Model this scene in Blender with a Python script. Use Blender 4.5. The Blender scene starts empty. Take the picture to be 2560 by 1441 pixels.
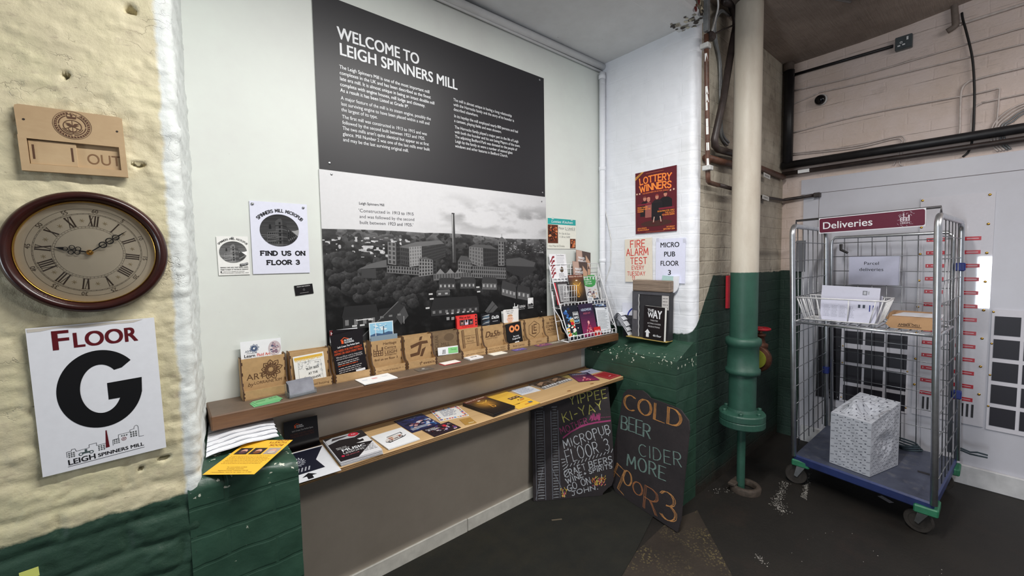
import bpy, math, random
import numpy as np
from mathutils import Matrix, Vector

SC = bpy.context.scene
COL = SC.collection
PI = math.pi

# ---------------------------------------------------------------- camera, world, lights, exposure
cam_data = bpy.data.cameras.new('camera')
cam = bpy.data.objects.new('camera', cam_data)
COL.objects.link(cam)
cam_data.sensor_width = 36.0
cam_data.lens = 1033.37 / 2560.0 * 36.0
cam_data.clip_start = 0.05
cam_data.clip_end = 60
_r = Vector((0.7639, -0.6453, -0.0166)).normalized()
_f = Vector((0.6431, 0.7633, -0.0625)).normalized()
_u = _r.cross(_f).normalized()
_r = _f.cross(_u).normalized()
cam.matrix_world = Matrix(((_r.x, _u.x, -_f.x, 0.0), (_r.y, _u.y, -_f.y, 0.0), (_r.z, _u.z, -_f.z, 1.5), (0, 0, 0, 1)))
SC.camera = cam

world = bpy.data.worlds.new('world')
SC.world = world
world.use_nodes = True
world.node_tree.nodes['Background'].inputs[0].default_value = (0.80, 0.88, 1.0, 1)
world.node_tree.nodes['Background'].inputs[1].default_value = 0.17


def area(name, loc, target, sx, sy, power, colour):
    d = bpy.data.lights.new(name, 'AREA')
    d.shape = 'RECTANGLE'
    d.size, d.size_y, d.energy, d.color = sx, sy, power, colour
    o = bpy.data.objects.new(name, d)
    COL.objects.link(o)
    z = (Vector(loc) - Vector(target)).normalized()
    x = Vector((0, 0, 1)).cross(z)
    x = Vector((1, 0, 0)) if x.length < 1e-4 else x.normalized()
    y = z.cross(x)
    o.matrix_world = Matrix(((x.x, y.x, z.x, loc[0]), (x.y, y.y, z.y, loc[1]), (x.z, y.z, z.z, loc[2]), (0, 0, 0, 1)))
    return o


# fluorescent battens of the hall (all above or behind the frame) the daylight doorway, and an added uplight
area('ceiling_tube_light', (0.95, 0.52, 2.84), (0.95, 0.53, 0), 1.5, 0.10, 54, (1.0, 0.985, 0.95))
area('hall_tube_light', (2.3, -1.5, 2.88), (2.5, -1.0, 0), 1.5, 0.14, 36, (1.0, 0.97, 0.94))
area('added_vault_uplight', (2.3, -1.2, 2.70), (2.3, -1.19, 5), 1.5, 0.14, 14, (1.0, 0.97, 0.94))  # added upward lamp to brighten the vault, standing in for the tube's upward spill
area('doorway_daylight', (-4.4, 0.13, 0.95), (0, 0.13, 1.2), 0.36, 1.0, 60, (0.86, 0.93, 1.0))

SC.view_settings.view_transform = 'Standard'
SC.view_settings.look = 'None'
SC.view_settings.gamma = 1.0
SC.view_settings.use_curve_mapping = False
SC.view_settings.exposure = 0.27


# ---------------------------------------------------------------- colour and noise helpers
def lin(c):
    c = c / 255.0
    return c / 12.92 if c <= 0.04045 else ((c + 0.055) / 1.055) ** 2.4


def S(r, g=None, b=None):
    if isinstance(r, str):
        r, g, b = int(r[0:2], 16), int(r[2:4], 16), int(r[4:6], 16)
    elif g is None:
        g = b = r
    return (lin(r), lin(g), lin(b), 1.0)


def vnoise(x, y, seed=0):
    x = np.asarray(x, float); y = np.asarray(y, float)
    xi = np.floor(x).astype(np.int64); yi = np.floor(y).astype(np.int64)
    fx = x - xi; fy = y - yi
    fx = fx * fx * (3 - 2 * fx); fy = fy * fy * (3 - 2 * fy)

    def h(a, b):
        n = (a * 374761393 + b * 668265263 + seed * 1274126177) & 0x7fffffff
        n = ((n ^ (n >> 13)) * 1274126177) & 0x7fffffff
        return ((n ^ (n >> 16)) & 0xffff) / 65535.0
    a = h(xi, yi); b = h(xi + 1, yi); c = h(xi, yi + 1); d = h(xi + 1, yi + 1)
    return (a * (1 - fx) + b * fx) * (1 - fy) + (c * (1 - fx) + d * fx) * fy


def fbm(x, y, octv=4, seed=0):
    s = 0; amp = 0.5
    for k in range(octv):
        s = s + amp * vnoise(np.asarray(x) * 2 ** k, np.asarray(y) * 2 ** k, seed + 17 * k)
        amp *= 0.5
    return s


# ---------------------------------------------------------------- material helpers
class NT:
    def __init__(self, name, rough=0.6, metal=0.0, spec=0.5):
        self.m = bpy.data.materials.new(name)
        self.m.use_nodes = True
        self.t = self.m.node_tree
        self.b = self.t.nodes['Principled BSDF']
        self.b.inputs['Roughness'].default_value = rough
        self.b.inputs['Metallic'].default_value = metal
        self.b.inputs['Specular IOR Level'].default_value = spec
        self.co = None

    def n(self, kind, **kw):
        nd = self.t.nodes.new(kind)
        for k, v in kw.items():
            setattr(nd, k, v)
        return nd

    def l(self, a, b):
        self.t.links.new(a, b)

    def coord(self):
        if self.co is None:
            self.co = self.n('ShaderNodeTexCoord').outputs['Object']
        return self.co

    def noise(self, scale, detail=4, rough=0.55, vec=None, colour=False):
        nd = self.n('ShaderNodeTexNoise')
        nd.inputs['Scale'].default_value = scale
        nd.inputs['Detail'].default_value = detail
        nd.inputs['Roughness'].default_value = rough
        self.l(vec or self.coord(), nd.inputs['Vector'])
        return nd.outputs['Color' if colour else 'Fac']

    def math(self, op, a, b=None, c=None, clamp=False):
        nd = self.n('ShaderNodeMath', operation=op, use_clamp=clamp)
        for i, v in enumerate((a, b, c)):
            if v is None:
                continue
            if isinstance(v, (int, float)):
                nd.inputs[i].default_value = v
            else:
                self.l(v, nd.inputs[i])
        return nd.outputs[0]

    def vscale(self, sx, sy, sz, vec=None):
        nd = self.n('ShaderNodeVectorMath', operation='MULTIPLY')
        self.l(vec or self.coord(), nd.inputs[0])
        nd.inputs[1].default_value = (sx, sy, sz)
        return nd.outputs[0]

    def mix(self, fac, a, b):
        nd = self.n('ShaderNodeMix', data_type='RGBA')
        for i, v in ((0, fac), (6, a), (7, b)):
            if isinstance(v, (int, float)):
                nd.inputs[i].default_value = v
            elif isinstance(v, tuple):
                nd.inputs[i].default_value = v
            else:
                self.l(v, nd.inputs[i])
        return nd.outputs[2]

    def ramp(self, fac, lo, hi):
        nd = self.n('ShaderNodeMapRange')
        self.l(fac, nd.inputs[0])
        nd.inputs[1].default_value = lo
        nd.inputs[2].default_value = hi
        return nd.outputs[0]

    def half(self, a, b, c, d, amp=0.02, scale=9.0, soft=0.004):
        """1 where a*x+b*y+c*z (+ edge noise) < d."""
        dot = self.n('ShaderNodeVectorMath', operation='DOT_PRODUCT')
        self.l(self.coord(), dot.inputs[0])
        dot.inputs[1].default_value = (a, b, c)
        nz = self.math('MULTIPLY', self.math('SUBTRACT', self.noise(scale, 5, 0.65), 0.5), amp)
        s = self.math('ADD', dot.outputs['Value'], nz)
        return self.ramp(s, d + soft, d - soft)

    def colour(self, c):
        if isinstance(c, tuple):
            self.b.inputs['Base Color'].default_value = c
        else:
            self.l(c, self.b.inputs['Base Color'])

    def bump(self, h, strength=0.4, dist=0.01):
        nd = self.n('ShaderNodeBump')
        nd.inputs['Strength'].default_value = strength
        nd.inputs['Distance'].default_value = dist
        self.l(h, nd.inputs['Height'])
        self.l(nd.outputs[0], self.b.inputs['Normal'])


_MC = {}


def simple(name, c, rough=0.5, metal=0.0, var=0.12, scale=30.0, bump=0.0, spec=0.5, stretch=(1, 1, 1)):
    """Flat material with a little procedural variation."""
    if name in _MC:
        return _MC[name]
    t = NT(name, rough, metal, spec)
    v = t.vscale(*stretch)
    f = t.noise(scale, 5, 0.6, v)
    dark = tuple(x * (1 - var * 1.6) for x in c[:3]) + (1,)
    lite = tuple(min(1, x * (1 + var)) for x in c[:3]) + (1,)
    t.colour(t.mix(t.ramp(f, 0.3, 0.7), dark, lite))
    if bump:
        t.bump(f, bump, 0.004)
    _MC[name] = t.m
    return t.m


def printed(name, rough, coat=0.0, spec=0.5):
    """Ink on a sheet: base colour from the sheet's own colour layer, faint paper mottling."""
    if name in _MC:
        return _MC[name]
    t = NT(name, rough, 0, spec)
    a = t.n('ShaderNodeAttribute', attribute_name='Col')
    f = t.math('ADD', t.math('MULTIPLY', t.noise(60, 3), 0.10), 0.95)
    m = t.n('ShaderNodeVectorMath', operation='SCALE')
    t.l(a.outputs['Color'], m.inputs[0])
    t.l(f, m.inputs['Scale'])
    t.colour(m.outputs[0])
    if coat:
        t.b.inputs['Coat Weight'].default_value = coat
        t.b.inputs['Coat Roughness'].default_value = 0.03
    _MC[name] = t.m
    return t.m


PAPER = printed('paper_print', 0.6, 0, 0.3)
GLOSSY = printed('glossy_print', 0.32, 0, 0.45)
SATIN = printed('satin_panel_print', 0.42, 0, 0.4)
PERSPEX = printed('perspex_faced_print', 0.4, 1.0, 0.5)


# ---------------------------------------------------------------- mesh builder
class MB:
    def __init__(self):
        self.v = []; self.f = []; self.c = []; self.mi = []
        self.n = 0

    def add(self, vs, fs, col=(0.8, 0.8, 0.8, 1), mi=0):
        o = self.n
        self.v.extend([tuple(p) for p in vs])
        for i, f in enumerate(fs):
            self.f.append(tuple(k + o for k in f))
            self.c.append(col[i] if isinstance(col, list) else col)
            self.mi.append(mi)
        self.n += len(vs)
        return self

    def box(self, x0, y0, z0, x1, y1, z1, col=(0.8, 0.8, 0.8, 1), mi=0, bev=0.0):
        if bev <= 0:
            vs = [(x, y, z) for z in (z0, z1) for y in (y0, y1) for x in (x0, x1)]
            return self.add(vs, [(0, 2, 3, 1), (4, 5, 7, 6), (0, 1, 5, 4), (2, 6, 7, 3), (0, 4, 6, 2), (1, 3, 7, 5)], col, mi)
        b = bev
        vs = []; idx = {}
        for sx in (0, 1):
            for sy in (0, 1):
                for sz in (0, 1):
                    X = (x0, x1)[sx]; Y = (y0, y1)[sy]; Z = (z0, z1)[sz]
                    dx, dy, dz = (b if not sx else -b), (b if not sy else -b), (b if not sz else -b)
                    for a, p in (('x', (X, Y + dy, Z + dz)), ('y', (X + dx, Y, Z + dz)), ('z', (X + dx, Y + dy, Z))):
                        idx[(sx, sy, sz, a)] = len(vs); vs.append(p)
        g = lambda *k: idx[k]
        fs = []
        for s in (0, 1):
            fs.append((g(s, 0, 0, 'x'), g(s, 0, 1, 'x'), g(s, 1, 1, 'x'), g(s, 1, 0, 'x'))[::(1 if not s else -1)])
            fs.append((g(0, s, 0, 'y'), g(1, s, 0, 'y'), g(1, s, 1, 'y'), g(0, s, 1, 'y'))[::(1 if not s else -1)])
            fs.append((g(0, 0, s, 'z'), g(0, 1, s, 'z'), g(1, 1, s, 'z'), g(1, 0, s, 'z'))[::(1 if not s else -1)])
        for p in (0, 1):
            for q in (0, 1):
                fs.append((g(p, q, 0, 'x'), g(p, q, 1, 'x'), g(p, q, 1, 'y'), g(p, q, 0, 'y')))
                fs.append((g(p, 0, q, 'x'), g(p, 1, q, 'x'), g(p, 1, q, 'z'), g(p, 0, q, 'z')))
                fs.append((g(0, p, q, 'y'), g(1, p, q, 'y'), g(1, p, q, 'z'), g(0, p, q, 'z')))
                for r in (0, 1):
                    fs.append((g(p, q, r, 'x'), g(p, q, r, 'y'), g(p, q, r, 'z')))
        return self.add(vs, fs, col, mi)

    def prism(self, pts, z0, z1, col=(0.8, 0.8, 0.8, 1), mi=0, side=None):
        n = len(pts)
        vs = [(p[0], p[1], z0) for p in pts] + [(p[0], p[1], z1) for p in pts]
        fs = [tuple(range(n))[::-1], tuple(range(n, 2 * n))] + [(i, (i + 1) % n, n + (i + 1) % n, n + i) for i in range(n)]
        cols = [col, col] + [side or col] * n
        return self.add(vs, fs, cols, mi)

    def tube(self, pts, r, seg=10, col=(0.8, 0.8, 0.8, 1), mi=0, cap=True, closed=False):
        pts = [Vector(p) for p in pts]
        n = len(pts)
        rs = r if isinstance(r, (list, tuple)) else [r] * n
        vs = []; ref = None
        for i, p in enumerate(pts):
            if closed:
                t = (pts[(i + 1) % n] - pts[i - 1]).normalized()
            else:
                t = (pts[min(i + 1, n - 1)] - pts[max(i - 1, 0)]).normalized()
            if ref is None:
                ref = Vector((0, 0, 1)) if abs(t.z) < 0.9 else Vector((1, 0, 0))
            u = (ref - t * ref.dot(t)).normalized()
            ref = u
            w = t.cross(u)
            for k in range(seg):
                a = 2 * PI * k / seg
                vs.append(p + (u * math.cos(a) + w * math.sin(a)) * rs[i])
        fs = []
        m = n if closed else n - 1
        for i in range(m):
            j = (i + 1) % n
            for k in range(seg):
                fs.append((i * seg + k, i * seg + (k + 1) % seg, j * seg + (k + 1) % seg, j * seg + k))
        if cap and not closed:
            fs.append(tuple(range(seg))[::-1]); fs.append(tuple(range((n - 1) * seg, n * seg)))
        return self.add(vs, fs, col, mi)

    def lathe(self, prof, seg=24, col=(0.8, 0.8, 0.8, 1), mi=0, centre=(0, 0, 0), cap=True, axis='z'):
        vs = []
        for (r, z) in prof:
            for k in range(seg):
                a = 2 * PI * k / seg
                p = (r * math.cos(a), r * math.sin(a), z)
                if axis == 'x':
                    p = (p[2], p[0], p[1])
                elif axis == 'y':
                    p = (p[1], p[2], p[0])
                vs.append((p[0] + centre[0], p[1] + centre[1], p[2] + centre[2]))
        fs = []
        for i in range(len(prof) - 1):
            for k in range(seg):
                fs.append((i * seg + k, i * seg + (k + 1) % seg, (i + 1) * seg + (k + 1) % seg, (i + 1) * seg + k))
        if cap:
            fs.append(tuple(range(seg))[::-1]); fs.append(tuple(range((len(prof) - 1) * seg, len(prof) * seg)))
        return self.add(vs, fs, col, mi)

    def grid(self, P, col=(0.8, 0.8, 0.8, 1), mi=0, cols=None):
        """P: array (n, m, 3); cols: optional array (n-1, m-1, 3) of linear colours."""
        P = np.asarray(P, float)
        n, m = P.shape[:2]
        i = np.arange(n * m).reshape(n, m)
        fs = np.stack([i[:-1, :-1], i[:-1, 1:], i[1:, 1:], i[1:, :-1]], -1).reshape(-1, 4)
        if cols is not None:
            cl = [(float(a), float(b), float(c), 1.0) for a, b, c in np.asarray(cols).reshape(-1, 3)]
        else:
            cl = col
        return self.add(P.reshape(-1, 3).tolist(), fs.tolist(), cl, mi)

    # flat ink in the local xy plane at height z ------------------------------
    def lift(self, z):
        self.k = (getattr(self, 'k', 0) + 1) % 80
        return z + self.k * 1.5e-6

    def rect(self, x0, y0, x1, y1, col, z=0.0, mi=0):
        z = self.lift(z)
        return self.add([(x0, y0, z), (x1, y0, z), (x1, y1, z), (x0, y1, z)], [(0, 1, 2, 3)], col, mi)

    def poly(self, pts, col, z=0.0, mi=0):
        z = self.lift(z)
        return self.add([(p[0], p[1], z) for p in pts], [tuple(range(len(pts)))], col, mi)

    def ell(self, cx, cy, rx, ry, col, z=0.0, mi=0, seg=28, a0=0.0, a1=360.0, rot=0.0):
        pts = []
        full = abs(a1 - a0) >= 359.9
        for k in range(seg if full else seg + 1):
            a = math.radians(a0 + (a1 - a0) * k / seg)
            x, y = rx * math.cos(a), ry * math.sin(a)
            c, s = math.cos(rot), math.sin(rot)
            pts.append((cx + x * c - y * s, cy + x * s + y * c))
        return self.poly(pts, col, z, mi)

    def ring(self, cx, cy, r0, r1, col, z=0.0, mi=0, seg=48, a0=0.0, a1=360.0, k=1.0):
        vs = []; fs = []
        z = self.lift(z)
        for i in range(seg + 1):
            a = math.radians(a0 + (a1 - a0) * i / seg)
            vs += [(cx + r0 * math.cos(a), cy + k * r0 * math.sin(a), z), (cx + r1 * math.cos(a), cy + k * r1 * math.sin(a), z)]
        fs = [(2 * i, 2 * i + 1, 2 * i + 3, 2 * i + 2) for i in range(seg)]
        return self.add(vs, fs, col, mi)

    def line(self, pts, w, col, z=0.0, mi=0):
        for a, b in zip(pts[:-1], pts[1:]):
            d = Vector((b[0] - a[0], b[1] - a[1]))
            if d.length < 1e-9:
                continue
            d.normalize()
            nx, ny = -d.y * w / 2, d.x * w / 2
            ex, ey = d.x * w * 0.3, d.y * w * 0.3
            self.poly([(a[0] - nx - ex, a[1] - ny - ey), (b[0] - nx + ex, b[1] - ny + ey), (b[0] + nx + ex, b[1] + ny + ey), (a[0] + nx - ex, a[1] + ny - ey)], col, z, mi)
        return self

    def text(self, s, x, y, h, col, z=0.0, mi=0, bold=0.0, align='l', width=None, arc=None, rot=0.0, sx=1.0, slant=0.0):
        """Print text: h = cap height, (x, y) = baseline start; width squeezes it to a set length."""
        V, F, adv = glyphs(s, 0.0, 6 if h > 0.02 else 3)
        if len(V) == 0:
            return self
        V = V * h
        L = adv * h
        k = sx if width is None else width / L
        V = V * np.array([k, 1.0]); L *= k
        if slant:
            V[:, 0] += V[:, 1] * slant
        V[:, 0] -= {'l': 0, 'c': L / 2, 'r': L}[align]
        if arc:
            R = arc
            th = V[:, 0] / abs(R)
            if R > 0:
                rr = R + V[:, 1]
                V = np.stack([rr * np.sin(th), rr * np.cos(th) - R], 1)
            else:
                rr = -R - V[:, 1]
                V = np.stack([rr * np.sin(th), -rr * np.cos(th) - R], 1)
        if rot:
            c, s_ = math.cos(rot), math.sin(rot)
            V = np.stack([V[:, 0] * c - V[:, 1] * s_, V[:, 0] * s_ + V[:, 1] * c], 1)
        if bold:                    # heavier weight: the same outline struck four times, slightly apart
            for dx, dy in ((-1, -0.5), (1, -0.5), (1, 0.5), (-1, 0.5)):
                zz = self.lift(z)
                self.add([(x + p[0] + dx * bold * h, y + p[1] + dy * bold * h, zz) for p in V.tolist()], F, col, mi)
            return self
        z = self.lift(z)
        return self.add([(x + p[0], y + p[1], z) for p in V.tolist()], F, col, mi)

    def build(self, name, mats, parent=None, frame=None, smooth=False, label=None, cat=None, group=None, kind=None):
        me = bpy.data.meshes.new(name)
        me.from_pydata([tuple(map(float, p)) for p in self.v], [], self.f)
        if not isinstance(mats, (list, tuple)):
            mats = [mats]
        for m in mats:
            me.materials.append(m)
        me.polygons.foreach_set('material_index', self.mi)
        cnt = np.array([len(f) for f in self.f])
        cols = np.repeat(np.array([tuple(c)[:3] + (1.0,) for c in self.c], dtype=np.float32), cnt, axis=0)
        at = me.color_attributes.new('Col', 'FLOAT_COLOR', 'CORNER')
        at.data.foreach_set('color', cols.ravel())
        if smooth:
            me.polygons.foreach_set('use_smooth', [True] * len(me.polygons))
        me.validate()
        me.update()
        o = bpy.data.objects.new(name, me)
        COL.objects.link(o)
        if parent is not None:
            o.parent = parent
        if frame is not None:
            o.matrix_local = frame if parent is not None else frame
        tag(o, label, cat, group, kind)
        return o


def tag(o, label=None, cat=None, group=None, kind=None):
    if label: o['label'] = label
    if cat: o['category'] = cat
    if group: o['group'] = group
    if kind: o['kind'] = kind
    return o


def empty(name, frame, label=None, cat=None, group=None):
    o = bpy.data.objects.new(name, None)
    o.empty_display_size = 0.05
    COL.objects.link(o)
    o.matrix_world = frame
    return tag(o, label, cat, group)


def frame(o, u, v):
    """Local x = u, y = v, z = u x v (out of the sheet)."""
    u = Vector(u).normalized(); w = u.cross(Vector(v)).normalized(); v = w.cross(u)
    return Matrix(((u.x, v.x, w.x, o[0]), (u.y, v.y, w.y, o[1]), (u.z, v.z, w.z, o[2]), (0, 0, 0, 1)))


def F_back(x, z, y=1.88, tilt=0.0):       # on a wall that faces the room (-y); tilt in degrees, anticlockwise
    a = math.radians(tilt)
    return frame((x, y, z), (math.cos(a), 0, math.sin(a)), (-math.sin(a), 0, math.cos(a)))


def F_side(y, z, x=3.96, tilt=0.0):       # on a wall that faces -x; local x runs towards -y
    a = math.radians(tilt)
    return frame((x, y, z), (0, -math.cos(a), math.sin(a)), (0, math.sin(a), math.cos(a)))


def F_flat(x, y, z, deg=0.0):             # lying on a level surface
    a = math.radians(deg)
    return frame((x, y, z), (math.cos(a), math.sin(a), 0), (-math.sin(a), math.cos(a), 0))


# ---------------------------------------------------------------- lettering
_GC = {}


def glyphs(s, bold, res=3):
    key = (s, round(bold, 4), res)
    if key in _GC:
        V, F, a = _GC[key]
        return V.copy(), F, a
    cu = bpy.data.curves.new('lettering', 'FONT')
    cu.body = s
    cu.size = 1.0
    cu.resolution_u = res
    cu.offset = bold
    ob = bpy.data.objects.new('lettering', cu)
    COL.objects.link(ob)
    bpy.context.view_layer.update()
    dg = bpy.context.evaluated_depsgraph_get()
    ev = ob.evaluated_get(dg)
    me = ev.to_mesh()
    V = np.array([(v.co.x, v.co.y) for v in me.vertices]).reshape(-1, 2)
    F = [tuple(p.vertices) for p in me.polygons]
    ev.to_mesh_clear()
    bpy.data.objects.remove(ob)
    bpy.data.curves.remove(cu)
    adv = float(V[:, 0].max()) if len(V) else 0.5
    V = V / CAP; adv /= CAP
    _GC[key] = (V, F, adv)
    return V.copy(), F, adv


CAP = 1.0
_v, _f2, _a = glyphs('H', 0.0)
CAP = float(_v[:, 1].max()) if len(_v) else 0.7
_GC.clear()

# stroke alphabet (unit cap height): used for slab lettering, stencils and chalk
def _arc(cx, cy, rx, ry, a0, a1, n=9):
    return [(cx + rx * math.cos(math.radians(a0 + (a1 - a0) * i / n)), cy + ry * math.sin(math.radians(a0 + (a1 - a0) * i / n))) for i in range(n + 1)]


STROKES = {
    'A': (0.72, [[(0, 0), (0.36, 1)], [(0.36, 1), (0.72, 0)], [(0.14, 0.36), (0.58, 0.36)]]),
    'B': (0.6, [[(0, 0), (0, 1)], [(0, 1), (0.3, 1)] + _arc(0.3, 0.76, 0.25, 0.24, 90, -90) + [(0, 0.52)], [(0, 0.52), (0.3, 0.52)] + _arc(0.32, 0.26, 0.28, 0.26, 90, -90) + [(0, 0)]]),
    'C': (0.7, [_arc(0.4, 0.5, 0.4, 0.5, 50, 310, 14)]),
    'D': (0.68, [[(0, 0), (0, 1)], [(0, 1), (0.2, 1)] + _arc(0.2, 0.5, 0.46, 0.5, 90, -90, 12) + [(0, 0)]]),
    'E': (0.55, [[(0, 0), (0, 1)], [(0, 1), (0.55, 1)], [(0, 0.52), (0.45, 0.52)], [(0, 0), (0.55, 0)]]),
    'F': (0.55, [[(0, 0), (0, 1)], [(0, 1), (0.55, 1)], [(0, 0.52), (0.45, 0.52)]]),
    'G': (0.72, [_arc(0.4, 0.5, 0.4, 0.5, 50, 350, 16), [(0.45, 0.42), (0.78, 0.42)]]),
    'H': (0.62, [[(0, 0), (0, 1)], [(0.62, 0), (0.62, 1)], [(0, 0.5), (0.62, 0.5)]]),
    'I': (0.12, [[(0.06, 0), (0.06, 1)]]),
    'J': (0.5, [[(0.1, 1), (0.6, 1)], [(0.38, 1), (0.38, 0.2)] + _arc(0.2, 0.2, 0.18, 0.2, 0, -160)]),
    'K': (0.6, [[(0, 0), (0, 1)], [(0.58, 1), (0, 0.42)], [(0.18, 0.58), (0.6, 0)]]),
    'L': (0.52, [[(0, 1), (0, 0)], [(0, 0), (0.52, 0)]]),
    'M': (0.85, [[(0, 0), (0.08, 1)], [(0.08, 1), (0.42, 0.25)], [(0.42, 0.25), (0.77, 1)], [(0.77, 1), (0.85, 0)]]),
    'N': (0.66, [[(0, 0), (0, 1)], [(0, 1), (0.66, 0)], [(0.66, 0), (0.66, 1)]]),
    'O': (0.76, [_arc(0.38, 0.5, 0.38, 0.5, 90, 450, 20)]),
    'P': (0.58, [[(0, 0), (0, 1)], [(0, 1), (0.3, 1)] + _arc(0.3, 0.74, 0.27, 0.26, 90, -90) + [(0, 0.48)]]),
    'R': (0.6, [[(0, 0), (0, 1)], [(0, 1), (0.3, 1)] + _arc(0.3, 0.74, 0.27, 0.26, 90, -90) + [(0, 0.48)], [(0.26, 0.48), (0.6, 0)]]),
    'S': (0.58, [_arc(0.29, 0.75, 0.27, 0.25, 25, 270, 10) + _arc(0.29, 0.25, 0.29, 0.25, 90, -155, 10)]),
    'T': (0.64, [[(0, 1), (0.64, 1)], [(0.32, 1), (0.32, 0)]]),
    'U': (0.66, [[(0, 1), (0, 0.32)] + _arc(0.33, 0.32, 0.33, 0.32, 180, 360) + [(0.66, 1)]]),
    'V': (0.68, [[(0, 1), (0.34, 0)], [(0.34, 0), (0.68, 1)]]),
    'W': (0.95, [[(0, 1), (0.22, 0)], [(0.22, 0), (0.47, 0.8)], [(0.47, 0.8), (0.72, 0)], [(0.72, 0), (0.95, 1)]]),
    'Y': (0.66, [[(0, 1), (0.33, 0.48)], [(0.66, 1), (0.33, 0.48)], [(0.33, 0.48), (0.33, 0)]]),
    'X': (0.62, [[(0, 0), (0.62, 1)], [(0, 1), (0.62, 0)]]),
    '1': (0.3, [[(0, 0.78), (0.2, 1)], [(0.2, 1), (0.2, 0)]]),
    '3': (0.58, [_arc(0.27, 0.75, 0.27, 0.25, 150, -90, 9) + _arc(0.27, 0.27, 0.31, 0.27, 90, -150, 10)]),
    '-': (0.4, [[(0.04, 0.45), (0.36, 0.45)]]),
    '+': (0.34, [[(0, 0.4), (0.34, 0.4)], [(0.17, 0.22), (0.17, 0.58)]]),
    '.': (0.12, [[(0.05, 0), (0.07, 0.05)]]),
    ' ': (0.36, []),
}


def stroke_width(s, gap=0.2):
    return sum(STROKES[c][0] + gap for c in s) - gap


def slab(mb, s, x, y, h, col, z, w=0.16, serif=0.12, align='c', width=None, gap=0.26, arc=None):
    """Slab-serif lettering drawn with strokes; printed flat."""
    L = stroke_width(s, gap) * h
    k = 1.0 if width is None else width / L
    L *= k
    X = -{'l': 0, 'c': L / 2, 'r': L}[align]
    for c in s:
        adv, st = STROKES[c]
        segs = []
        for p in st:
            segs.append((list(p), w))
            if serif:
                for q in (p[0], p[-1]):
                    if q[1] < 0.02 or q[1] > 0.98:
                        yy = 0.03 if q[1] < 0.5 else 0.97
                        if c not in 'OCSGDB3' or (c in 'DB' and q[0] < 0.05):
                            segs.append(([(q[0] - serif, yy), (q[0] + serif, yy)], w * 0.62))
        for p, ww in segs:
            P = [(X + a * h * k, b * h) for a, b in p]
            if arc:
                R = arc
                P = [((R + b) * math.sin(a / R), (R + b) * math.cos(a / R) - R) for a, b in P]
            mb.line([(x + a, y + b) for a, b in P], ww * h * (0.5 + 0.5 * k), col, z)
        X += (adv + gap) * h * k


def chalk(mb, s, P0, P1, h, col, w, z, rnd, fill=1, gap=0.28, slant=0.0, kx=None):
    """Hand-drawn chalk capitals along the line P0-P1; strokes wobble and are drawn `fill` times side by side."""
    P0 = Vector(P0); P1 = Vector(P1)
    d = (P1 - P0); L = d.length; d.normalize(); nrm = Vector((-d.y, d.x))
    tot = stroke_width(s, gap)
    k = L / tot
    X = 0.0
    for c in s:
        adv, st = STROKES[c]
        jy = rnd.uniform(-0.05, 0.05); js = rnd.uniform(0.92, 1.06)
        for p in st:
            for rep in range(fill):
                off = (rep - (fill - 1) / 2) * 0.055 * h
                q = []
                for (a, b), (a2, b2) in zip(p[:-1], p[1:]):
                    n = 3 if len(p) < 4 else 1
                    for i in range(n):
                        t = i / n
                        q.append((a + (a2 - a) * t, b + (b2 - b) * t))
                q.append(p[-1])
                pts = []
                for a, b in q:
                    xx = X + a * k + rnd.uniform(-0.008, 0.008) * h + off + slant * b * h
                    yy = (b * js + jy) * h + rnd.uniform(-0.012, 0.012) * h
                    v = P0 + d * xx + nrm * yy
                    pts.append((v.x, v.y))
                for i in range(len(pts) - 1):
                    cc = rnd.uniform(0.72, 1.05)
                    mb.line(pts[i:i + 2], w * rnd.uniform(0.65, 1.25), (col[0] * cc, col[1] * cc, col[2] * cc, 1), z)
        X += (adv + gap) * k

# ================================================================ THE SETTING
YB = 1.885          # alcove back wall
YP = 1.44           # left brick pier, front face
YF = 1.20           # brick wall behind the drain pipe
XR = 2.448          # right return of the alcove
XS = 3.965          # right-hand wall

# ---- materials of the shell
def brick_height(t, axis):
    """Brick courses under thick paint: a height field over (axis, z)."""
    sp = t.n('ShaderNodeSeparateXYZ'); t.l(t.coord(), sp.inputs[0])
    cb = t.n('ShaderNodeCombineXYZ')
    t.l(sp.outputs[axis], cb.inputs[0]); t.l(sp.outputs['Z'], cb.inputs[1])
    dist = t.n('ShaderNodeVectorMath', operation='ADD')
    nz = t.n('ShaderNodeVectorMath', operation='SCALE'); t.l(t.noise(7, 3, 0.5, None, True), nz.inputs[0]); nz.inputs['Scale'].default_value = 0.02
    t.l(cb.outputs[0], dist.inputs[0]); t.l(nz.outputs[0], dist.inputs[1])
    br = t.n('ShaderNodeTexBrick')
    br.inputs['Scale'].default_value = 1.0
    br.inputs['Brick Width'].default_value = 0.236
    br.inputs['Row Height'].default_value = 0.083
    br.inputs['Mortar Size'].default_value = 0.006
    br.inputs['Mortar Smooth'].default_value = 0.6
    br.inputs['Color1'].default_value = (1, 1, 1, 1); br.inputs['Color2'].default_value = (0.86, 0.86, 0.86, 1); br.inputs['Mortar'].default_value = (0.15, 0.15, 0.15, 1)
    t.l(dist.outputs[0], br.inputs['Vector'])
    return br.outputs['Color']


def dirt(t, base, c, scale, lo, hi, amount, stretch=(1, 1, 1), detail=6):
    f = t.ramp(t.noise(scale, detail, 0.68, t.vscale(*stretch)), lo, hi)
    return t.mix(t.math('MULTIPLY', f, amount), base, c)


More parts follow.
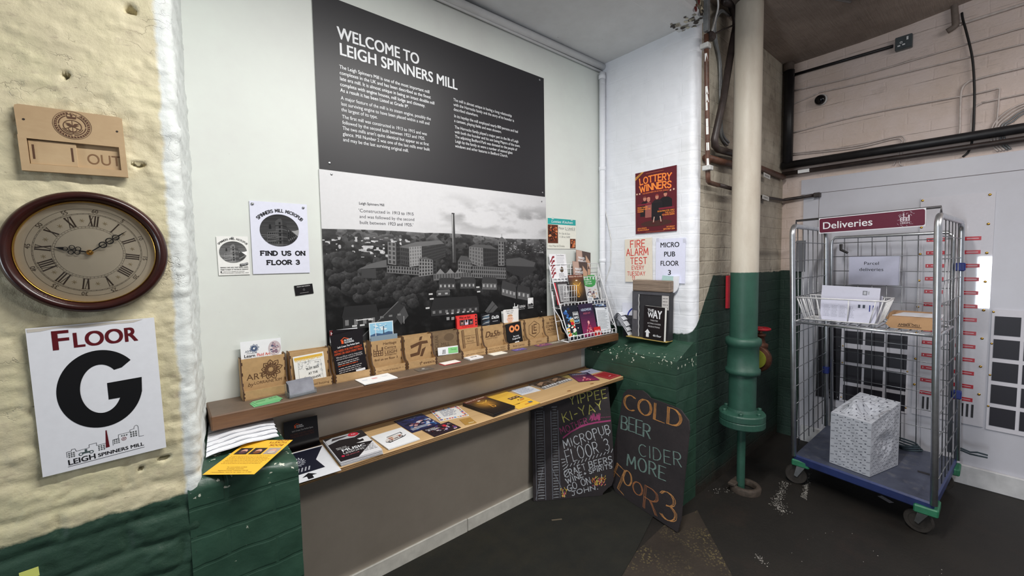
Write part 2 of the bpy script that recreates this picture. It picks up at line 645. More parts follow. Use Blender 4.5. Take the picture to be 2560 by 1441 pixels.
def m_left():
    t = NT('cream_and_green_painted_brick', 0.55)
    cream = dirt(t, S(210, 201, 168), S(190, 180, 152), 5.0, 0.42, 0.72, 0.85)
    cream = dirt(t, cream, S(200, 200, 156), 2.4, 0.5, 0.7, 0.55)
    cream = dirt(t, cream, S(160, 146, 126), 16, 0.57, 0.70, 0.6, (1, 1, 2.2))
    cream = dirt(t, cream, S(100, 84, 70), 34, 0.66, 0.73, 0.7, (1, 1, 2.5))
    vo = t.n('ShaderNodeTexVoronoi', feature='DISTANCE_TO_EDGE'); vo.inputs['Scale'].default_value = 9.0
    wv = t.n('ShaderNodeVectorMath', operation='ADD'); t.l(t.vscale(1, 1, 1.9), wv.inputs[0])
    wn = t.n('ShaderNodeVectorMath', operation='SCALE'); t.l(t.noise(14, 4, 0.6, None, True), wn.inputs[0]); wn.inputs['Scale'].default_value = 0.22
    t.l(wn.outputs[0], wv.inputs[1]); t.l(wv.outputs[0], vo.inputs['Vector'])
    crack = t.math('MULTIPLY', t.ramp(vo.outputs['Distance'], 0.020, 0.004), t.ramp(t.noise(5, 4, 0.6), 0.55, 0.66))
    cream = t.mix(t.math('MULTIPLY', crack, 0.45), cream, S(112, 100, 84))
    white = dirt(t, S(214, 219, 217), S(180, 182, 178), 22, 0.55, 0.75, 0.7)
    white = dirt(t, white, S(130, 130, 126), 38, 0.70, 0.78, 0.6)
    green = dirt(t, S(45, 74, 59), S(30, 53, 43), 4, 0.4, 0.7, 0.6)
    green = dirt(t, green, S(200, 205, 190), 70, 0.76, 0.79, 0.7)
    c = t.mix(t.half(1, 0, 0, 0.017, 0.03, 14), white, cream)
    c = t.mix(t.half(0, 0, 1, 0.876, 0.035, 9), c, green)
    t.colour(c)
    h = t.math('ADD', t.math('MULTIPLY', t.noise(45, 7, 0.7), 0.8), t.math('MULTIPLY', t.noise(11, 4), 0.4))
    h = t.math('SUBTRACT', h, t.math('MULTIPLY', crack, 0.5))
    t.bump(h, 0.5, 0.006)
    return t.m


def m_plinth():
    t = NT('green_gloss_painted_brick', 0.42)
    g = dirt(t, S(48, 78, 63), S(30, 53, 43), 4, 0.4, 0.72, 0.6)
    g = dirt(t, g, S(206, 210, 192), 30, 0.70, 0.72, 0.85)
    chips = t.math('MULTIPLY', t.ramp(t.noise(46, 3, 0.5), 0.635, 0.655), t.math('SUBTRACT', t.half(0, 0, 1, 0.925, 0.03, 9), t.half(0, 0, 1, 0.845, 0.05, 9), None, True))
    g = t.mix(t.math('MULTIPLY', chips, 0.9), g, S(214, 216, 200))
    t.colour(g)
    b = t.math('ADD', brick_height(t, 'X'), t.math('MULTIPLY', t.noise(30, 5), 0.8))
    t.bump(b, 0.3, 0.008)
    return t.m


def m_white_board():
    t = NT('white_painted_board', 0.5)
    c = dirt(t, S(219, 225, 219), S(211, 213, 210), 1.2, 0.4, 0.65, 0.9)
    c = dirt(t, c, S(140, 140, 136), 34, 0.70, 0.76, 0.55)
    t.colour(c)
    t.bump(t.noise(60, 3), 0.06, 0.002)
    return t.m


def m_return():
    t = NT('white_painted_brick', 0.5)
    c = dirt(t, S(232, 234, 240), S(214, 214, 214), 3, 0.5, 0.8, 0.6)
    c = dirt(t, c, S(110, 108, 104), 40, 0.69, 0.74, 0.6)
    t.colour(t.mix(t.half(-1.396, 0, 1, -2.382, 0.05, 9), c, S(38, 62, 52)))
    b = t.math('ADD', t.math('MULTIPLY', brick_height(t, 'Y'), 0.35), t.math('MULTIPLY', t.noise(26, 6, 0.6), 0.9))
    t.bump(b, 0.28, 0.009)
    return t.m


def m_middle():
    t = NT('dirty_white_and_green_brick', 0.6)
    w = dirt(t, S(196, 188, 172), S(132, 120, 106), 3.2, 0.35, 0.7, 0.9)
    w = dirt(t, w, S(84, 74, 66), 9, 0.56, 0.74, 0.75, (1, 1, 0.6))
    g = dirt(t, S(38, 62, 52), S(24, 42, 37), 5, 0.4, 0.72, 0.75)
    g = dirt(t, g, S(160, 158, 148), 30, 0.67, 0.71, 0.65)
    g = t.mix(t.half(0, 0, 1, 0.10, 0.35, 5, 0.05), g, S(44, 40, 34))
    lo = t.math('MULTIPLY', t.half(0, 0, 1, 1.39, 0.04, 9), t.half(-1.396, 0, 1, -2.390, 0.05, 9))
    t.colour(t.mix(lo, w, g))
    b = t.math('ADD', t.math('MULTIPLY', brick_height(t, 'X'), 0.6), t.noise(30, 7, 0.66))
    t.bump(b, 0.6, 0.011)
    return t.m


def m_side():
    t = NT('pinkish_white_brick_wall', 0.6)
    c = dirt(t, S(224, 207, 200), S(206, 184, 166), 2.2, 0.42, 0.72, 0.7)
    c = dirt(t, c, S(140, 124, 112), 7, 0.60, 0.80, 0.6, (1, 0.5, 1.2))
    c = dirt(t, c, S(90, 78, 70), 36, 0.67, 0.74, 0.55, (1, 1, 2))
    st = t.n('ShaderNodeSeparateXYZ'); t.l(t.coord(), st.inputs[0])
    ln = t.math('FRACT', t.math('ADD', t.math('MULTIPLY', st.outputs['Z'], 6.0), t.math('MULTIPLY', t.noise(3, 3), 0.10)))
    c = t.mix(t.math('MULTIPLY', t.math('MULTIPLY', t.ramp(ln, 0.035, 0.012), t.ramp(t.noise(5, 4), 0.42, 0.6)), 0.7), c, S(112, 96, 88))
    green = dirt(t, S(30, 54, 45), S(18, 36, 32), 5, 0.4, 0.7, 0.6)
    t.colour(t.mix(t.half(0, 0, 1, 1.395, 0.02, 9), c, green))
    b = t.math('ADD', t.math('MULTIPLY', brick_height(t, 'Y'), 0.3), t.noise(28, 7, 0.68, t.vscale(1, 1, 1.8)))
    t.bump(b, 0.5, 0.009)
    return t.m


def m_ceiling_white():
    t = NT('white_ceiling_paint', 0.7)
    c = dirt(t, S(226, 227, 228), S(204, 204, 204), 2, 0.4, 0.7, 0.7)
    c = dirt(t, c, S(90, 88, 84), 26, 0.70, 0.75, 0.7)
    t.colour(c)
    t.bump(t.noise(30, 4), 0.12, 0.006)
    return t.m


def m_vault():
    t = NT('board_marked_concrete_vault', 0.8)
    c = dirt(t, S(168, 154, 144), S(130, 118, 110), 2.2, 0.38, 0.68, 0.9)
    c = dirt(t, c, S(176, 164, 154), 24, 0.68, 0.78, 0.6, (0.25, 3, 3))
    t.colour(c)
    t.bump(t.noise(20, 6, 0.65, t.vscale(0.25, 3, 3)), 0.55, 0.012)
    return t.m


def m_floor():
    t = NT('worn_dark_concrete_floor', 0.62)
    c = dirt(t, S(34, 30, 26), S(19, 17, 15), 2.2, 0.35, 0.7, 0.9)
    c = dirt(t, c, S(46, 34, 28), 3.4, 0.55, 0.75, 0.5)
    c = dirt(t, c, S(92, 86, 78), 55, 0.72, 0.78, 0.6)
    t.colour(c)
    t.bump(t.noise(60, 6, 0.65), 0.35, 0.005)
    return t.m


def m_matting():
    t = NT('dark_fibre_matting', 0.95)
    c = dirt(t, S(33, 33, 27), S(19, 20, 17), 5, 0.35, 0.7, 0.9)
    c = dirt(t, c, S(46, 42, 28), 2.6, 0.5, 0.75, 0.6)
    c = dirt(t, c, S(120, 118, 104), 85, 0.74, 0.78, 0.6)
    t.colour(c)
    t.bump(t.noise(170, 4, 0.7), 0.7, 0.006)
    return t.m


def m_terrazzo():
    t = NT('worn_aggregate_floor', 0.6)
    c = dirt(t, S(56, 48, 41), S(37, 32, 28), 2.5, 0.4, 0.7, 0.9)
    v = t.n('ShaderNodeTexVoronoi'); v.inputs['Scale'].default_value = 75
    t.l(t.coord(), v.inputs['Vector'])
    f = t.math('MULTIPLY', t.ramp(v.outputs['Distance'], 0.42, 0.25), t.ramp(t.noise(4, 3), 0.45, 0.62))
    c = t.mix(t.math('MULTIPLY', f, 0.7), c, S(112, 100, 66))
    t.colour(c)
    t.bump(t.noise(60, 5), 0.3, 0.004)
    return t.m


M_WHITE = m_white_board()
M_RETURN = m_return()
M_PLINTH = m_plinth()
M_MIDDLE = m_middle()
M_SIDE = m_side()
M_VAULT = m_vault()
M_CEIL = m_ceiling_white()

# ---- floor: concrete slab, strip of matting before the alcove, worn aggregate patch
mb = MB()
mb.box(-5.5, -5.0, -0.12, 4.6, 2.3, 0.0)
floor = mb.build('floor', m_floor(), kind='structure')
mb = MB()
mb.prism([(-0.6, -0.2), (0.62, 0.62), (1.10, 0.985), (1.78, 1.16), (2.24, 1.30), (2.24, 1.884), (0.0, 1.884), (-0.6, 1.44)], 0.0005, 0.007)
mb.build('floor_matting', m_matting(), kind='structure')
mb = MB()
mb.prism([(1.10, 0.985), (0.62, 0.62), (1.2, 0.10), (1.86, 0.66), (2.36, 1.12), (2.12, 1.18), (1.78, 1.16)], 0.0003, 0.003)
mb.build('floor_patch', m_terrazzo(), kind='structure')

# ---- alcove back wall and the greyer board below the shelves
mb = MB()
mb.box(-0.1, YB, 0.0, 2.6, YB + 0.2, 2.96)
mb.build('wall_back', M_WHITE, kind='structure')
t = NT('drab_grey_board', 0.6)
c = dirt(t, S(196, 186, 172), S(176, 166, 152), 2.0, 0.4, 0.7, 0.8)
c = dirt(t, c, S(90, 84, 76), 45, 0.76, 0.79, 0.6)
t.colour(c)
mb = MB()
mb.box(0.10, YB - 0.012, 0.075, 2.20, YB, 0.946)
mb.build('wall_panel', t.m, kind='structure')
mb = MB()
mb.box(0.05, YB - 0.02, 0.0, 1.22, YB, 0.08, bev=0.003)
mb.box(1.223, YB - 0.019, 0.0, 2.20, YB, 0.077, bev=0.003)
mb.build('baseboard_back', simple('scuffed_white_skirting', S(205, 203, 195), 0.6, var=0.1, scale=18, bump=0.3), kind='structure')

# ---- left pier: cream brick face, rough white arris and return (real relief under the paint)
xs = np.concatenate([np.linspace(-1.3, -0.42, 30, endpoint=False), np.linspace(-0.42, 0.030, 96)])
prof = [(x, YP, 0, -1) for x in xs]
for a in np.linspace(8, 82, 9):
    a = math.radians(a)
    prof.append((0.030 + 0.024 * math.sin(a), YP + 0.024 - 0.024 * math.cos(a), math.sin(a), -math.cos(a)))
for yv in np.linspace(YP + 0.03, 1.90, 40):
    k = (yv - YP - 0.03) / (1.90 - YP - 0.03)
    prof.append((0.054 + 0.042 * k, yv, 0.995, -0.09))
prof = np.array(prof)
s = np.concatenate([[0], np.cumsum(np.hypot(np.diff(prof[:, 0]), np.diff(prof[:, 1])))])
zs = np.linspace(0.0, 2.96, 430)
SS, ZZ = np.meshgrid(s - s[120], zs)
warp = (fbm(SS * 6, ZZ * 6, 3, 5) - 0.5) * 0.03
row = (ZZ + warp) / 0.0835
ri = np.floor(row); fr = row - ri
ux = (SS + warp) / 0.236 + 0.5 * (ri % 2) + 0.07 * np.sin(ri * 12.9)
fu = ux - np.floor(ux)
dm = np.minimum(np.minimum(fr, 1 - fr) * 0.0835, np.minimum(fu, 1 - fu) * 0.236)
soft = np.clip((dm - 0.003) / 0.013, 0, 1)
soft = soft * soft * (3 - 2 * soft)
depth = 0.0007 + 0.0040 * np.clip((1.30 - ZZ) / 0.4, 0, 1)
pitch = (vnoise(ri * 7.3 + 0.5, np.floor(ux) * 3.1 + 0.5, 9) - 0.5) * 0.003
H = (soft - 1) * depth + pitch * soft + (fbm(SS * 14, ZZ * 22, 5, 2) - 0.5) * 0.007 + (fbm(SS * 42, ZZ * 60, 4, 8) - 0.5) * 0.0035
# flaked edges and knocked-out holes
fl = fbm(SS * 9, ZZ * 16, 4, 31)
H += 0.0022 * np.clip((fl - 0.46) / 0.012, 0, 1) + 0.0018 * np.clip((fbm(SS * 16 + 4, ZZ * 30, 4, 33) - 0.55) / 0.012, 0, 1)
H *= np.where(SS > s[104], 0.35, 1.0)
for hx, hz, ra, rb in ((-0.034, 1.765, 0.013, 0.006), (-0.024, 0.985, 0.013, 0.005), (-0.072, 0.972, 0.006, 0.005), (-0.150, 1.957, 0.006, 0.006), (-0.027, 2.150, 0.012, 0.010)):
    sx = hx + 1.3 - s[120]
    H -= 0.03 * np.clip(1.3 - ((SS - sx) / ra) ** 2 - ((ZZ - hz) / rb) ** 2, 0, 1)
P = np.zeros(SS.shape + (3,))
P[..., 0] = prof[:, 0][None, :] + H * prof[:, 2][None, :]
P[..., 1] = prof[:, 1][None, :] + H * prof[:, 3][None, :]
P[..., 2] = ZZ
mb = MB()
mb.grid(P)
mb.add([(-1.3, YP, 0), (-1.3, 2.2, 0), (-1.3, 2.2, 2.96), (-1.3, YP, 2.96)], [(0, 1, 2, 3)])
mb.build('wall_left', m_left(), smooth=True, kind='structure')

# chipped spots of older blue paint, a fixing stub and rust on the cream brick
def blot(mb, cx, cy, r, col, z, rnd, k=1.0, n=14, rag=0.35):
    mb.poly([(cx + r * (1 + rnd.uniform(-rag, rag)) * math.cos(2 * PI * i / n), cy + k * r * (1 + rnd.uniform(-rag, rag)) * math.sin(2 * PI * i / n)) for i in range(n)], col, z)


def rough_block(name, x0, x1, y0, y1, z0, zt, mat, seed, front=True):
    """Rounded, lumpy painted masonry block (plinth) with a sloping top: zt(x, y) gives the top height."""
    mb = MB()
    n = 44
    # front face + rounded arris + top, as one skin over (u: along x, v: up the front then back over the top)
    us = np.linspace(x0, x1, n)
    vs = []
    for z in np.linspace(z0, 1, 40):
        vs.append((0, z))
    rows = []
    yfs = np.concatenate([np.full(46, y0), y0 + 0.03 - 0.03 * np.cos(np.linspace(0.1, PI / 2, 8)), np.linspace(y0 + 0.035, y1, 22)])
    for k in range(len(yfs)):
        r = []
        for u in us:
            top = zt(u, max(yfs[k], y0 + 0.03))
            if k < 46:
                z = z0 + (zt(u, y0 + 0.03) - 0.03 - z0) * k / 45
            elif k < 54:
                z = zt(u, y0 + 0.03) - 0.03 + 0.03 * math.sin(0.1 + (PI / 2 - 0.1) * (k - 46) / 7)
            else:
                z = top
            r.append((u, yfs[k], z))
        rows.append(r)
    P = np.array(rows)
    d = (fbm(P[..., 0] * 14 + seed, P[..., 2] * 16 + P[..., 1] * 9, 4, seed) - 0.47) * 0.016
    P[:, :, 1] -= d * (np.arange(len(yfs)) < 54)[:, None]
    P[:, :, 2] += d * (np.arange(len(yfs)) >= 50)[:, None]
    mb.grid(P)
    for e, flip in ((0, True), (-1, False)):
        ed = P[:, e]
        f = P[:, e].copy(); f[:, 1] = y1; 
        q = np.stack([ed, np.stack([ed[:, 0], np.full(len(ed), y1), ed[:, 2]], 1)], 1)
        mb.grid(q if flip else q[:, ::-1])
    return mb.build(name, mat, smooth=True, kind='structure')


rough_block('trim_1', 0.02, 0.300, YP - 0.004, 1.884, 0.0, lambda x, y: 0.895 + 0.06 * (y - 1.44) - 0.03 * max(0, x - 0.2) / 0.1, M_PLINTH, 3)

# right plinth below the return: left face, front face and sloping ledge
mb = MB()
def skin(P, seed, nrm):
    P = np.array(P)
    d = (fbm(P[..., 0] * 13 + P[..., 1] * 13 + seed, P[..., 2] * 15, 4, seed) - 0.47) * 0.014
    n, m = d.shape
    e = np.minimum(np.minimum(np.arange(n), np.arange(n)[::-1])[:, None] / 3.0, np.minimum(np.arange(m), np.arange(m)[::-1])[None, :] / 3.0)
    return P + (d * np.clip(e, 0, 1))[..., None] * np.array(nrm)
ys = np.linspace(1.884, YF, 40); zz = np.linspace(0, 1, 46)
def ledge_z(x, y): return 0.905 + 0.085 * min(1, max(0, (x - 2.26) / 0.19)) + 0.02 * (y - 1.2) - 0.04 * min(1, max(0, (y - 1.52) / 0.1))
mb.grid(skin([[(2.25, y, ledge_z(2.25, y) * k) for k in zz] for y in ys], 4, (-1, 0, 0)))
mb.grid(skin([[(x, y, ledge_z(x, y)) for x in np.linspace(2.25, 2.50, 16)] for y in ys], 6, (0, 0, 1)))
xs2 = np.linspace(2.25, 2.50, 16)
mb.grid(skin([[(x, YF, ledge_z(x, YF) * k) for k in zz] for x in xs2], 7, (0, -1, 0)))
mb.build('trim_2', M_PLINTH, smooth=True, kind='structure')

# ---- right return of the alcove and its rounded front arris
ys = np.linspace(1.90, YF + 0.046, 60)
prof = [(XR, y, -1, 0) for y in ys]
for a in np.linspace(9, 90, 10):
    a = math.radians(a)
    prof.append((XR + 0.045 - 0.045 * math.cos(a), YF + 0.045 - 0.047 * math.sin(a), -math.cos(a), -math.sin(a)))
prof.append((2.515, YF - 0.0015, 0, -1))
prof = np.array(prof)
s = np.concatenate([[0], np.cumsum(np.hypot(np.diff(prof[:, 0]), np.diff(prof[:, 1])))])
zs = np.linspace(0.93, 2.96, 200)
SS, ZZ = np.meshgrid(s, zs)
row = (ZZ + (fbm(SS * 5, ZZ * 5, 3, 4) - 0.5) * 0.02) / 0.0835
fr = row - np.floor(row)
ux = SS / 0.236 + 0.5 * (np.floor(row) % 2); fu = ux - np.floor(ux)
dm = np.minimum(np.minimum(fr, 1 - fr) * 0.0835, np.minimum(fu, 1 - fu) * 0.236)
H = -0.003 * np.clip(1 - dm / 0.010, 0, 1) * (0.35 + 0.65 * vnoise(SS * 3, ZZ * 3, 6)) + (fbm(SS * 12, ZZ * 14, 5, 3) - 0.5) * 0.008
H *= np.clip((s[-1] - SS) / 0.03, 0.15, 1)
P = np.zeros(SS.shape + (3,))
P[..., 0] = prof[:, 0] + H * prof[:, 2]; P[..., 1] = prof[:, 1] + H * prof[:, 3]; P[..., 2] = ZZ
mb = MB(); mb.grid(P[::-1])
mb.build('wall_return', M_RETURN, smooth=True, kind='structure')

# ---- brick wall behind the drain pipe and the right-hand wall
mb = MB(); mb.box(2.50, YF, 0.0, XS + 0.15, YF + 0.68, 3.14)
mb.build('wall_middle', M_MIDDLE, kind='structure')
mb = MB(); mb.box(XS, -5.0, 0.0, XS + 0.15, YF + 0.1, 3.20)
mb.build('wall_right', M_SIDE, kind='structure')

# ---- ceilings: flat plaster over the alcove, board-marked vault over the hall, beam between
mb = MB(); mb.box(-1.3, 1.30, 2.88, 2.62, 2.1, 2.96)
mb.build('ceiling', M_CEIL, kind='structure')
mb = MB()
n = 24
rows = []
for i in range(n + 1):
    y = 1.24 - 6.2 * i / n
    z = 3.055 + 0.10 * math.sin(PI * min(1, i / n)) - 0.03 * math.exp(-((y - 0.6) / 0.5) ** 2)
    rows.append([(x, y, z) for x in np.linspace(-5.5, 4.2, 40)])
mb.grid(np.array(rows))
P2 = np.array(rows)[:, ::-1].copy(); P2[..., 2] += 0.12
mb.grid(P2)
mb.build('ceiling_vault', M_VAULT, smooth=True, kind='structure')
mb = MB()
mb.box(-1.3, 1.14, 2.862, 2.47, 1.32, 3.14, bev=0.012)
beam = mb.build('trim_3', M_CEIL, kind='structure')
mb = MB(); rnd = random.Random(15)
for k in range(46):
    blot(mb, rnd.uniform(2.30, 2.465), rnd.uniform(2.868, 2.96), rnd.uniform(0.006, 0.022), rnd.choice([S(214, 204, 176), S(206, 196, 168), S(60, 54, 48), S(104, 44, 40), S(120, 112, 96), S(226, 220, 200)]), rnd.uniform(0.0005, 0.003), rnd, rnd.uniform(0.6, 1.3), 9)
mb.v = [(x, 1.139 - z, y) for x, y, z in mb.v]
for k in range(30):
    blot(mb, rnd.uniform(2.32, 2.46), rnd.uniform(1.155, 1.30), rnd.uniform(0.005, 0.018), rnd.choice([S(206, 200, 180), S(70, 64, 58), S(150, 144, 130)]), 2.8605 - rnd.uniform(0, 0.002), rnd, 1.0, 9)
mb.build('flaking_paint', PAPER, beam)

# coving tube along the top of the alcove wall, painted corner pipe
mb = MB()
mb.tube([(-0.1, YB - 0.018, 2.845), (1.2, YB - 0.018, 2.845), (XR, YB - 0.018, 2.862)], 0.022, 12)
mb.tube([(-0.1, YB - 0.012, 2.815), (XR, YB - 0.012, 2.828)], 0.007, 8)
mb.build('trim_4', M_CEIL, smooth=True, kind='structure')

# ================================================================ helpers for sheets and prints
E1 = 0.0004     # ink layer step
WHITE = S(236, 238, 242); INK = S(24, 24, 28); BLACK = S(18, 18, 20)


def clip(poly, convex):
    out = list(poly)
    n = len(convex)
    for i in range(n):
        a, b = convex[i], convex[(i + 1) % n]
        inp, out = out, []
        for j in range(len(inp)):
            p, q = inp[j - 1], inp[j]
            dp = (b[0] - a[0]) * (p[1] - a[1]) - (b[1] - a[1]) * (p[0] - a[0])
            dq = (b[0] - a[0]) * (q[1] - a[1]) - (b[1] - a[1]) * (q[0] - a[0])
            if (dp >= 0) != (dq >= 0):
                t = dp / (dp - dq)
                out.append((p[0] + (q[0] - p[0]) * t, p[1] + (q[1] - p[1]) * t))
            if dq >= 0:
                out.append(q)
        if len(out) < 3:
            return []
    return out


def sheet(w, h, t, col, edge=None, bev=0):
    mb = MB()
    mb.prism([(0, 0), (w, 0), (w, h), (0, h)], 0, t, col, 0, edge or col)
    return mb


def fake_lines(mb, x0, x1, y, step, n, h, col, z, rnd, rag=0.25):
    """Body copy too small to read in the photograph: word-length dashes."""
    for i in range(n):
        x = x0
        end = x1 - rnd.uniform(0, rag) * (x1 - x0)
        while x < end:
            w = rnd.uniform(1.2, 4.2) * h
            mb.rect(x, y - i * step, min(x + w, end), y - i * step + h * 0.7, col, z)
            x += w + h * 0.6


def disc_screw(name, parent, x, y, z, r, mat, head=0.002):
    mb = MB()
    mb.lathe([(r, z), (r, z + head * 0.5), (r * 0.7, z + head), (0.0005, z + head * 1.1)], 14, centre=(x, y, 0))
    return mb.build(name, mat, parent, smooth=True)


CHROME = simple('polished_steel', S(210, 212, 215), 0.18, 1.0, 0.05)
STEEL = simple('dull_zinc_steel', S(170, 172, 174), 0.34, 1.0, 0.12)
BRASS = simple('brass', S(212, 168, 80), 0.25, 1.0, 0.08)

# ================================================================ LEFT PIER
YW = YP - 0.006
# ---- sliding in/out plaque
f = F_back(-0.229, 1.7235, YW, 1.6)
pl = empty('sliding_plaque', f, 'pale plywood plaque with engraved crest and slider reading OUT above the clock', 'sign')
PLY = NT('laser_cut_plywood', 0.55)
PLY.colour(dirt(PLY, dirt(PLY, S(186, 160, 124), S(168, 140, 106), 6, 0.35, 0.7, 0.8, (1, 1, 4)), S(196, 172, 136), 40, 0.5, 0.8, 0.4, (0.3, 1, 3)))
PLY = PLY.m
BURNT = S(84, 54, 34)
BURN = printed('engraved_wood_print', 0.7)
W_, H_ = 0.175, 0.1455
mb = MB(); mb.prism([(0, 0), (W_, 0), (W_, H_), (0, H_)], 0.0, 0.004)
mb.build('backing', PLY, pl, Matrix())
mb = MB()
sx0, sx1, sy0, sy1 = 0.013, 0.164, 0.016, 0.072
rr = [(0.001, 0.0785)] + [(0.009 - 0.009 * math.cos(a), H_ - 0.009 + 0.009 * math.sin(a)) for a in np.linspace(0, PI / 2, 6)] + [(W_ - 0.008 + 0.008 * math.sin(a), H_ - 0.008 + 0.008 * math.cos(a)) for a in np.linspace(0, PI / 2, 6)] + [(W_ - 0.0005, 0.0785)]
mb.prism(rr[::-1], 0.004, 0.0125)
mb.box(0, sy1, 0.004, W_, 0.0785, 0.0126)
mb.box(0, 0, 0.004, W_, sy0, 0.0126); mb.box(0, sy0, 0.004, sx0, sy1, 0.0126); mb.box(sx1, sy0, 0.004, W_, sy1, 0.0126)
fr_ = mb.build('front_board', PLY, pl, Matrix())
mb = MB(); mb.box(sx0 + 0.001, sy0 + 0.0005, 0.0045, 0.0895, sy1 - 0.002, 0.0085, bev=0.0006)
sl = mb.build('slider', PLY, pl, Matrix())
for x in (0.019, 0.080):
    mb = MB(); mb.rect(x, 0.028, x + 0.0035, 0.060, BURNT, 0.0088); mb.build('finger_slot', BURN, sl, Matrix())
mb = MB(); mb.text('OUT', 0.1045, 0.027, 0.024, S(120, 88, 58), 0.0044, bold=0.0, width=0.060)
mb.build('lettering', BURN, pl, Matrix())
mb = MB()
cx, cy, z = 0.088, 0.112, 0.0130
mb.ring(cx, cy, 0.0312, 0.0320, BURNT, z); mb.ring(cx, cy, 0.0252, 0.0295, BURNT, z, a0=100, a1=440 - 20)
for k in range(34):
    a = math.radians(k * 360 / 34 + 4)
    mb.line([(cx + 0.0262 * math.cos(a), cy + 0.0262 * math.sin(a)), (cx + 0.0285 * math.cos(a + 0.03), cy + 0.0285 * math.sin(a + 0.03))], 0.0011, S(190, 158, 120), z + E1)
for a0, a1 in ((115, 178), (184, 266), (274, 352), (358, 425)):
    mb.ring(cx, cy, 0.0212, 0.0232, BURNT, z, a0=a0, a1=a1)
mb.ring(cx, cy - 0.002, 0.0140, 0.0156, BURNT, z, k=0.92)
mb.line([(cx, cy + 0.010), (cx, cy - 0.020)], 0.0011, BURNT, z)
for sgn in (-1, 1):
    mb.poly([(cx, cy - 0.001), (cx + sgn * 0.004, cy + 0.004), (cx + sgn * 0.0125, cy + 0.005), (cx + sgn * 0.006, cy + 0.0005), (cx + sgn * 0.0115, cy + 0.001), (cx + sgn * 0.004, cy - 0.004)], BURNT, z)
    mb.line([(cx + sgn * 0.001, cy - 0.003), (cx + sgn * 0.012, cy - 0.009)], 0.0013, BURNT, z)
    mb.line([(cx, cy - 0.0145)] + [(cx + sgn * 0.007 * math.sin(a), cy - 0.0075 - 0.007 * math.cos(a)) for a in np.linspace(0.2, 1.6, 6)], 0.0012, BURNT, z)
    mb.ring(cx + sgn * 0.0042, cy + 0.0215, 0.0030, 0.0042, BURNT, z, seg=18)
mb.poly([(cx - 0.007, cy + 0.0150), (cx + 0.007, cy + 0.0150), (cx + 0.0082, cy + 0.0195), (cx - 0.0082, cy + 0.0195)], BURNT, z)
mb.line([(cx, cy + 0.019), (cx, cy + 0.029)], 0.0014, BURNT, z); mb.line([(cx - 0.002, cy + 0.0272), (cx + 0.002, cy + 0.0272)], 0.0012, BURNT, z)
for k in range(20):
    a = math.radians(205 + k * 130 / 19)
    mb.line([(cx + 0.0178 * math.cos(a), cy - 0.001 + 0.0178 * math.sin(a)), (cx + 0.0178 * math.cos(a + 0.06), cy - 0.001 + 0.0178 * math.sin(a + 0.06))], 0.0014, BURNT, z)
mb.build('crest', BURN, pl, Matrix())
for x, y in ((0.0125, 0.1130), (0.1640, 0.1100)):
    mb = MB(); mb.ell(x, y, 0.0022, 0.0022, S(40, 28, 20), 0.0130); mb.build('screw_hole', BURN, pl, Matrix())

# ---- wall clock
MAHOG = NT('dark_mahogany_gloss', 0.28)
MAHOG.colour(dirt(MAHOG, S(56, 24, 20), S(33, 15, 13), 18, 0.35, 0.7, 0.8, (1, 1, 3)))
MAHOG = MAHOG.m
ck = empty('wall_clock', F_back(-0.1320, 1.5402, YW, -8) @ Matrix.Scale(1.045, 4), 'round mahogany framed wall clock with cream roman dial showing seven past nine', 'clock')
mb = MB()
prof = [(0.116, 0.0), (0.134, 0.0), (0.1385, 0.010), (0.1375, 0.022), (0.133, 0.031), (0.1275, 0.034), (0.1225, 0.032), (0.1195, 0.026), (0.1165, 0.0225), (0.115, 0.020), (0.115, 0.002)]
mb.lathe(prof, 96, cap=False)
mb.build('case', MAHOG, ck, Matrix(), smooth=True)
mb = MB(); mb.lathe([(0.1158, 0.0222), (0.1150, 0.0235), (0.1138, 0.0228), (0.1135, 0.019), (0.1135, 0.012)], 96, cap=False)
mb.build('bezel', BRASS, ck, Matrix(), smooth=True)
mb = MB()
DC = S(226, 214, 190); LN = S(96, 84, 70)
mb.ell(0, 0, 0.1140, 0.1140, DC, 0.012, seg=96)
z = 0.012 + E1
for r0, r1 in ((0.0995, 0.1000), (0.0890, 0.0895), (0.0872, 0.0876), (0.0596, 0.0600), (0.0560, 0.0564)):
    mb.ring(0, 0, r0, r1, LN, z, seg=96)
for k in range(60):
    a = math.radians(k * 6)
    c, s_ = math.cos(a), math.sin(a)
    mb.line([(0.0564 * c, 0.0564 * s_), (0.0597 * c, 0.0597 * s_)], 0.0004, LN, z)
    mb.line([(0.0874 * c, 0.0874 * s_), (0.0892 * c, 0.0892 * s_)], 0.0005, LN, z)
ROM = ['XII', 'I', 'II', 'III', 'IIII', 'V', 'VI', 'VII', 'VIII', 'IX', 'X', 'XI']
RW = {'I': 0.0046, 'V': 0.0085, 'X': 0.0085}
NUM = S(78, 64, 54)
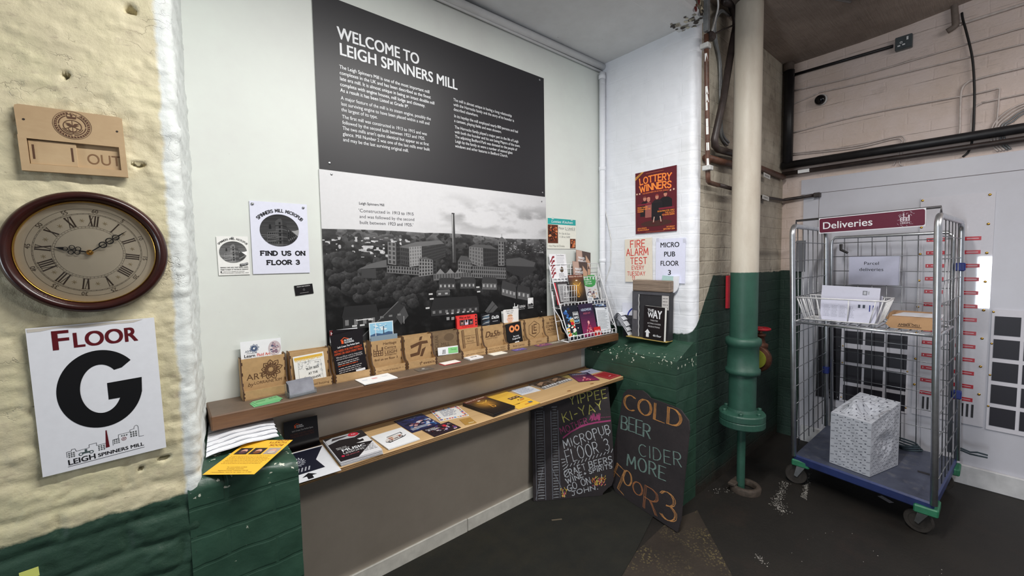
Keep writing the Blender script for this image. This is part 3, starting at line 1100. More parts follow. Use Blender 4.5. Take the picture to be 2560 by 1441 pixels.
for k, rn in enumerate(ROM):
    a = -math.radians(k * 30)
    tot = sum(RW[c] for c in rn)
    x = -tot / 2
    c0, s0 = math.cos(a), math.sin(a)
    def tr(px, py):
        return (px * c0 - py * s0, px * s0 + py * c0)
    for ch in rn:
        w = RW[ch]; xm = x + w / 2; lo, hi = 0.0615, 0.0845
        if ch == 'I':
            mb.line([tr(xm, lo), tr(xm, hi)], 0.0024, NUM, z)
        elif ch == 'V':
            mb.line([tr(xm - w * 0.36, hi), tr(xm, lo)], 0.0025, NUM, z); mb.line([tr(xm + w * 0.36, hi), tr(xm, lo)], 0.0010, NUM, z)
        else:
            mb.line([tr(xm - w * 0.36, hi), tr(xm + w * 0.36, lo)], 0.0025, NUM, z); mb.line([tr(xm + w * 0.36, hi), tr(xm - w * 0.36, lo)], 0.0010, NUM, z)
        x += w
    mb.line([tr(-tot / 2, 0.0845), tr(tot / 2, 0.0845)], 0.0006, NUM, z); mb.line([tr(-tot / 2, 0.0615), tr(tot / 2, 0.0615)], 0.0006, NUM, z)
    p = tr(0, 0.0915)
    mb.text(str(k * 5 if k else 60), p[0], p[1], 0.0078, LN, z, align='c', rot=a)
    b = a - math.radians(15)
    fx, fy = -0.073 * math.sin(b), 0.073 * math.cos(b)
    for j in range(3):
        g = b + j * PI / 3
        mb.line([(fx - 0.0042 * math.cos(g), fy - 0.0042 * math.sin(g)), (fx + 0.0042 * math.cos(g), fy + 0.0042 * math.sin(g))], 0.0007, S(176, 158, 118), z)
mb.build('dial', PAPER, ck, Matrix())
IRON = simple('blackened_iron', S(34, 28, 26), 0.45, 0.6, 0.1)


def hand(name, ang, L, wide, z):
    mb = MB()
    a = -math.radians(ang)
    rot = Matrix.Rotation(a, 4, 'Z')
    mb.line([(0, 0), (0, L * 0.30)], wide * 0.5 if wide < 0.006 else 0.003, (0, 0, 0, 1), z)
    mb.line([(0, 0), (0, L * 0.95)], 0.0011, (0, 0, 0, 1), z)
    for y0, y1, w in ((0.26, 0.44, 0.75), (0.44, 0.62, 1.0), (0.62, 0.78, 0.6)):
        ym = (y0 + y1) / 2 * L; ry = (y1 - y0) / 2 * L
        for sg in (-1, 1):
            off = sg * wide * w * 0.55 if wide > 0.006 and w > 0.7 else 0
            mb.ring(off, ym, ry * 0.72, ry, (0, 0, 0, 1), z + 0.0001 * (sg > 0), seg=20, k=1.0)
    mb.poly([(-wide * 0.35, L * 0.76), (wide * 0.35, L * 0.76), (0.0003, L), (-0.0003, L)], (0, 0, 0, 1), z)
    # real thickness: repeat the outline a little lower
    n0 = len(mb.f)
    vs = list(mb.v)
    mb.add([(v[0], v[1], v[2] - 0.0008) for v in vs], [f[::-1] for f in mb.f[:n0]], (0, 0, 0, 1))
    return mb.build(name, IRON, ck, rot)


hand('hour_hand', 273.6, 0.056, 0.010, 0.0155)
hand('minute_hand', 44.0, 0.082, 0.0042, 0.0172)
mb = MB(); mb.lathe([(0.0058, 0.0125), (0.0062, 0.0170), (0.0050, 0.0195), (0.0028, 0.0200), (0.0026, 0.0220), (0.0004, 0.0225)], 24)
mb.build('centre_boss', BRASS, ck, Matrix(), smooth=True)
GL = NT('clear_clock_glass', 0.02)
GL.t.nodes.remove(GL.b)
tr_ = GL.n('ShaderNodeBsdfTransparent'); gs = GL.n('ShaderNodeBsdfGlossy'); gs.inputs['Roughness'].default_value = 0.02
fz = GL.n('ShaderNodeFresnel'); fz.inputs['IOR'].default_value = 1.5
mx = GL.n('ShaderNodeMixShader')
GL.l(GL.math('MULTIPLY', fz.outputs[0], 0.8), mx.inputs[0]); GL.l(tr_.outputs[0], mx.inputs[1]); GL.l(gs.outputs[0], mx.inputs[2])
GL.l(mx.outputs[0], GL.t.nodes['Material Output'].inputs[0])
mb = MB(); mb.lathe([(0.1128, 0.0215), (0.09, 0.0265), (0.06, 0.0302), (0.03, 0.0322), (0.0005, 0.0328)], 64, cap=False)
mb.build('glass', GL.m, ck, Matrix(), smooth=True)

# ---- FLOOR G sign
MAROON = S(92, 20, 28)
sg = empty('floor_sign', F_back(-0.2400, 1.0160, YW - 0.001, 1.0), 'white rectangular sign reading FLOOR G with mill logo below the clock', 'sign')
mb = sheet(0.222, 0.351, 0.0055, S(226, 228, 234), S(190, 188, 182))
mb.build('board', SATIN, sg, Matrix())
z = 0.0055 + E1
mb = MB()
mb.text('F', 0.035, 0.295, 0.044, MAROON, z, bold=0.035, width=0.030)
mb.text('LOOR', 0.071, 0.296, 0.0345, MAROON, z, bold=0.035, width=0.115)
cx, cy = 0.1115, 0.186
def garc(a0, a1, n=64):
    o, i_ = [], []
    for k in range(n + 1):
        a = math.radians(a0 + (a1 - a0) * k / n)
        o.append((cx + 0.0755 * math.cos(a), cy + 0.0965 * math.sin(a))); i_.append((cx + 0.0365 * math.cos(a), cy + 0.0605 * math.sin(a)))
    return o, i_
o_, i_ = garc(40, 346)
i_[0] = (cx + 0.040, cy + 0.046)
for k in range(64):
    mb.poly([i_[k], o_[k], o_[k + 1], i_[k + 1]][::-1], BLACK, z)
mb.poly([(cx + 0.011, cy + 0.012), (cx + 0.011, cy - 0.030), (cx + 0.036, cy - 0.030), (cx + 0.050, cy - 0.040), (cx + 0.0735, cy - 0.024), (cx + 0.0755, cy + 0.014)], BLACK, z)
mb.build('lettering', SATIN, sg, Matrix())
mb = MB()
r_ = 0.06
mb.text('LEIGH', 0.042, 0.0140, 0.0125, INK, z, bold=0.03, width=0.047, rot=0.035)
mb.text('SPINNERS MILL', 0.0935, 0.0172, 0.0085, INK, z, bold=0.03, width=0.085, rot=0.035)
mb.line([(0.042, 0.0105), (0.179, 0.0152)], 0.0010, INK, z)
mb.poly([(0.1085, 0.036), (0.1155, 0.0364), (0.1130, 0.080), (0.1110, 0.080)], MAROON, z)
sky = [(0.042, 0.034), (0.042, 0.047), (0.050, 0.047), (0.050, 0.051), (0.056, 0.051), (0.058, 0.044), (0.080, 0.046), (0.080, 0.053), (0.093, 0.054), (0.093, 0.047), (0.109, 0.048)]
mb.line(sky, 0.0007, INK, z)
mb.line([(0.122, 0.038), (0.122, 0.052), (0.133, 0.053), (0.133, 0.062), (0.155, 0.063), (0.155, 0.068), (0.163, 0.069)] + [(0.167 + 0.004 * math.cos(a), 0.071 + 0.006 * math.sin(a)) for a in np.linspace(PI, 0, 8)] + [(0.171, 0.046), (0.180, 0.046)], 0.0007, INK, z)
for i in range(3):
    for j in range(3):
        mb.rect(0.0445 + i * 0.004, 0.032 + j * 0.0045, 0.0468 + i * 0.004, 0.035 + j * 0.0045, S(80, 84, 84), z)
        mb.rect(0.0955 + i * 0.0045, 0.033 + j * 0.0045, 0.098 + i * 0.0045, 0.036 + j * 0.0045, S(80, 84, 84), z)
        mb.rect(0.124 + i * 0.004, 0.041 + j * 0.0042, 0.1262 + i * 0.004, 0.0435 + j * 0.0042, S(80, 84, 84), z)
        mb.rect(0.155 + i * 0.0048, 0.049 + j * 0.0052, 0.1578 + i * 0.0048, 0.0525 + j * 0.0052, S(80, 84, 84), z)
        mb.rect(0.138 + i * 0.0045, 0.056, 0.1405 + i * 0.0045, 0.059, S(80, 84, 84), z)
for cx2 in (0.065, 0.083):
    mb.ring(cx2, 0.0345, 0.0025, 0.0040, S(70, 84, 84), z, seg=20)
mb.rect(0.067, 0.034, 0.081, 0.038, S(70, 84, 84), z); mb.rect(0.072, 0.036, 0.076, 0.044, S(70, 84, 84), z)
mb.ring(0.1425, 0.049, 0.0038, 0.0046, S(120, 40, 44), z, seg=20)
for k in range(4):
    a = k * PI / 4
    mb.line([(0.1425 - 0.004 * math.cos(a), 0.049 - 0.004 * math.sin(a)), (0.1425 + 0.004 * math.cos(a), 0.049 + 0.004 * math.sin(a))], 0.0004, S(120, 40, 44), z)
mb.build('mill_logo', SATIN, sg, Matrix())
# torn corner showing bare board
mb = MB(); rnd = random.Random(2)
mb.poly([(0.002, 0.349)] + [(0.002 + i * 0.02, 0.3455 - 0.004 * rnd.random()) for i in range(10)] + [(0.20, 0.349)], S(196, 190, 180), z)
mb.build('worn_edge', PAPER, sg, Matrix())

# ---- sticky note
mb = sheet(0.030, 0.022, 0.0006, S(214, 222, 120))
mb.build('sticky_note', PAPER, None, F_back(-0.289, 0.783, YW - 0.002, 2), label='pale yellow sticky note on the green brick below the floor sign', cat='sticky note')

# ================================================================ ALCOVE BACK WALL
# ---- black WELCOME board
wb = empty('welcome_board', F_back(0.530, 1.909, YB - 0.001), 'large black board of white welcome text, upper of the two wall boards', 'sign')
mb = sheet(1.340, 0.727, 0.004, S(37, 36, 40), S(150, 150, 150))
mb.build('panel', SATIN, wb, Matrix())
z = 0.004 + E1
TX = S(232, 234, 238)
mb = MB()
mb.text('WELCOME TO', 0.096, 0.565, 0.049, TX, z, bold=0.028, width=0.386)
mb.text('LEIGH SPINNERS MILL', 0.101, 0.499, 0.049, TX, z, bold=0.028, width=0.600)
mb.build('heading', SATIN, wb, Matrix())
mb = MB()
def para(lines, x, y, step, h, sx, bold):
    for i, s_ in enumerate(lines):
        mb.text(s_, x, y - i * step, h, TX, z, bold=bold, sx=sx)
para(['The Leigh Spinners Mill is one of the most important mill', 'complexes in the UK and has been described as the finest', 'late era mill. It is almost unique in being an intact double mill', 'complete with engine houses, mill lodge and chimney.', 'As a result it has been Listed at Grade II*.'], 0.099, 0.440, 0.0245, 0.0150, 0.86, 0.014)
para(['A major feature of the mill is its steam engine, possibly the', 'last surviving engine to have been placed within a mill and', 'the largest of its type.'], 0.100, 0.309, 0.0245, 0.0150, 0.84, 0.0)
para(['The first mill was constructed in 1913 to 1915 and was', 'followed by the second built between 1923 and 1925.', "The two mills aren't quite identical but appear so at first", 'glance. Mill Number 2 was one of the last mills ever built', 'and may be the last surviving original mill.'], 0.102, 0.230, 0.0245, 0.0150, 0.84, 0.0)
para(['The mill is almost unique in having a long relationship', 'with the Horrocks family and the story of its founder is', 'described elsewhere.'], 0.675, 0.436, 0.0243, 0.0150, 0.84, 0.0)
para(['In its heyday the mill employed nearly 800 persons and had', 'a canteen, playing fields and even showers.'], 0.677, 0.354, 0.0243, 0.0150, 0.84, 0.0)
para(['The Horrocks family played a major part in the life of Leigh', 'with both the founder and his son being Mayors of the town.', 'The adjoining Bedford Park was donated to the people of', 'Leigh by the family as were a number of stained glass', 'windows and other features in Bedford Church.'], 0.679, 0.297, 0.0243, 0.0150, 0.84, 0.0)
mb.build('body_text', SATIN, wb, Matrix())
for x, y in ((0.041, 0.029), (1.305, 0.709), (1.318, 0.024)):
    disc_screw('screw', wb, x, y, 0.004, 0.006, STEEL)

# ---- black-and-white aerial photograph board
ph = empty('photograph_board', F_back(0.527, 1.150, YB - 0.001), 'black and white aerial photograph board of the mill below the black board', 'picture')
PW, PH = 1.348, 0.757
NX, NY = 560, 314
u = (np.arange(NX) + 0.5) / NX * PW
v = (np.arange(NY) + 0.5) / NY * PH
U, V = np.meshgrid(u, v)
hor = 0.507 - 0.012 * U + 0.006 * np.sin(U * 5) + 0.010 * np.clip(1 - ((U - 0.74) / 0.25) ** 2, 0, 1)
g = np.full(U.shape, 214.0)
cl = fbm(U * 6 + 3, V * 17, 5, 21)
cm = np.clip((U - 0.42) / 0.35, 0, 1) * np.clip(1 - np.abs(V - 0.60) / 0.13, 0, 1)
g -= cm * np.clip((cl - 0.44) * 5, 0, 1) * 62
g -= 14 * np.clip((U - 0.9) / 0.4, 0, 1)
d = (hor - V)
land = d > 0
far = np.clip(1 - d / 0.05, 0, 1)
tone = 66 + 44 * far + (fbm(U * 40, V * 90, 4, 3) - 0.5) * 70
blobs = fbm(U * 26, V * 34, 4, 12)
tone = np.where(blobs < 0.46, tone * 0.62, tone)
mid = np.clip((d - 0.05) / 0.12, 0, 1)
tree = fbm(U * 17 + 5, V * 19, 5, 40)
lit = fbm(U * 17 + 4.8, V * 19 - 0.25, 5, 40)
tshade = 34 + (tree - lit) * 130 + (fbm(U * 90, V * 110, 2, 5) - 0.5) * 26
tone = tone * (1 - mid) + tshade * mid
roofs = (vnoise(U * 70, V * 120, 50) > 0.74) & (d > 0.035) & (d < 0.125) & (U < 0.42)
tone = np.where(roofs, 150 + 70 * vnoise(U * 140, V * 150, 8), tone)
roofs2 = (vnoise(U * 90, V * 160, 51) > 0.80) & (d > 0.02) & (d < 0.09) & (U > 1.0)
tone = np.where(roofs2, 130, tone)
low = np.clip((d - 0.26) / 0.12, 0, 1)
tone = tone * (1 - 0.45 * low)
tr = np.random.RandomState(4)
for (cx_, cy_, sp_, nt) in ((0.10, 0.27, 0.08, 34), (0.22, 0.24, 0.09, 40), (0.36, 0.235, 0.07, 36), (0.46, 0.245, 0.05, 22), (0.38, 0.16, 0.05, 12), (0.08, 0.36, 0.06, 18), (0.22, 0.33, 0.05, 10), (1.30, 0.19, 0.06, 18), (1.20, 0.23, 0.06, 12), (1.08, 0.21, 0.06, 10), (0.9, 0.41, 0.3, 14), (0.45, 0.47, 0.3, 20)):
    for k in range(nt):
        x = cx_ + tr.uniform(-sp_, sp_); y = cy_ + tr.uniform(-sp_, sp_) * 0.6; r = tr.uniform(0.013, 0.030) * (0.5 if cy_ > 0.4 else 1)
        i0, i1 = np.searchsorted(u, (x - 1.5 * r, x + 1.5 * r)); j0, j1 = np.searchsorted(v, (y - 1.5 * r, y + 1.5 * r))
        if i1 - i0 < 2 or j1 - j0 < 2:
            continue
        u_, v_ = U[j0:j1, i0:i1], V[j0:j1, i0:i1]
        q = ((u_ - x) / r) ** 2 + ((v_ - y) / (r * 0.9)) ** 2 + (fbm(u_ * 60, v_ * 60, 3, 7 + k) - 0.47) * 1.1
        lit_ = 32 + 40 * np.clip((v_ - y) / r * 0.6 + (x - u_) / r * 0.25 + 0.45, 0, 1.3) + (fbm(u_ * 110, v_ * 120, 2, k) - 0.5) * 40
        tone[j0:j1, i0:i1] = np.where((q < 1) & land[j0:j1, i0:i1], lit_, tone[j0:j1, i0:i1])
soft_ = np.clip(d / 0.0025, 0, 1)
g = g * (1 - soft_) + tone * soft_
g = np.clip(g, 14, 238)
gl = np.where(g / 255 <= 0.04045, g / 255 / 12.92, ((g / 255 + 0.055) / 1.055) ** 2.4)
X0 = np.linspace(0, PW, NX + 1); Y0 = np.linspace(0, PH, NY + 1)
GX, GY = np.meshgrid(X0, Y0)
mb = sheet(PW, PH, 0.005, S(230, 230, 232), S(225, 225, 225))
mb.grid(np.stack([GX, GY, np.full(GX.shape, 0.0052)], -1), cols=np.stack([gl, gl, gl * 1.03], -1))
z = 0.0052 + E1
G = lambda k: S(k, k, k + 1)
rnd = random.Random(5)


def block(pts, k, z_, rows=0, cols=0, kw=24, inset=0.12):
    """Quad (bl, br, tr, tl) with a window grid."""
    mb.poly(pts, G(k), z_)
    bl, br, tr2, tl = [Vector(p) for p in pts]
    for i in range(cols):
        for j in range(rows):
            q = []
            for a, b in ((i + inset * 2, j + inset * 2), (i + 1 - inset * 2, j + inset * 2), (i + 1 - inset * 2, j + 1 - inset), (i + inset * 2, j + 1 - inset)):
                s_, t_ = a / cols, b / rows
                q.append((bl * (1 - s_) + br * s_) * (1 - t_) + (tl * (1 - s_) + tr2 * s_) * t_)
            mb.poly([(p.x, p.y) for p in q], G(kw), z_ + E1)


# left mill: roof, long side, bright end, tower, engine house
mb.poly([(0.345, 0.432), (0.395, 0.420), (0.470, 0.436), (0.600, 0.452), (0.575, 0.468), (0.440, 0.458)], G(104), z)
block([(0.470, 0.345), (0.607, 0.385), (0.607, 0.452), (0.470, 0.428)], 62, z, 5, 16, 40)
block([(0.345, 0.352), (0.400, 0.340), (0.400, 0.425), (0.345, 0.432)], 66, z, 4, 5, 40)
block([(0.400, 0.335), (0.468, 0.342), (0.468, 0.438), (0.400, 0.432)], 150, z + E1, 6, 5, 110)
block([(0.289, 0.352), (0.330, 0.345), (0.332, 0.452), (0.292, 0.456)], 120, z, 5, 2, 60)
block([(0.330, 0.345), (0.352, 0.350), (0.352, 0.448), (0.332, 0.452)], 54, z, 5, 1, 34)
block([(0.283, 0.310), (0.450, 0.292), (0.452, 0.330), (0.284, 0.344)], 112, z + E1, 2, 12, 36)
block([(0.448, 0.285), (0.528, 0.292), (0.528, 0.368), (0.452, 0.376)], 132, z + 2 * E1, 5, 5, 46)
mb.poly([(0.448, 0.376), (0.488, 0.384), (0.528, 0.368)], G(90), z + 3 * E1)
block([(0.528, 0.292), (0.550, 0.300), (0.550, 0.362), (0.528, 0.368)], 58, z + 2 * E1, 4, 1, 36)
# right mill, tower with dome, offices
block([(0.750, 0.352), (0.848, 0.320), (0.848, 0.432), (0.755, 0.438)], 118, z, 5, 5, 84)
block([(0.848, 0.320), (0.955, 0.345), (0.955, 0.424), (0.848, 0.432)], 52, z, 4, 9, 34)
mb.poly([(0.755, 0.438), (0.848, 0.432), (0.955, 0.424), (0.900, 0.448), (0.790, 0.452)], G(84), z)
block([(0.953, 0.330), (1.000, 0.330), (0.998, 0.470), (0.958, 0.472)], 118, z + E1, 7, 2, 52)
block([(1.000, 0.330), (1.014, 0.336), (1.012, 0.466), (0.998, 0.470)], 60, z + E1, 7, 1, 36)
mb.poly([(0.958, 0.472), (1.012, 0.468), (1.006, 0.484), (0.992, 0.494), (0.984, 0.498), (0.974, 0.492), (0.962, 0.482)], G(96), z + E1)
mb.line([(0.984, 0.496), (0.984, 0.514)], 0.0022, G(120), z + E1)
block([(0.680, 0.300), (0.772, 0.288), (0.772, 0.352), (0.680, 0.362)], 112, z + 2 * E1, 3, 6, 44)
mb.poly([(0.680, 0.362), (0.772, 0.352), (0.740, 0.386), (0.700, 0.390)], G(78), z + 2 * E1)
block([(0.765, 0.268), (1.012, 0.252), (1.010, 0.318), (0.765, 0.334)], 108, z + 2 * E1, 3, 18, 40)
block([(0.530, 0.262), (0.765, 0.268), (0.765, 0.302), (0.530, 0.296)], 104, z + 2 * E1, 1, 14, 70)
for x in (0.545, 0.605, 0.660):
    mb.poly([(x, 0.296), (x + 0.052, 0.297), (x + 0.026, 0.322)], G(128), z + 2 * E1)
mb.poly([(1.014, 0.300), (1.150, 0.250), (1.250, 0.300), (1.250, 0.345), (1.120, 0.378), (1.014, 0.370)], G(44), z)
mb.poly([(1.014, 0.368), (1.120, 0.378), (1.250, 0.345), (1.235, 0.318), (1.014, 0.330)], G(78), z + E1)
mb.poly([(0.150, 0.330), (0.283, 0.336), (0.283, 0.372), (0.200, 0.352)], G(96), z)
mb.poly([(0.160, 0.290), (0.230, 0.285), (0.230, 0.330), (0.165, 0.330)], G(62), z)
# chimney
for i in range(14):
    y0 = 0.352 + i * 0.0186
    w0 = 0.0116 - 0.00032 * i
    mb.poly([(0.6575 - w0, y0), (0.6575 + w0, y0), (0.6575 + w0 - 0.0003, y0 + 0.0190), (0.6575 - w0 + 0.0003, y0 + 0.0190)], G(58), z + 3 * E1)
    mb.poly([(0.6575 - w0, y0), (0.6575 - w0 * 0.25, y0), (0.6575 - w0 * 0.25, y0 + 0.0190), (0.6575 - w0, y0 + 0.0190)], G(min(190, 80 + i * 9)), z + 4 * E1)
mb.rect(0.649, 0.608, 0.666, 0.614, G(56), z + 4 * E1)
# streets of houses in front
def house(x, y, w, h, roof, k, kr, skew=0.0, nw=3):
    mb.poly([(x, y), (x + w, y + skew), (x + w, y + skew + h), (x, y + h)], G(k), z + 3 * E1)
    mb.poly([(x - 0.004, y + h), (x + w + 0.004, y + skew + h), (x + w * 0.96, y + skew + h + roof), (x + w * 0.06, y + h + roof)], G(kr), z + 3 * E1)
    for i in range(nw):
        a = x + w * (i + 0.25) / nw
        mb.rect(a, y + skew * i / nw + h * 0.35, a + w * 0.4 / nw, y + skew * i / nw + h * 0.8, G(170 if k > 60 else 120), z + 4 * E1)
for a in ((0.560, 0.215, 0.10, 0.030, 0.030, 70, 52, -0.004, 4), (0.690, 0.212, 0.10, 0.030, 0.032, 74, 54, -0.004, 4), (0.835, 0.200, 0.105, 0.036, 0.034, 92, 58, -0.008, 4), (0.975, 0.160, 0.110, 0.040, 0.045, 98, 60, -0.030, 4), (1.095, 0.130, 0.105, 0.045, 0.040, 84, 52, -0.022, 3), (0.510, 0.080, 0.30, 0.032, 0.060, 52, 40, -0.006, 8), (0.070, 0.060, 0.16, 0.055, 0.050, 44, 40, 0.0, 4), (0.230, 0.090, 0.13, 0.020, 0.03, 40, 36, 0.006, 3), (0.545, 0.180, 0.08, 0.020, 0.012, 74, 90, 0.0, 2)):
    house(*a)
mb.poly([(0.130, 0.0), (0.330, 0.165), (0.365, 0.145), (0.330, 0.085), (0.24, 0.0)], G(50), z + 3 * E1)
mb.line([(0.128, 0.0), (0.332, 0.168)], 0.004, G(104), z + 4 * E1)
mb.poly([(0.320, 0.095), (0.365, 0.145), (0.385, 0.095), (0.345, 0.055)], G(74), z + 4 * E1)
mb.line([(0.360, 0.095), (0.360, 0.060)], 0.003, G(170), z + 5 * E1)
mb.poly([(0.850, 0.075), (0.905, 0.130), (0.945, 0.090), (0.890, 0.050)], G(84), z + 4 * E1)
mb.line([(0.870, 0.063), (0.925, 0.110)], 0.003, G(40), z + 5 * E1)
for x, y in ((0.600, 0.062), (0.630, 0.060), (0.665, 0.062), (0.700, 0.061), (0.730, 0.060), (0.760, 0.058)):
    mb.rect(x, y + 0.02, x + 0.014, y + 0.027, G(190), z + 5 * E1)
    mb.rect(x, y - 0.012, x + 0.018, y + 0.004, G(150), z + 5 * E1)
for x, y in ((0.185, 0.092), (0.110, 0.070), (0.145, 0.070), (0.500, 0.190), (0.505, 0.165), (0.480, 0.12), (0.795, 0.21), (0.80, 0.185)):
    mb.rect(x, y, x + 0.022, y + 0.008, G(200), z + 5 * E1)
mb.line([(0.130, 0.098), (0.197, 0.100)], 0.004, G(225), z + 5 * E1)
mb.text('Leigh Spinners Mill', 0.163, 0.621, 0.0115, S(50, 50, 56), z, bold=0.02, width=0.118)
for i, (s1, w1, s2, w2, s3, w3) in enumerate((("'Constructed in ", 0.158, '1913 to 1915', 0.112, '', 0), ('and was followed by the second', 0.270, '', 0, '', 0), ('built between ', 0.132, "1923 and 1925.'", 0.131, '', 0))):
    x = 0.160 + 0.003 * (i > 0)
    mb.text(s1.strip(), x, 0.587 - i * 0.0265, 0.0145, S(70, 70, 76), z, width=w1 - 0.01 if s2 else w1)
    if s2:
        mb.text(s2, x + w1, 0.587 - i * 0.0265, 0.0145, S(60, 60, 66), z, bold=0.012, width=w2)
mb.build('print', SATIN, ph, Matrix())
mb = MB(); z = 0.0052 + 9 * E1
mb.rect(1.058, 0.060, 1.098, 0.084, G(235), z)
for i in range(4):
    for j in range(2):
        mb.rect(1.062 + i * 0.009, 0.064 + j * 0.0085, 1.067 + i * 0.009, 0.069 + j * 0.0085, G(50), z + E1)
mb.rect(1.068, 0.084, 1.072, 0.104, G(235), z); mb.rect(1.092, 0.084, 1.098, 0.093, G(235), z)
mb.rect(1.105, 0.060, 1.1065, 0.092, G(220), z)
mb.text('LEIGH', 1.111, 0.073, 0.014, G(230), z, bold=0.02, width=0.045); mb.text('spinners mill', 1.111, 0.063, 0.005, G(230), z, width=0.04)
mb.rect(1.178, 0.076, 1.224, 0.128, G(232), z)
mb.poly([(1.180, 0.078), (1.222, 0.078), (1.222, 0.090), (1.205, 0.096), (1.196, 0.088), (1.188, 0.094), (1.180, 0.088)], G(50), z + E1)
mb.rect(1.215, 0.090, 1.217, 0.112, G(50), z + E1)
mb.rect(1.178, 0.063, 1.224, 0.070, G(150), z)
mb.build('logo', PAPER, ph, Matrix())
for x, y in ((0.050, 0.741), (1.311, 0.727), (1.30, 0.03)):
    disc_screw('screw', ph, x, y, 0.0052, 0.005, STEEL)


# ---- pub posters
def mill_picture(mb, cx, cy, rx, ry, z, lo, hi):
    el = [(cx + rx * math.cos(a), cy + ry * math.sin(a)) for a in np.linspace(0, 2 * PI, 48, endpoint=False)]
    def P_(pts, k, zz):
        q = clip([(cx + a * rx, cy + b * ry) for a, b in pts], el)
        if q:
            mb.poly(q, G(int(lo + (hi - lo) * k)), zz)
    for i in range(14):
        b0 = 1 - i * 0.085
        edge = 1.0 if b0 > 0.05 else 1.0
        P_([(-1, b0 - 0.09), (edge, b0 - 0.09), (edge, b0), (-1, b0)], 0.18 + 0.022 * i + 0.05 * ((i * 7) % 3), z)
    P_([(0.35, 0.02), (0.55, -0.02), (0.8, 0.0), (1.1, 0.12), (1.1, -0.6), (0.6, -0.2)], 1.35, z + E1)
    P_([(-1, 0.03), (-0.62, 0.12), (-0.40, 0.02), (-0.22, 0.02), (-0.22, -1), (-1, -1)], 0.42, z + E1)
    P_([(-0.55, 0.08), (-0.53, 0.36), (-0.44, 0.36), (-0.42, 0.08)], 0.02, z + E1)
    P_([(-0.22, -1), (-0.22, 0.55), (-0.05, 0.72), (0.08, 0.74), (0.14, 0.60), (0.14, -1)], 0.55, z + 2 * E1)
    P_([(0.14, -1), (0.14, 0.62), (0.36, 0.48), (0.36, 0.22), (1.0, -0.42), (1.0, -1)], 0.30, z + 2 * E1)
    P_([(-0.65, -0.12), (-0.10, -0.02), (-0.10, -1), (-0.65, -1)], 0.62, z + 3 * E1)
    for i in range(5):
        for j in range(4):
            P_([(-0.60 + i * 0.10, -0.26 - j * 0.19), (-0.545 + i * 0.10, -0.25 - j * 0.19), (-0.545 + i * 0.10, -0.15 - j * 0.19), (-0.60 + i * 0.10, -0.16 - j * 0.19)], 0.05, z + 4 * E1)
    for j in range(6):
        P_([(-0.04, 0.38 - j * 0.24), (0.05, 0.39 - j * 0.24), (0.05, 0.52 - j * 0.24), (-0.04, 0.51 - j * 0.24)], 0.05, z + 4 * E1)
        P_([(-0.22, 0.30 - j * 0.24), (0.14, 0.33 - j * 0.24), (0.36, 0.24 - j * 0.22), (0.36, 0.21 - j * 0.22), (0.14, 0.30 - j * 0.24), (-0.22, 0.27 - j * 0.24)], 0.9 if j % 2 else 0.1, z + 4 * E1)
    for i in range(6):
        for j in range(5):
            x = 0.42 + i * 0.095; y = 0.02 - (x - 0.36) * 0.95 - j * 0.15
            P_([(x, y), (x + 0.05, y - 0.045), (x + 0.05, y + 0.045), (x, y + 0.09)], 0.85 if (i + j) % 4 == 0 else 0.02, z + 4 * E1)
    for k in (0.30, 0.18, 0.55):
        P_([(-1, -0.1 - k), (-0.6, -0.12 - k), (-0.1, -0.03 - k), (-0.1, -0.06 - k), (-0.6, -0.15 - k), (-1, -0.13 - k)], 0.95, z + 4 * E1)


PINM = STEEL
p1 = empty('poster', F_back(0.268, 1.470, YB - 0.003, 0.0), 'white laminated poster reading FIND US ON FLOOR 3 with two pins', 'poster')
mb = sheet(0.205, 0.284, 0.0012, S(222, 224, 240))
z = 0.0012 + E1
mill_picture(mb, 0.100, 0.173, 0.070, 0.064, z, 20, 120)
slab(mb, 'SPINNERS MILL MICROPUB', 0.104, 0.246, 0.0115, INK, z, 0.25, 0.13, 'c', 0.170, arc=0.105)
slab(mb, 'FIND US ON', 0.109, 0.073, 0.0165, INK, z, 0.26, 0.14, 'c', 0.158)
slab(mb, 'FLOOR 3', 0.108, 0.036, 0.0165, INK, z, 0.26, 0.14, 'c', 0.116)
mb.build('sheet', GLOSSY, p1, Matrix())
disc_screw('pin', p1, 0.010, 0.272, 0.0012, 0.0055, PINM, 0.005); disc_screw('pin', p1, 0.191, 0.270, 0.0012, 0.0050, PINM, 0.005)
p2 = empty('poster', F_back(0.1585, 1.4685, YB - 0.003, 0.6), 'small white pub leaflet marked OPEN, left of the FIND US poster', 'poster')
mb = sheet(0.100, 0.146, 0.0009, S(232, 232, 230))
mill_picture(mb, 0.050, 0.087, 0.044, 0.040, z, 40, 190)
slab(mb, 'SPINNERS MILL MICROPUB', 0.0505, 0.1335, 0.0060, INK, z, 0.17, 0.10, 'c', 0.098, arc=0.058)
mb.poly([(0.069, 0.033), (0.095, 0.038), (0.094, 0.046), (0.068, 0.041)], INK, z + 6 * E1)
mb.text('OPEN', 0.0710, 0.0355, 0.0045, WHITE, z + 7 * E1, bold=0.02, width=0.022, rot=0.19)
mb.text('SERVING CASK ALES, CRAFT BEERS, CIDERS,', 0.006, 0.0265, 0.0042, INK, z, bold=0.02, width=0.089)
mb.text('WINES TO ENJOY AT THE PUB OR TAKEAWAY', 0.006, 0.0185, 0.0042, INK, z, bold=0.02, width=0.089)
mb.ell(0.008, 0.0125, 0.0025, 0.0025, INK, z); mb.text('CHECK US OUT: SPINNERS MILL MICROPUB', 0.013, 0.0110, 0.0032, INK, z, width=0.068)
mb.text('FIND US ON FLOOR 3, SPINNERS MILL, LEIGH', 0.006, 0.0055, 0.0032, INK, z, width=0.089)
mb.build('sheet', PAPER, p2, Matrix())
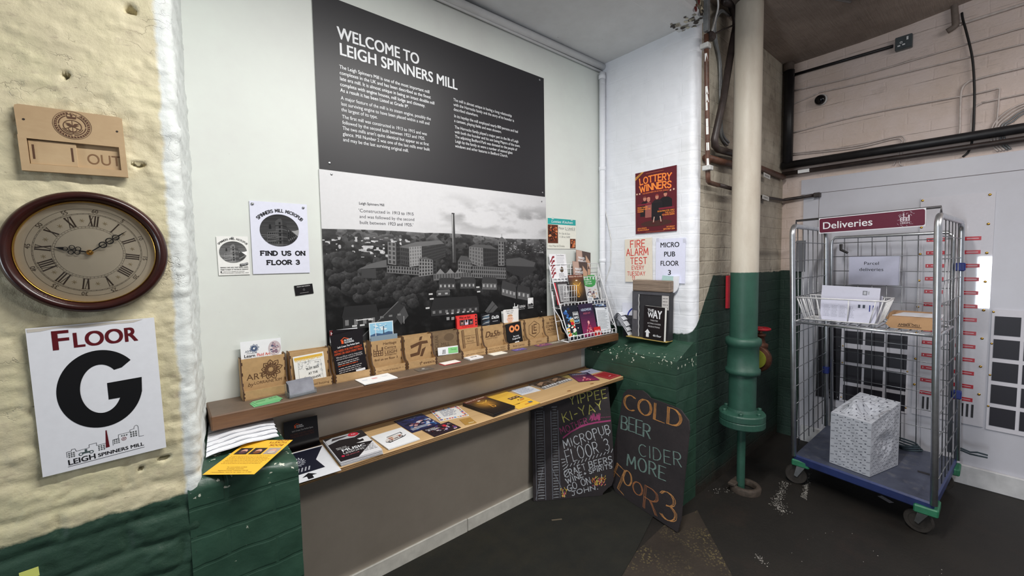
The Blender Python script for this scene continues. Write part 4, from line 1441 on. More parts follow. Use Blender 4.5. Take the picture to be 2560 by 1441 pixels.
disc_screw('pin', p2, 0.050, 0.1405, 0.0009, 0.0042, PINM, 0.004)
# ---- black card stuck to the wall
mb = sheet(0.0705, 0.042, 0.0008, S(24, 22, 24))
z = 0.0008 + E1
mb.text('FROM THE NORTH', 0.0345, 0.0335, 0.0040, S(220, 220, 220), z, bold=0.02, align='c', width=0.050)
mb.ring(0.0350, 0.0205, 0.0030, 0.0037, S(150, 150, 150), z, seg=16); mb.line([(0.0325, 0.0240), (0.0375, 0.0240)], 0.0008, S(150, 150, 150), z)
mb.rect(0.018, 0.0075, 0.052, 0.0090, S(150, 146, 146), z)
mb.build('business_card', GLOSSY, None, F_back(0.4140, 1.3755, YB - 0.002, 5.2), label='small black card stuck on the wall below the FIND US poster', cat='card')
# ---- kitchen poster
kp = empty('poster', F_back(1.887, 1.582, YB - 0.003), 'cream poster with teal heading and two food pictures above the wire rack', 'poster')
mb = sheet(0.276, 0.198, 0.0012, S(226, 226, 216))
z = 0.0012 + E1
mb.rect(0.004, 0.158, 0.272, 0.196, S(44, 160, 158), z)
mb.text('Lotties Kitchen', 0.138, 0.168, 0.017, WHITE, z + E1, align='c', width=0.205, slant=0.25)
rnd = random.Random(4)
for (x0, y0, x1, y1) in ((0.004, 0.036, 0.098, 0.155), (0.214, 0.004, 0.270, 0.068)):
    mb.rect(x0, y0, x1, y1, S(92, 46, 28), z)
    for k in range(60):
        rr_ = rnd.uniform(0.004, 0.011)
        blot(mb, rnd.uniform(x0 + rr_ * 1.4, x1 - rr_ * 1.4), rnd.uniform(y0 + rr_ * 1.4, y1 - rr_ * 1.4), rr_, rnd.choice([S(196, 96, 50), S(60, 30, 22), S(150, 66, 34), S(210, 140, 96), S(40, 26, 24)]), z + (1 + k * 0.02) * E1, rnd, 0.8, 8)
mb.text('Floor 2, Unit2.2', 0.104, 0.128, 0.015, S(60, 70, 80), z, width=0.160); mb.line([(0.170, 0.123), (0.264, 0.123)], 0.0012, S(60, 70, 80), z)
mb.text('Fri Sat & Sun', 0.108, 0.095, 0.012, S(110, 112, 112), z, width=0.105); mb.text('11:30 to 16:00', 0.108, 0.073, 0.012, S(110, 112, 112), z, width=0.105)
mb.text('Hot Meal & Drinks', 0.010, 0.012, 0.013, S(120, 120, 112), z, width=0.150)
mb.build('sheet', PAPER, kp, Matrix())
for x in (0.050, 0.232):
    mb = MB(); mb.prism([(x - 0.010, 0.190), (x + 0.010, 0.190), (x + 0.010, 0.202), (x - 0.010, 0.202)], 0.0018, 0.0024)
    mb.build('tape', simple('milky_tape', S(200, 220, 218), 0.3), kp, Matrix())

# ---- painted pipe and loose cable in the far corner of the alcove
mb = MB()
mb.tube([(2.416, 1.855, 0.97), (2.416, 1.855, 1.5), (2.418, 1.855, 2.2), (2.420, 1.855, 2.81)], 0.021, 14)
for zc in (1.5, 2.15, 2.78):
    mb.lathe([(0.0212, zc - 0.014), (0.0238, zc - 0.012), (0.0238, zc + 0.012), (0.0212, zc + 0.014)], 14, centre=(2.418, 1.855, 0), cap=False)
mb.build('painted_pipe', M_RETURN, smooth=True, label='white painted pipe running up the inside corner of the alcove', cat='pipe')
WCAB = simple('white_cable_sheath', S(214, 214, 212), 0.45)
mb = MB(); mb.tube([(2.4455, 1.86, 2.80), (2.4455, 1.872, 2.3), (2.4455, 1.875, 1.95), (2.4445, 1.835, 1.80), (2.4435, 1.800, 1.65), (2.4435, 1.803, 1.47), (2.4445, 1.858, 1.32), (2.4455, 1.872, 1.15), (2.4455, 1.872, 1.0)], 0.0035, 8)
mb.build('cable', WCAB, smooth=True, label='thin white cable looping loosely beside the corner pipe', cat='cable')

# ================================================================ UPPER SHELF
SZ = 1.0
OLDW = NT('dark_stained_worn_plank', 0.55)
c = dirt(OLDW, S(120, 86, 58), S(80, 54, 36), 3, 0.35, 0.7, 0.9, (1, 10, 10))
c = dirt(OLDW, c, S(122, 82, 48), 14, 0.45, 0.75, 0.5, (0.5, 8, 8))
c = dirt(OLDW, c, S(160, 128, 96), 30, 0.70, 0.76, 0.6)
tp = OLDW.n('ShaderNodeNewGeometry'); sp = OLDW.n('ShaderNodeSeparateXYZ'); OLDW.l(tp.outputs['Normal'], sp.inputs[0])
dusty = dirt(OLDW, S(108, 92, 78), S(84, 70, 58), 5, 0.4, 0.7, 0.8)
OLDW.colour(OLDW.mix(OLDW.ramp(sp.outputs['Z'], 0.6, 0.9), c, dusty))
OLDW.bump(OLDW.noise(24, 5, 0.6, OLDW.vscale(0.4, 6, 6)), 0.35, 0.004)
mb = MB()
mb.box(0.0955, 1.690, SZ - 0.052, 2.380, YB - 0.001, SZ, bev=0.004)
mb.build('wall_shelf', OLDW.m, label='long dark brown plank shelf with worn front edge, upper of the two', cat='shelf')

# ---- laser-cut leaflet holders
MDF = simple('laser_cut_mdf', S(184, 150, 106), 0.6, var=0.08, scale=40)
MDF_D = simple('smoked_mdf', S(126, 104, 78), 0.6, var=0.10, scale=40)
EDGE = simple('laser_burnt_edge', S(70, 46, 30), 0.7)
HW = 0.154
SIDE = [(0, 0), (0.080, 0), (0.080, 0.036), (0.074, 0.040), (0.064, 0.042), (0.056, 0.050), (0.050, 0.064), (0.045, 0.082), (0.042, 0.104), (0.041, 0.128), (0.036, 0.151), (0, 0.153)]
BR = S(92, 62, 38)


def holder(x, label, draw, lip=None, mat=None, yf=1.797):
    mat = mat or MDF
    r = empty('leaflet_holder', F_back(x, SZ, yf), label, 'leaflet holder', 'wooden leaflet holders on the upper shelf')
    mb = MB(); mb.box(0.004, 0, -0.079, HW - 0.004, 0.004, -0.001); mb.build('base', mat, r, Matrix())
    mb = MB(); mb.box(0.004, 0.004, -0.080, HW - 0.004, 0.150, -0.0765); mb.build('back_board', mat, r, Matrix())
    for k in (0, 1):
        x0 = 0 if k == 0 else HW - 0.004
        mb = MB()
        n = len(SIDE)
        vs = [(x0, z, d - 0.080) for d, z in SIDE] + [(x0 + 0.004, z, d - 0.080) for d, z in SIDE]
        mb.add(vs, [tuple(range(n))[::-1], tuple(range(n, 2 * n))], mi=0)
        mb.add(vs, [(i, (i + 1) % n, n + (i + 1) % n, n + i) for i in range(n)], mi=1)
        mb.build('side_panel', [mat, EDGE], r, Matrix())
    mb = MB(); mb.box(0.004, 0.004, -0.044, HW - 0.004, 0.149, -0.040)
    for zz_ in (0.045, 0.085, 0.125):
        mb.box(0.0035, zz_, -0.0445, 0.0075, zz_ + 0.012, -0.0398, mi=1); mb.box(HW - 0.0075, zz_, -0.0445, HW - 0.0035, zz_ + 0.012, -0.0398, mi=1)
    fb = mb.build('front_board', [mat, EDGE], r, Matrix())
    if draw:
        mb = MB(); draw(mb, -0.0400 + E1); mb.build('engraving', BURN, fb, Matrix())
    mb = MB(); mb.box(0.004, 0.003, -0.004, HW - 0.004, 0.035, 0.0)
    for zz_ in (0.008, 0.022):
        mb.box(0.003, zz_, -0.0042, 0.0065, zz_ + 0.007, 0.0003, mi=1); mb.box(HW - 0.0065, zz_, -0.0042, HW - 0.003, zz_ + 0.007, 0.0003, mi=1)
    lp = mb.build('front_lip', [mat, EDGE], r, Matrix())
    if lip:
        mb = MB(); lip(mb, E1); mb.build('engraving', BURN, lp, Matrix())
    return r


def flower(mb, cx, cy, R, z, col, n=9):
    rnd = random.Random(6)
    for k in range(n):
        a = 2 * PI * k / n + 0.2
        L = R * rnd.uniform(0.75, 1.05); w = R * 0.22
        c, s_ = math.cos(a), math.sin(a)
        def q(u, v): return (cx + u * c - v * s_, cy + u * s_ + v * c)
        for sg in (-1, 1):
            mb.line([q(0.22 * R, 0), q(0.5 * L, sg * w), q(0.8 * L, sg * w * 0.8), q(L, 0)], R * 0.075, col, z)
        mb.poly([q(0.30 * L, 0), q(0.55 * L, -w * 0.5), q(0.85 * L, 0), q(0.55 * L, w * 0.5)], col, z)


def d_art(mb, z):
    flower(mb, 0.100, 0.096, 0.042, z, BR)
    mb.text('ART', 0.018, 0.066, 0.023, BR, z, width=0.062)
    mb.text('by', 0.020, 0.042, 0.014, BR, z, slant=0.3); mb.text('LORRAINE KIM', 0.042, 0.046, 0.011, BR, z, width=0.094)


def mill_mark(mb, x, y, w, z, col):
    h = w
    mb.rect(x, y, x + w, y + h * 0.55, col, z)
    for i in range(4):
        for j in range(2):
            mb.rect(x + w * (0.08 + 0.235 * i), y + h * (0.07 + 0.24 * j), x + w * (0.22 + 0.235 * i), y + h * (0.23 + 0.24 * j), S(184, 150, 106), z + E1)
    mb.rect(x + w * 0.34, y + h * 0.55, x + w * 0.44, y + h * 1.15, col, z)
    mb.rect(x + w * 0.86, y + h * 0.55, x + w, y + h * 0.85, col, z); mb.rect(x, y + h * 0.55, x + w * 0.1, y + h * 0.72, col, z)


def d_heritage(mb, z):
    mill_mark(mb, 0.014, 0.078, 0.046, z, BR)
    mb.text('Heritage', 0.060, 0.126, 0.013, BR, z, bold=0.02, width=0.066); mb.text('Centre', 0.066, 0.106, 0.012, BR, z, bold=0.02, width=0.058)
    mb.rect(0.066, 0.101, 0.128, 0.1022, BR, z)
    mb.text('LEIGH', 0.067, 0.083, 0.014, BR, z, bold=0.02, width=0.060); mb.text('SPINNERS MILL', 0.067, 0.074, 0.0055, BR, z, bold=0.02, width=0.060)
    mb.text('find us on floor 3', 0.018, 0.056, 0.010, BR, z, bold=0.03, width=0.112)


def d_evexia(mb, z):
    c = BR
    mb.poly([(0.040, 0.088), (0.092, 0.104), (0.132, 0.104), (0.128, 0.118), (0.088, 0.118), (0.036, 0.103)], c, z)
    mb.poly([(0.082, 0.122), (0.096, 0.124), (0.102, 0.142), (0.088, 0.140)], c, z)
    mb.poly([(0.034, 0.062), (0.072, 0.066), (0.088, 0.118), (0.102, 0.118), (0.084, 0.052), (0.036, 0.047)], c, z)
    mb.poly([(0.098, 0.078), (0.120, 0.088), (0.100, 0.042), (0.086, 0.044)], c, z)


def d_nuclear(mb, z):
    c = S(84, 66, 48)
    mb.text('NUCLEAR', 0.036, 0.036, 0.018, c, z, rot=PI / 2, width=0.10); mb.text('MILL', 0.052, 0.075, 0.018, c, z, width=0.05)
    mb.text('NATION', 0.052, 0.046, 0.018, c, z, width=0.082); mb.ell(0.100, 0.118, 0.030, 0.020, S(104, 84, 62), z)


def d_film(mb, z):
    for x0, sk in ((0.020, 0.004), (0.110, 0.004)):
        mb.poly([(x0 + 0.010, 0.045), (x0 + 0.026, 0.046), (x0 + 0.016, 0.143), (x0, 0.141)], BR, z)
        for j in range(13):
            y = 0.049 + j * 0.0071; xx = x0 + 0.0105 - j * 0.00076
            mb.rect(xx + 0.003, y, xx + 0.0125, y + 0.0034, S(184, 150, 106), z + E1)
    mb.rect(0.040, 0.108, 0.112, 0.1095, BR, z); mb.rect(0.043, 0.066, 0.116, 0.0675, BR, z)
    mb.text('Leigh Film', 0.077, 0.092, 0.0105, BR, z, align='c', width=0.058); mb.text('Factory', 0.077, 0.074, 0.0105, BR, z, align='c', width=0.042)


def d_dash(mb, z):
    mb.text('Da5h', 0.020, 0.083, 0.032, BR, z, bold=0.04, width=0.098, slant=0.25)
    for k in range(3):
        mb.line([(0.122 + k * 0.005, 0.086), (0.128 + k * 0.005, 0.094), (0.124 + k * 0.005, 0.104)], 0.0016, BR, z)
    mb.text('LIGHTING', 0.026, 0.072, 0.006, BR, z, width=0.08)


def d_le(mb, z):
    hexa = [(0.078 + 0.050 * math.cos(a), 0.088 + 0.050 * math.sin(a)) for a in [PI / 2 + k * PI / 3 for k in range(7)]]
    mb.line(hexa, 0.0030, BR, z)
    mb.line([(0.062, 0.112), (0.062, 0.062), (0.094, 0.062)], 0.007, BR, z)
    mb.line([(0.098, 0.116), (0.076, 0.116), (0.076, 0.080), (0.098, 0.080)], 0.006, BR, z); mb.line([(0.076, 0.098), (0.094, 0.098)], 0.005, BR, z)


def d_museum(mb, z):
    for i, (s_, x, w) in enumerate((('NORTH', 0.050, 0.078), ('WEST', 0.062, 0.066), ('COMPUTER', 0.022, 0.108), ('MUSEUM', 0.036, 0.094))):
        mb.text(s_, x, 0.126 - i * 0.0215, 0.015, BR, z, bold=0.03, width=w)
    mb.rect(0.030, 0.1045, 0.037, 0.120, BR, z); mb.poly([(0.042, 0.1045), (0.049, 0.1045), (0.053, 0.120), (0.046, 0.120)], BR, z)
    mb.text('SPINNERS MILL, LEIGH', 0.036, 0.050, 0.005, BR, z, width=0.09)


def lip_text(s_, x, w, h=0.009, y=0.012, bold=0.0):
    return lambda mb, z: mb.text(s_, x, y, h, BR, z, bold=bold, width=w)


def l_evexia(mb, z):
    mb.text('evexia', 0.082, 0.012, 0.014, BR, z, bold=0.02, width=0.062)
    mb.line([(0.066, 0.011), (0.072, 0.027)], 0.003, BR, z); mb.line([(0.062, 0.021), (0.078, 0.023)], 0.0025, BR, z)


HX = [0.203, 0.368, 0.531, 0.700, 0.861, 1.015, 1.170, 1.326, 1.483, 1.642, 1.799]
holder(HX[0], 'leaflet holder engraved with a big flower, at the left end of the shelf', d_art)
holder(HX[1], 'leaflet holder behind the white bee leaflet, second from the shelf end', None, lip_text('bees are mad buzzing', 0.020, 0.118))
holder(HX[2], 'leaflet holder stuffed with black flooring leaflets', None)
holder(HX[3], 'leaflet holder engraved with a small mill and lines of lettering', d_heritage, lip_text('Open Tuesday & Saturday 10 - 3', 0.012, 0.126, 0.007, 0.014))
holder(HX[4], 'leaflet holder engraved with a large slanted cross', d_evexia, l_evexia)
holder(HX[5], 'darker brown leaflet holder holding a small white and green leaflet', d_nuclear, None, MDF_D)
holder(HX[6], 'leaflet holder engraved with two film strips, red leaflet behind it', d_film, lip_text('lights camera action here', 0.020, 0.118, 0.007, 0.014))
holder(HX[7], 'leaflet holder engraved with one bold slanted word', d_dash, lambda mb, z: (mb.text('REACH YOUR TARGET', 0.014, 0.020, 0.0075, BR, z, width=0.118), mb.text('ELEVATE YOUR SPACE', 0.014, 0.008, 0.0075, BR, z, width=0.118)))
holder(HX[8], 'leaflet holder carrying the black leaflet with two orange rings', None, lip_text('Boo Lanny', 0.030, 0.09, 0.011, 0.012))
holder(HX[9], 'leaflet holder engraved with two letters inside a hexagon', d_le, lip_text('LEIGH', 0.055, 0.045, 0.009, 0.013))
holder(HX[10], 'leaflet holder engraved with four lines of capitals, beside the wire rack', d_museum)


def standing(name, x, y, z, w, h, label, draw, col=WHITE, lean=6, tilt=0.0, t=0.0010, mat=None, cat='leaflet', group=None, curl=0.0):
    """Leaflet standing on its lower edge, leaning back by `lean` degrees, turned in its own plane by `tilt`."""
    mb = sheet(w, h, t, col)
    if draw:
        draw(mb, t + E1)
    if tilt < 0:
        z += w * math.sin(math.radians(-tilt))
    f = F_back(x, z, y) @ Matrix.Rotation(math.radians(-lean), 4, 'X') @ Matrix.Rotation(math.radians(tilt), 4, 'Z')
    return mb.build(name, mat or GLOSSY, None, f, label=label, cat=cat, group=group)


ORANGE = S(232, 92, 44)
def house_logo(mb, x, y, s_, z):
    mb.rect(x, y, x + 0.55 * s_, y + 0.9 * s_, ORANGE, z)
    mb.line([(x - 0.05 * s_, y + 0.95 * s_), (x + 0.85 * s_, y + 1.5 * s_), (x + 1.9 * s_, y + 1.0 * s_)], 0.16 * s_, ORANGE, z)
    mb.text('IN HOME', x + 0.75 * s_, y + 0.52 * s_, 0.46 * s_, WHITE, z, bold=0.02, width=2.0 * s_); mb.text('FLOORING', x + 0.75 * s_, y - 0.06 * s_, 0.46 * s_, WHITE, z, bold=0.02, width=2.4 * s_)


def d_flooring(mb, z):
    house_logo(mb, 0.042, 0.150, 0.017, z)
    mb.text("Let's Create That Perfect Space", 0.070, 0.135, 0.0075, WHITE, z, bold=0.02, align='c', width=0.095)
    mb.text('NO NEED FOR PAY-WEEKLY', 0.066, 0.119, 0.0090, S(206, 84, 44), z, bold=0.02, align='c', width=0.120); mb.text('OFFERS OR HIGH STREET PRICE', 0.066, 0.106, 0.0090, S(206, 84, 44), z, bold=0.02, align='c', width=0.122)
    mb.text('Why pay £20 per week for cheap carpet', 0.066, 0.093, 0.0062, S(210, 206, 206), z, align='c', width=0.112); mb.text('when you can buy it outright for £7.49 Sq Mt', 0.066, 0.084, 0.0062, S(210, 206, 206), z, align='c', width=0.114)
    rnd = random.Random(3)
    fake_lines(mb, 0.012, 0.11, 0.072, 0.008, 2, 0.0042, S(190, 186, 186), z, rnd); fake_lines(mb, 0.012, 0.12, 0.056, 0.008, 1, 0.0046, S(200, 80, 40), z, rnd)
    fake_lines(mb, 0.012, 0.12, 0.044, 0.0085, 3, 0.0042, S(186, 182, 182), z, rnd)
    mb.rect(0.083, 0.014, 0.124, 0.024, WHITE, z)
    mb.ell(0.036, 0.004, 0.020, 0.012, S(206, 140, 110), z, a0=0, a1=180); mb.ell(0.10, 0.004, 0.022, 0.010, S(186, 150, 130), z, a0=0, a1=180)


def d_learn(mb, z):
    flower(mb, 0.044, 0.178, 0.018, z, S(60, 80, 116))
    mb.text('ART', 0.014, 0.164, 0.009, S(90, 100, 116), z, width=0.020); mb.rect(0.018, 0.1595, 0.054, 0.161, S(120, 124, 130), z)
    mb.text('Learn', 0.010, 0.146, 0.011, INK, z, bold=0.03, width=0.036); mb.text('Fluid Art', 0.052, 0.146, 0.011, S(214, 84, 54), z, bold=0.02, width=0.046)
    mb.text('BEGINNER WORKSHOPS WITH', 0.010, 0.137, 0.0055, S(110, 116, 124), z, width=0.082); mb.text('LORRAINE KIM', 0.010, 0.128, 0.0055, S(90, 96, 104), z, width=0.044)
    rnd = random.Random(12)
    el = [(0.114 + 0.022 * math.cos(a), 0.170 + 0.029 * math.sin(a)) for a in np.linspace(0, 2 * PI, 30, endpoint=False)]
    mb.poly(el, S(200, 186, 190), z)
    for k in range(34):
        a = rnd.uniform(0, 2 * PI); q = math.sqrt(rnd.random())
        blot(mb, 0.114 + 0.017 * q * math.cos(a), 0.170 + 0.023 * q * math.sin(a), rnd.uniform(0.002, 0.006), rnd.choice([S(120, 100, 120), S(226, 220, 222), S(90, 92, 120), S(170, 140, 150)]), z + E1, rnd, 0.7, 8)


standing('leaflet', 0.2095, 1.852, SZ + 0.005, 0.137, 0.208, 'white leaflet with red words and marbled disc behind the flower holder', d_learn, lean=2)


def d_bees(mb, z):
    rnd = random.Random(7)
    mb.rect(0.004, 0.112, 0.112, 0.122, S(222, 178, 70), z)
    for k in range(18):
        x = 0.006 + k * 0.006
        mb.rect(x, 0.104 + rnd.random() * 0.005, x + 0.003, 0.113, S(226, 188, 90), z)
    mb.line([(0.014, 0.014), (0.016, 0.100), (0.102, 0.098), (0.105, 0.012)], 0.0006, S(120, 120, 120), z)
    for s_, x, y, w in (('BUSY BEES', 0.044, 0.064, 0.048), ('AT THE', 0.050, 0.044, 0.036), ('BEEHIVE', 0.052, 0.024, 0.044)):
        mb.text(s_, x, y, 0.0090, INK, z, bold=0.02, width=w, rot=0.05)
    for k in range(46):
        x, y = rnd.uniform(0.016, 0.062), rnd.uniform(0.070, 0.100)
        mb.line([(x, y), (x + rnd.uniform(0.002, 0.005), y + rnd.uniform(-0.002, 0.003))], 0.0008, S(70, 80, 90), z)
    for k in range(10):
        x, y = rnd.uniform(0.086, 0.104), rnd.uniform(0.026, 0.09)
        mb.ring(x, y, 0.003, 0.0036, S(130, 140, 150), z, seg=10)
    mb.text('Time', 0.076, 0.088, 0.006, INK, z, slant=0.3)
    mb.ell(0.032, 0.018, 0.005, 0.005, S(210, 176, 84), z); mb.ring(0.036, 0.036, 0.0025, 0.0032, INK, z, seg=10); mb.line([(0.036, 0.033), (0.042, 0.022)], 0.001, INK, z); mb.line([(0.034, 0.033), (0.030, 0.022)], 0.001, INK, z)
    mb.rect(0.052, 0.014, 0.098, 0.016, S(120, 120, 120), z)


standing('leaflet', 0.388, 1.8215, SZ + 0.0045, 0.117, 0.128, 'white bee leaflet with gold drips in the second holder', d_bees, S(234, 234, 230), lean=5, tilt=3)
standing('leaflet', 0.548, 1.8225, SZ + 0.0045, 0.135, 0.196, 'black flooring leaflet with orange house logo, front of its holder', d_flooring, S(26, 22, 26), lean=4, tilt=6)
standing('leaflet', 0.538, 1.853, SZ + 0.0050, 0.131, 0.207, 'black flooring leaflet fanned out behind the front one, tilted right', d_flooring, S(26, 22, 26), lean=3, tilt=-3)
standing('leaflet', 0.5365, 1.864, SZ + 0.0050, 0.120, 0.212, 'white leaflet with red H corner peeping from behind the flooring leaflets', lambda mb, z: (mb.rect(0.0, 0.188, 0.020, 0.212, S(110, 30, 34), z), mb.text('H', 0.004, 0.192, 0.013, WHITE, z + E1, bold=0.03), mb.rect(0.024, 0.186, 0.110, 0.206, S(190, 204, 220), z)), lean=1)


def d_sea(mb, z):
    mb.rect(0.004, 0.05, 0.112, 0.224, S(150, 200, 226), z)
    rnd = random.Random(9)
    for k in range(26):
        blot(mb, rnd.uniform(0.018, 0.098), rnd.uniform(0.19, 0.215), rnd.uniform(0.004, 0.009), rnd.choice([S(206, 226, 236), S(110, 176, 214), S(226, 236, 240)]), z + E1, rnd, 0.5, 8)
    mb.poly([(0.004, 0.170), (0.030, 0.178), (0.060, 0.172), (0.090, 0.180), (0.112, 0.176), (0.112, 0.150), (0.004, 0.150)], S(70, 96, 130), z + 2 * E1)
    mb.rect(0.066, 0.170, 0.070, 0.206, S(60, 70, 90), z + 3 * E1); mb.rect(0.028, 0.05, 0.031, 0.224, WHITE, z + 3 * E1)


standing('leaflet', 0.706, 1.852, SZ + 0.0050, 0.116, 0.228, 'pale blue seascape leaflet standing behind the mill engraved holder', d_sea, S(226, 234, 238), lean=1.5)
standing('leaflet', 0.7085, 1.844, SZ + 0.0050, 0.128, 0.166, 'grey blue leaflet just showing above the mill engraved board', None, S(132, 150, 164), lean=1)


def d_april(mb, z):
    mb.text("What's on: April", 0.016, 0.197, 0.012, INK, z, bold=0.02, width=0.070)
    mb.rect(0.018, 0.160, 0.104, 0.190, BLACK, z)
    for x, cc in ((0.022, S(120, 96, 96)), (0.050, S(224, 206, 230)), (0.080, S(96, 72, 80))):
        mb.rect(x, 0.162, x + 0.022, 0.188, cc, z + E1); mb.ell(x + 0.010, 0.178, 0.006, 0.008, S(206, 160, 140), z + 2 * E1); mb.ell(x + 0.010, 0.183, 0.007, 0.006, S(40, 28, 28), z + 3 * E1)
    for j in range(4):
        mb.rect(0.119, 0.152 + j * 0.016, 0.127, 0.162 + j * 0.016, BLACK, z)
    mb.text('The Leigh Film Factory', 0.030, 0.150, 0.006, S(110, 16, 22), z, width=0.075)


standing('leaflet', 1.1755, 1.848, SZ + 0.0050, 0.132, 0.212, 'red leaflet with three small portraits behind the film strip holder', d_april, S(232, 66, 62), lean=2)
standing('leaflet', 1.1755, 1.862, SZ + 0.0050, 0.134, 0.214, 'red leaflet half hidden behind the one with three portraits', None, S(206, 50, 50), lean=1)


def d_dashl(mb, z):
    rnd = random.Random(10)
    for k in range(9):
        mb.poly([(0.006 + rnd.random() * 0.05, 0.20 - k * 0.008), (0.062, 0.203 - k * 0.008), (0.056, 0.198 - k * 0.008), (0.008, 0.195 - k * 0.008)], rnd.choice([S(120, 150, 176), S(210, 216, 220), S(80, 90, 104)]), z)
    mb.text('Da5h', 0.074, 0.176, 0.017, WHITE, z, bold=0.04, width=0.052, slant=0.25); mb.rect(0.082, 0.160, 0.120, 0.163, S(170, 170, 176), z)


standing('leaflet', 1.3315, 1.850, SZ + 0.0050, 0.136, 0.212, 'black leaflet with blue streaks behind the slanted word holder', d_dashl, S(22, 22, 26), lean=1.5)


def d_baby(mb, z):
    SK = S(232, 190, 166)
    mb.text('Dream Daily', 0.048, 0.206, 0.010, S(96, 92, 92), z, align='c', width=0.060, slant=0.3); mb.text('Baby Deli', 0.048, 0.194, 0.009, S(96, 92, 92), z, align='c', width=0.044, slant=0.3)
    mb.ell(0.050, 0.163, 0.021, 0.025, SK, z, seg=24); mb.ell(0.050, 0.180, 0.020, 0.010, S(196, 150, 110), z + E1, a0=0, a1=180)
    for sg in (-1, 1):
        mb.ell(0.050 + sg * 0.0075, 0.165, 0.0026, 0.0020, S(60, 70, 90), z + E1); mb.line([(0.050 + sg * 0.0045, 0.1695), (0.050 + sg * 0.0105, 0.1700)], 0.0008, S(180, 130, 100), z + E1)
        mb.ell(0.050 + sg * 0.0215, 0.163, 0.003, 0.005, SK, z)
    mb.line([(0.046, 0.150), (0.050, 0.1485), (0.054, 0.150)], 0.0012, S(190, 96, 92), z + E1); mb.line([(0.049, 0.160), (0.0505, 0.157), (0.052, 0.158)], 0.0008, S(200, 150, 128), z + E1)


standing('leaflet', 1.4885, 1.845, SZ + 0.0050, 0.112, 0.218, 'white leaflet with a baby face standing above the ring leaflet holder', d_baby, S(232, 230, 228), lean=1.5, mat=PAPER)
standing('leaflet', 1.5035, 1.862, SZ + 0.0050, 0.112, 0.216, 'white leaflet edge to the right behind the baby face leaflet', lambda mb, z: mb.rect(0.09, 0.19, 0.105, 0.2, S(150, 150, 150), z), S(228, 228, 226), lean=1, tilt=-1)
standing('leaflet', 1.501, 1.867, SZ + 0.0050, 0.100, 0.210, 'white leaflet edge to the left behind the baby face leaflet', None, S(222, 224, 222), lean=0.8, tilt=3)


def d_rings(mb, z):
    for x, r in ((0.044, 0.021), (0.084, 0.020)):
        mb.ell(x, 0.104, r, r, S(176, 76, 34), z); mb.ring(x, 0.104, r * 0.42, r * 0.92, S(236, 150, 92), z + E1); mb.ell(x, 0.104, r * 0.42, r * 0.42, S(30, 16, 14), z + 2 * E1)
    mb.text('Boo Lanny', 0.070, 0.054, 0.009, WHITE, z, bold=0.02, align='c', width=0.044); mb.text('Doughnut Bar', 0.070, 0.040, 0.009, WHITE, z, bold=0.02, align='c', width=0.062)
    mb.rect(0.056, 0.008, 0.088, 0.026, WHITE, z); mb.text('ND2', 0.072, 0.012, 0.009, INK, z + E1, align='c', width=0.024)


standing('leaflet', 1.498, 1.8215, SZ + 0.0045, 0.118, 0.138, 'black leaflet with two orange rings in front of its holder', d_rings, S(22, 20, 20), lean=5, tilt=4)


def d_green_card(mb, z):
    mb.rect(0.060, 0.004, 0.118, 0.034, S(140, 210, 140), z); mb.text('Therapy', 0.092, 0.020, 0.008, S(60, 130, 70), z + E1, align='c', width=0.036)
    for k in range(3):
        mb.line([(0.026 + k * 0.007, 0.006), (0.030 + k * 0.006, 0.026)], 0.003, INK, z)


standing('leaflet', 1.038, 1.8195, SZ + 0.030, 0.120, 0.040, 'small white and green leaflet tucked in the darker brown holder', d_green_card, lean=8, tilt=-2)


def cards(name, x, y, z, w, h, deg, n, label, col, draw=None, cat='card', t=0.0009, group=None, edge=None, mat=None, fan=0.0):
    """A card, or a squared-up pad of cards read as one block of sheets."""
    mb = MB()
    rnd = random.Random(int(x * 1000))
    for k in range(n):
        dx, dy = (rnd.uniform(-fan, fan), rnd.uniform(-fan, fan)) if k < n - 1 else (0, 0)
        mb.prism([(dx, dy), (w + dx, dy), (w + dx, h + dy), (dx, h + dy)], k * t * 1.05, k * t * 1.05 + t, col if k == n - 1 or not edge else edge)
    if draw:
        draw(mb, n * t * 1.05 + E1)
    return mb.build(name, mat or GLOSSY, None, F_flat(x, y, z, deg), label=label, cat=cat, group=group)


Zs = SZ + 0.0006
GR = 'business cards laid along the upper shelf'
for i, (dx, dy, a) in enumerate(((0, 0, 6), (0.006, 0.006, 9), (0.014, 0.012, 12))):
    cards('business_card', 0.221 + dx, 1.694 + dy, Zs + i * 0.0012, 0.086, 0.055, a, 1, ['green card at the bottom of the fanned trio below the flower holder', 'middle green card of the fanned trio below the flower holder', 'top green card of the fanned trio below the flower holder'][i], S(112, 184, 130), (lambda mb, z: (mb.text('ECG', 0.052, 0.034, 0.010, S(24, 70, 40), z, width=0.026), mb.rect(0.006, 0.030, 0.036, 0.032, S(60, 130, 80), z), mb.rect(0.006, 0.036, 0.040, 0.038, S(60, 130, 80), z))) if i == 2 else None, group='green cards on the shelf edge')
mb = MB()
b = 0.0030
ch = empty('card_holder', F_flat(0.338, 1.708, Zs, 8), 'clear acrylic card holder with silver cards on the shelf edge', 'card holder')
ACR = NT('clear_acrylic', 0.05)
ACR.b.inputs['Transmission Weight'].default_value = 0.9; ACR.b.inputs['IOR'].default_value = 1.2; ACR.colour(S(236, 240, 242))
mb = MB(); mb.box(0, 0, 0, 0.100, 0.045, 0.002); mb.box(0, 0.0, 0.002, 0.100, 0.002, 0.016); mb.box(0, 0.002, 0.002, 0.002, 0.043, 0.020); mb.box(0.098, 0.002, 0.002, 0.100, 0.043, 0.020); mb.box(0, 0.043, 0.002, 0.100, 0.045, 0.050)
mb.build('tray', ACR.m, ch, Matrix())
mb = MB()
